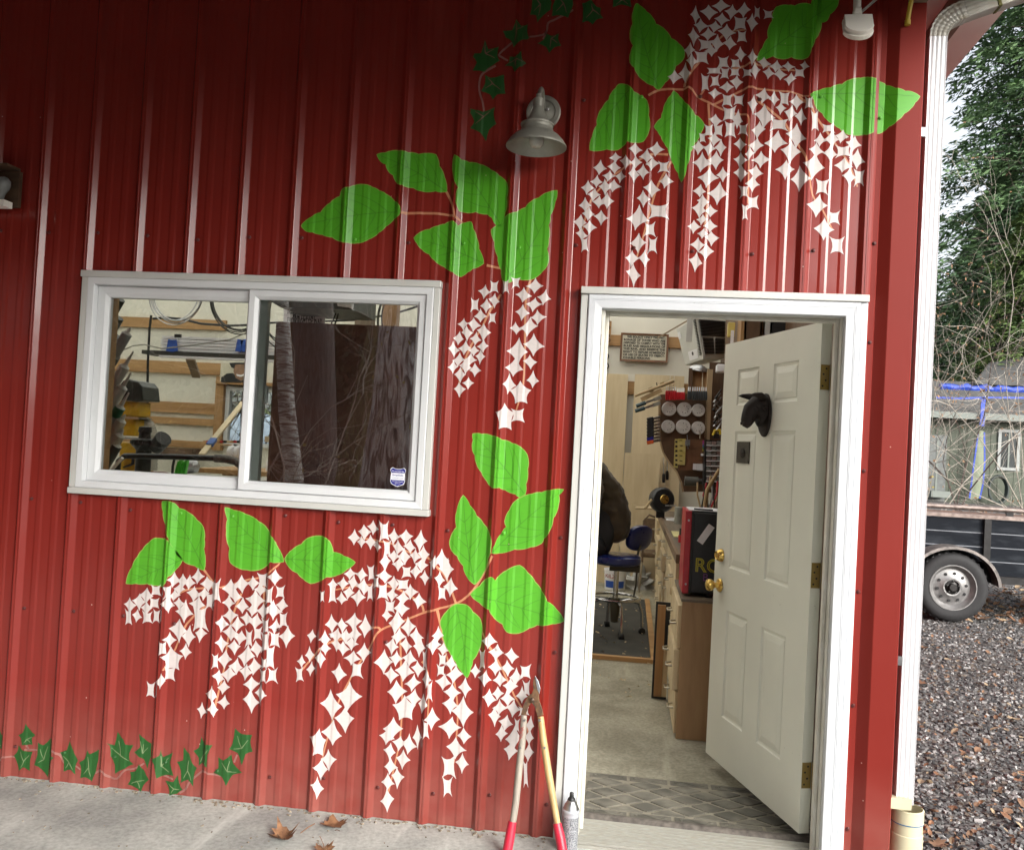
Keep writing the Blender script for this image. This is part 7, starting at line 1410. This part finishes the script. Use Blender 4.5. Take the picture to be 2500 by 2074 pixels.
m = MB(); m.bx(a.x, b.x+.06, 6.1, 6.13, b.z, a.z-.02); m.build('back_panel', RAT, ch, bevel=.01); m = MB(); m.tube([(a.x, 6.11, .35), (a.x-.005, 6.11, a.z-.05), (a.x+.05, 6.11, a.z+.015), (b.x+.08, 6.11, a.z-.03)], .011, 8); m.build('back_frame', RAT, ch, True)
m = MB(); m.bx(a.x-.02, b.x+.10, 6.12, 6.5, .40, .45); m.build('seat', RAT, ch, bevel=.012)
for x, y in ((a.x, 6.13), (b.x+.09, 6.13), (a.x, 6.48), (b.x+.09, 6.48)): m = MB(); m.tube([(x, y, .40), (x-.02, y-.02, .02)], .012, 8); m.build('leg', HN, ch, True)
rw = thing('wooden_rail', 'pale wooden towel rail frame in front of the plywood sheets', 'rail', d6(520, 900, 6.5)); m = MB(); m.tube([d6(525, 485, 6.5), d6(700, 488, 6.5)], .018, 8); m.build('rail', M['ply'], rw, True); m = MB(); p = d6(523, 460, 6.5); m.bx(p.x-.015, p.x+.015, 6.49, 6.52, 0, p.z); m.build('post', M['ply'], rw)
m = MB(); p = Vector((.25, 6.65, .0)); g_ = rnd(99); pts = []
for i in range(9):
    for j in range(12):
        th_, ph_ = math.pi*.5*i/8, 2*math.pi*j/12; r_ = g_.uniform(.15, .26); pts.append(p+Vector((math.cos(ph_)*math.sin(th_)*r_*1.2, math.sin(ph_)*math.sin(th_)*r_, math.cos(th_)*r_*1.1)))
m.add(pts, [(i*12+j, i*12+(j+1) % 12, (i+1)*12+(j+1) % 12, (i+1)*12+j) for i in range(8) for j in range(12)]); o = m.build('plastic_wrap', pm('clear_wrap', (.5, .5, .47), .25, var=.2, scale=8, spec=.8)); tag(o, 'crumpled clear plastic wrap on the floor by the back wall', 'plastic')
# clutter over the open door
t_ = thing('white_box', 'white plastic container hung beyond the door edge under the heater', 'container', d5(1250, 700, 3.0)); m = MB(); pbox(m, d5, 1222, 655, 1290, 728, 3.0, .10); m.build('body', M['white'], t_, bevel=.01)
sf = thing('upper_shelf', 'wooden overhead shelf boxes above the top of the open door', 'shelf', at(1850, 790, 2.6)); 
for x0, x1, mt_, nm in ((1812, 1819, M['pinev'], 'divider'), (1820, 1858, HARD, 'shelf_back'), (1859, 1864, M['pinev'], 'divider'), (1865, 1882, M['greytrim'], 'grey_box'), (1883, 1985, M['black'], 'dark_recess')):
    m = MB(); a, b = at(x0, 740, 2.6), at(x1, 870, 2.6); m.bx(a.x, b.x, 2.6, 2.8, b.z, a.z); m.build(nm, mt_, sf)
t_ = thing('beige_gadget', 'beige plastic tool hung beside the heater above the door', 'tool', at(1795, 800, 2.8)); m = MB(); pbox(m, at, 1778, 786, 1794, 822, 2.8, .05); m.build('body', YP, t_, bevel=.006); m = MB(); pbox(m, at, 1785, 806, 1791, 838, 2.78, .015); m.build('white_bar', M['white'], t_)
# ------------------------------------------------------------------ behind the right pane
m = MB(); m.bx(-1.408, -.775, .118, .132, 1.306, 2.008); o = m.build('brown_board', pm('dark_red_brown_board', (.16, .050, .031), .5, var=.2, scale=6)); tag(o, 'large dark brown board standing behind the right window pane', 'board')
m = MB(); m.bx(-1.412, -.72, .062, .114, 1.285, 1.318); o = m.build('sill_board', M['pine']); tag(o, 'rough wooden ledge under the dark brown board inside the window', 'board')
sg = thing('warning_sign', 'white metal sign with worn black lettering above the brown board', 'sign', wr_(460, 230, 2.4)); a, b = wr_(300, 165, 2.4), wr_(620, 300, 2.4)
m = MB(); m.bx(a.x, b.x, 2.4, 2.41, b.z-.25, a.z+.02); m.build('plate', M['white'], sg)
INK2 = pm('worn_ink', (.05, .05, .05), .7, var=.8, scale=60, c2=(.5, .5, .5), thr=(.5, .62))
for k, (s_, y) in enumerate((('REMOVAL OF', 187), ('MATERIAL', 233), ('FROM RIGHT OF WAY', 270))):
    p = wr_(462, y, 2.398); t_ = text('sign_lettering', s_, INK2, sg, .085 if k < 2 else .055, p, FRONT, .0008, 'CENTER', .001)
    w_ = max(v.co.x for v in t_.data.vertices)-min(v.co.x for v in t_.data.vertices); tg = (wr_((595, 555, 600)[k], y, 2.4)-wr_((330, 370, 325)[k], y, 2.4)).length; t_.scale = (tg/w_, 1, 1)
m = MB(); p = [wr_(x, y, 2.0) for x, y in ((175, 40), (850, 40), (850, 180), (270, 160), (178, 105))]; m.prism(p, (0, .5, 0)); o = m.build('light_hood', pm('dark_hood', (.05, .05, .045), .5)); tag(o, 'dark hood hanging just inside the top of the right pane', 'hood')
hv = thing('air_vent', 'white louvred vent box at the top of the right pane', 'vent', wr_(770, 120, 2.2)); m = MB(); p = [wr_(x, y, 1.95) for x, y in ((700, 70), (850, 60), (835, 175), (705, 108))]; m.prism(p, (0, .03, 0)); m.build('body', M['white'], hv)
for k in range(7): m = MB(); m.bar(wr_(712+k*2, 86+k*10, 1.945), wr_(832, 84+k*13, 1.945), .012, .006); m.build('louvre', M['greytrim'], hv)
for k, (x0, x1, mt_, lab) in enumerate(((870, 1000, M['greywood'], 'dark wooden post seen at the top of the right pane'), (1080, 1195, M['pinev'], 'pine post seen at the top of the right pane'))):
    m = MB(); a, b = wr_(x0, 60, 2.8), wr_(x1, 60, 2.8); m.bx(a.x, b.x, 2.8, 2.9, 0, 3.45); o = m.build('roof_post', mt_); tag(o, lab, 'post', 'roof posts')
def coil(name, lab, c, r_, n_, seed, mt_, ry=.0, grp='wire coils hanging in the shop'):
    t_ = thing(name, lab, 'wire', c, grp); g_ = rnd(seed)
    for k in range(n_):
        rr = r_*(1+g_.uniform(-.05, .05)); ox, oz, yy_ = g_.uniform(-.02, .02), g_.uniform(-.02, .02), g_.uniform(-.02, .02); m = MB(); m.tube([c+Vector((ox+math.cos(a)*rr*.97, yy_+math.cos(a)*ry, oz+math.sin(a)*rr*1.08)) for a in [2*math.pi*i/40 for i in range(41)]], .0045, 5, cap=False); m.build('wire_turn', mt_, t_, True)
    return t_
c = wl_(728, 60, 2.6); r_ = (wl_(960, 60, 2.6)-wl_(495, 60, 2.6)).length/2
coil('wire_coil', 'loose steel wire coil hanging at the top of the left pane', c+Vector((0, 0, .06)), r_, 5, 1, M['steel'])
cl = thing('binder_clip', 'black binder clip pinching the bottom of the steel wire coil', 'clip', wl_(735, 360, 2.55)); m = MB(); pbox(m, wl_, 710, 345, 762, 375, 2.55, .02); m.build('clip_body', M['black'], cl)
for s_ in (-1, 1): m = MB(); m.tube([wl_(735+s_*18, 375, 2.55), wl_(735+s_*10, 400, 2.55), wl_(735+s_*24, 398, 2.55)], .002, 5); m.build('clip_handle', M['steel'], cl)
c = wl_(1290, 80, 2.6); coil('wire_coil', 'dark wire coil partly hidden by the window stile', c+Vector((.0, 0, .05)), r_*1.1, 5, 2, M['darkmetal'])
coil('wire_coil', 'thin dark wire coil hanging over the white warning sign', wr_(420, 120, 2.2), .30, 3, 3, M['darkmetal']); coil('wire_coil', 'thin wire coil at the top right corner of the right pane', wr_(1330, 260, 2.6), .26, 3, 4, M['darkmetal'])
m = MB(); m.tube([wr_(140, 285, 2.9), wr_(500, 275, 2.9), wr_(900, 260, 2.9), wr_(1190, 205, 2.9), wr_(1400, 140, 2.9)], .008, 6); o = m.build('black_cable', M['black'], None, True); tag(o, 'black cable strung across behind the top of the right pane', 'cable')
# ------------------------------------------------------------------ behind the left pane
sh_ = thing('hanging_shelf', 'dark hanging shelf rail carrying white trim sticks', 'shelf', wl_(800, 500, 3.4)); a = wl_(422, 472, 3.4); b = wl_(700, 520, 3.4)
m = MB(); m.bx(a.x, -1.9, 3.4, 3.62, b.z-.01, a.z-.012); m.build('rail', pm('grey_steel_rail', (.055, .052, .045), .5, .4), sh_); m = MB(); m.bx(wl_(572, 530, 3.38).x, -1.9, 3.38, 3.44, wl_(600, 550, 3.38).z, wl_(600, 532, 3.38).z); m.build('under_strip', M['white'], sh_)
zt_ = wl_(600, 472, 3.4).z
for k in range(5):
    x0 = wl_(585+g_.uniform(0, 20), 400, 3.42).x; z = a.z-.010+k*.026; m = MB(); m.bx(x0, -1.85, 3.42, 3.55, z, z+.021); o = m.build('trim_stick', M['white']); tag(o, '%s from the bottom of the white trim sticks bundled with blue tape' % ORD[k], 'trim', 'white trim sticks on the hanging shelf')
for k, x in enumerate((672, 710, 1285, 1330)):
    m = MB(); c = wl_(x, 448, 3.40); m.box(c, (.05, .008, .10), Matrix.Rotation(R(8-20*(k % 2)), 3, 'Y')); o = m.build('blue_tape', pm('painters_tape', (.03, .10, .45), .6)); tag(o, ['left strip of blue tape on the left end of the trim sticks', 'right strip of blue tape on the left end of the trim sticks', 'upper strip of blue tape near the window stile', 'lower strip of blue tape near the window stile'][k], 'tape', 'blue tape strips')
m = MB(); m.bar(wl_(850, 560, 5.6), wl_(905, 720, 6.2), .09, .04); o = m.build('shelf_bracket', M['greywood']); tag(o, 'angled wooden bracket beside the back window', 'bracket')
m = MB(); m.tube([wl_(505, 180, 3.3), wl_(490, 300, 3.3), wl_(475, 600, 3.3), wl_(470, 900, 3.3), wl_(474, 1110, 3.3)], .011, 6); o = m.build('power_cable', M['black'], None, True); tag(o, 'black cord hanging down past the shelf rail behind the left pane', 'cord')
m = MB(); m.tube([wl_(520, 210, 3.3), wl_(620, 200, 3.3), wl_(760, 210, 3.4), wl_(950, 255, 3.4), wl_(1200, 272, 3.4), wl_(1370, 265, 3.4)], .010, 6); o = m.build('strung_cable', M['black'], None, True); tag(o, 'dark cable strung along the top girt behind the left pane', 'cable')
m = MB(); m.tube([wl_(250, 490, 2.8), wl_(340, 450, 2.8), wl_(440, 438, 2.8), wl_(600, 475, 2.8), wl_(900, 440, 2.8), wl_(1200, 395, 2.8), wl_(1380, 320, 2.8)], .005, 6); o = m.build('grey_cable', M['galv'], None, True); tag(o, 'thin grey cable looping in front of the white trim sticks', 'cable')
po = thing('portrait_poster', 'photo print of a smiling person in dark jacket above back window', 'poster', wl_(1230, 690, 6.85)); a, b = wl_(1122, 598, 6.85), wl_(1420, 775, 6.85)
m = MB(); m.bx(a.x, b.x, 6.85, 6.856, b.z, a.z); m.build('print', CRM, po)
def flat(name, pts, mt_, k): m = MB(); m.prism([wl_(x, y, 6.848-.002*k) for x, y in pts], (0, -.0015, 0)); m.build(name, mt_, po)
flat('jacket', [(1122, 772), (1125, 730), (1175, 695), (1230, 690), (1275, 735), (1340, 730), (1420, 720), (1420, 773)], M['black'], 0)
flat('face', [(1238, 605), (1330, 600), (1372, 620), (1375, 690), (1345, 745), (1300, 760), (1255, 735), (1235, 680)], pm('printed_skin', (.28, .16, .10), .6, var=.3, scale=18), 1)
flat('hair', [(1195, 600), (1240, 598), (1380, 598), (1378, 625), (1330, 612), (1250, 616), (1240, 650), (1215, 640)], M['black'], 2)
flat('smile', [(1258, 700), (1300, 708), (1335, 695), (1328, 712), (1298, 724), (1265, 716)], M['white'], 3)
# drill press and dust gear
YD = pm('yellow_machine_paint', (.60, .36, .015), .4, var=.15, scale=10); dp_ = thing('drill_press', 'yellow drill press with black belt cover behind the left pane', 'drill press', wl_(320, 1550, 1.9))
m = MB(); p = [wl_(x, y, 1.9) for x, y in ((215, 930), (222, 800), (250, 755), (300, 745), (385, 765), (420, 810), (432, 935))]; m.prism(p, (0, .22, 0)); m.build('belt_cover', pm('dark_green_cover', (.020, .026, .022), .4, var=.2), dp_, bevel=.01)
m = MB(); pbox(m, wl_, 240, 938, 388, 1080, 1.93, .16); m.build('head', YD, dp_, bevel=.012); m = MB(); pbox(m, wl_, 240, 1095, 355, 1250, 1.95, .12); m.build('column_guard', YD, dp_, bevel=.01); m = MB(); pbox(m, wl_, 228, 1078, 392, 1094, 1.92, .17); m.build('plate', M['steel'], dp_)
m = MB(); pbox(m, wl_, 225, 1300, 390, 1570, 2.0, .2); m.build('base_housing', YD, dp_, bevel=.01)
for k in range(6): m = MB(); pbox(m, wl_, 250, 1440+k*20, 380, 1447+k*20, 1.992, .007); m.build('vent_slot', pm('shadow_yellow', (.35, .2, .01), .5), dp_)
m = MB(); pbox(m, wl_, 330, 1450, 350, 1500, 1.985, .007); m.bar(wl_(260, 1525, 1.985), wl_(335, 1498, 1.985), .02, .01); m.build('crank', M['black'], dp_)
m = MB(); pbox(m, wl_, 230, 1255, 420, 1285, 1.9, .1); o = m.build('machine_table', M['alu'], dp_)
gr = thing('dust_gate', 'black cast dust gate with round collar in front of the drill press', 'machine', wl_(440, 1590, 1.5)); c = wl_(445, 1300, 1.5)
m = MB(); r_ = (wl_(560, 1300, 1.5)-wl_(360, 1300, 1.5)).length/2; m.lathe([(r_*.62, -.30), (r_*.62, -.05), (r_, -.02), (r_, .012), (r_*.8, .02), (r_*.5, .022), (r_*.45, .055), (r_*.55, .06), (r_*.5, .09), (r_*.2, .095)], c, (0, 0, 1), 20); m.build('body', M['darkmetal'], gr, True)
m = MB()
for k in range(20): a_ = 2*math.pi*k/20; m.box(c+Vector((math.cos(a_)*r_*1.02, math.sin(a_)*r_*1.02, -.003)), (.012, .012, .02), Matrix.Rotation(a_, 3, 'Z'))
m.build('gear_teeth', M['darkmetal'], gr); m = MB(); m.tube([wl_(545, 1350, 1.5), wl_(615, 1268, 1.46)], [.045, .05], 14); m.build('outlet', M['darkmetal'], gr, True)
pp = thing('black_pipe', 'black curved pipe arm crossing low behind the left pane', 'pipe', wl_(700, 1450, 1.35)); m = MB(); m.tube([wl_(205, 1560, 1.35), wl_(215, 1470, 1.35), wl_(270, 1425, 1.35), wl_(400, 1425, 1.35), wl_(700, 1432, 1.35), wl_(1080, 1445, 1.35)], .017, 10); m.build('pipe', M['black'], pp, True); m = MB(); m.tube([wl_(1070, 1445, 1.35), wl_(1160, 1450, 1.35), wl_(1250, 1470, 1.35), wl_(1330, 1530, 1.33), wl_(1450, 1700, 1.3)], .024, 10); m.build('sleeve', M['rubber'], pp, True)
ho = thing('dust_hose', 'grey corrugated dust hose rising beside the drill press', 'hose', wl_(500, 1580, 2.1)); pts = [wl_(410, 1120, 2.1), wl_(450, 1125, 2.1), wl_(490, 1160, 2.1), wl_(512, 1230, 2.1), wl_(515, 1330, 2.1), wl_(512, 1450, 2.1), wl_(510, 1570, 2.1)]
fine = []
for a, b in zip(pts, pts[1:]):
    for k in range(8): fine.append(a.lerp(b, k/8))
m = MB(); m.tube(fine, [.034+(.004 if i % 2 else 0) for i in range(len(fine))], 12); m.build('hose', pm('hose_grey', (.40, .38, .32), .6, var=.15), ho, True)
bn = thing('side_workbench', 'wooden side bench crowded with tools behind the left pane', 'workbench', (-2.9, 2.6, 0)); m = MB(); zb2 = wl_(1000, 1575, 2.4).z; m.bx(wl_(905, 1500, 2.4).x, -1.55, 2.4, 3.0, zb2, wl_(1000, 1535, 2.4).z); m.build('top', M['pine'], bn); m = MB(); p = wl_(1180, 1590, 2.45); m.bx(p.x-.04, p.x+.04, 2.45, 2.53, 0, zb2-.001); m.build('leg', M['pinev'], bn); m = MB(); m.bx(-1.75, -1.67, 2.45, 2.53, 0, zb2-.001); m.build('leg', M['pinev'], bn)
m = MB(); zf = wl_(300, 1590, 1.45).z; m.bx(-3.9, -2.25, 1.3, 2.35, zf-.05, zf-.02); o = m.build('machine_stand', M['greytrim']); tag(o, 'pale metal stand under the drill press', 'stand')
GRN = pm('bright_green', (.05, .42, .02), .4, var=.15); gb = thing('green_straps', 'bundle of bright green plastic strips by the side bench', 'straps', wl_(770, 1600, 2.0))
for k in range(6): m = MB(); m.bar(wl_(712+k*18, 1612, 2.0+.01*k), wl_(752+k*16, 1470-10*(k % 3), 2.0), .006, .03, up=(0, 1, 0)); m.build('strip', GRN, gb)
cg = thing('steel_vise', 'shiny steel vise at the left end of the side bench', 'vise', wl_(860, 1560, 2.2)); m = MB(); m.lathe([(.02, -.05), (.045, -.03), (.045, .03), (.02, .05)], wl_(865, 1520, 2.2), (1, 0, .2), 14); m.build('screw_body', M['steel'], cg, True); m = MB(); m.bar(wl_(840, 1560, 2.2), wl_(900, 1500, 2.2), .03, .04); m.build('jaw', M['steel'], cg)
m = MB(); m.bar(wl_(950, 1415, 3.0), wl_(1320, 950, 4.4), .045, .02); o = m.build('taped_stick', M['ply']); tag(o, 'long pale stick with a blue tape band slanting across the back window', 'stick'); m = MB(); m.bar(wl_(1020, 1328, 3.2), wl_(1060, 1277, 3.35), .052, .027); o = m.build('tape_band', pm('painters_tape2', (.04, .10, .32), .6)); tag(o, 'blue tape band round the long pale stick', 'tape')
tr_ = thing('tool_tray', 'wooden tray of bits below the back window', 'tray', wl_(1130, 1330, 5.5)); m = MB(); pbox(m, wl_, 955, 1310, 1400, 1345, 5.5, .25); m.build('tray', M['pine'], tr_)
for k in range(14): m = MB(); pbox(m, wl_, 965+k*30, 1288, 985+k*30, 1309, 5.52, .1); m.build('bit_block', (M['pinev'], RD, M['darkmetal'], M['ply'])[k % 4], tr_)
hp = thing('white_earmuffs', 'white ear defenders lying on the side bench', 'earmuffs', wl_(1240, 1400, 2.6)); 
for x in (1232, 1288): m = MB(); m.lathe([(.02, -.03), (.05, -.015), (.055, 0), (.045, .02), (.0, .024)], wl_(x, 1392, 2.6), (1, -.5, 0), 18); m.build('ear_cup', M['white'], hp, True)
m = MB(); m.tube([wl_(1225, 1380, 2.6), wl_(1245, 1330, 2.6), wl_(1280, 1345, 2.6)], .012, 8); m.build('headband', M['black'], hp, True)
m = MB(); pbox(m, wl_, 540, 1345, 870, 1420, 6.6, .3); o = m.build('low_back_bench', HARD); tag(o, 'dark low bench against the back wall under the girts', 'bench')
m = MB(); c = wl_(555, 1590, 1.8); m.lathe([(.0, .02), (.06, .018), (.10, .0), (.10, -.02)], c, (0, 0, 1), 18); o = m.build('maroon_lid_tin', pm('maroon', (.12, .012, .02), .5), None, True); tag(o, 'round maroon tin low behind the dust gate', 'tin')
m = MB(); m.tube([wl_(690, 1640, 2.2), wl_(695, 1520, 2.2), wl_(712, 1440, 2.2)], .01, 6); o = m.build('black_rod', M['black'], None, True); tag(o, 'short black rod standing left of the green strips', 'rod')
# shelf seen between stile and brown board
for k, (x0, y0, x1, y1, mt_, nm, lab) in enumerate(((150, 1175, 225, 1225, M['ply'], 'wooden_box', 'small wooden box seen between the stile and the brown board'), (95, 1460, 225, 1485, M['pine'], 'narrow_shelf', 'narrow wooden shelf seen between the stile and the brown board'))):
    m = MB(); pbox(m, wr_, x0, y0, x1, y1, 2.2+.3*k, .2); o = m.build(nm, mt_); tag(o, lab, nm.split('_')[1])
bottle('glue_bottle', 'small white glue bottle with red cap on the narrow shelf', 'bottle', wr_(190, 1458, 2.55), [(.03, 0), (.032, .07), (.02, .09)], M['white'], [(.012, .091), (.004, .13)], RD)
# rack of caulking tubes at the left jamb
rk = thing('tube_rack', 'dark rack of round pockets holding caulking tubes at the window jamb', 'rack', wl_(120, 1580, .30)); RK = pm('dark_green_tube', (.022, .030, .028), .5, var=.2)
TUB = [pm('tube_grey', (.30, .31, .31), .4, var=.1), pm('tube_white', (.55, .54, .48), .4, var=.1), pm('tube_green', (.012, .12, .05), .4, var=.1), pm('tube_cream', (.48, .44, .34), .45, var=.15), pm('tube_black', (.04, .038, .035), .4)]
ud = Vector((.50, -.10, .80)).normalized()
for k in range(9):
    y = 60+k*165; c = wl_(195-k*13, y, .34); m = MB(); m.tube([c-ud*.085, c+ud*.02], [.033, .033], 14); m.build('pocket', RK, rk, True)
    c2_ = c+Vector((-.055, .03, -.05)); m = MB(); m.tube([c2_-ud*.09, c2_+ud*.04], [.03, .03], 12); m.build('rear_pocket', RK, rk, True)
lab_ = ['grey caulking tube at the top of the jamb rack', 'white caulking tube second from top in the jamb rack', 'pale caulking tube third from top in the jamb rack', 'green banded caulking tube in the middle of the jamb rack', 'cream caulking tube below the green one in the jamb rack', 'yellowed caulking tube second from bottom in the jamb rack', 'black caulking tube at the bottom of the jamb rack']
for k, (x, y, mi, nz) in enumerate(((240, 430, 0, 0), (218, 720, 1, 1), (200, 905, 1, 1), (180, 1080, 2, 1), (190, 1200, 3, 0), (175, 1330, 3, 0), (150, 1420, 4, 0))):
    c = wl_(x, y, .27); t_ = thing('caulking_tube', lab_[k], 'tube', c, 'caulking tubes in the jamb rack'); m = MB(); m.tube([c-ud*.075, c+ud*.055], [.0235, .0235], 14); m.build('barrel', TUB[0] if mi == 2 else TUB[mi], t_, True)
    if mi == 2: m = MB(); m.tube([c+ud*.005, c+ud*.054], .0242, 14); m.build('green_band', TUB[2], t_, True)
    m = MB(); m.tube([c+ud*.0555, c+ud*.066], [.021, .009], 12); m.build('shoulder', TUB[1], t_, True); m = MB(); m.tube([c+ud*.0665, c+ud*(.135 if nz else .09)], [.009, .0035], 10); m.build('nozzle', TUB[1], t_, True)
m = MB(); a = wl_(250, 1440, .22); b = wl_(130, 1575, .22); m.bar(a, b, .022, .006); o = m.build('pale_stick', M['soffit']); tag(o, 'pale flat stick leaning at the bottom of the tube rack', 'stick')
# garden outside the back window
p = wl_(1130, 1150, 13.0); tp_ = thing('pale_band_shape', 'pale blue rounded shape added for the pale band outside the back window', 'tarp', (p.x, 13.0, gz(0, 13))); m = MB(); z1_ = wl_(1130, 1020, 13.0).z
sec = []
for i in range(9):
    x = p.x-2.2+i*.62; hh = z1_*(1-.05*abs(math.sin(i*1.7))); sec.append([Vector((x, 12.6, .0)), Vector((x, 12.75, hh*.8)), Vector((x, 13.0, hh)), Vector((x, 13.8, hh*1.02)), Vector((x, 14.1, hh*.8)), Vector((x, 14.2, 0))])
sweep(m, sec); m.build('pale_band_cover', pm('pale_blue_cover', (.50, .58, .68), .45, var=.1, scale=3, bump=.3, bscale=6), tp_, True)  # invented shape filling in the pale blue band outside the back window
p = at(545, 1050, 9.5); shrub((p.x, 9.6, gz(0, 9.6)), 9, 2.6, .02, 71, 'dark twiggy shrub outside the back window of the shop', TWIGD, leafmat('sparse_green', (.05, .08, .02), (.12, .14, .04)), .5, .07, (.1, 0, .2), 3, name='bare_shrub'); 
p = at(430, 1000, 19); q_, a_, b_ = conifer(p.x, 22, 9, 3.6, 8, 'green conifer seen through the back window of the shop', leafmat('yellow_green_needles', (.05, .08, .02), (.10, .13, .04)), .8, .02, 'trees behind the shop')  # yellow-green needles for the conifer behind the shop
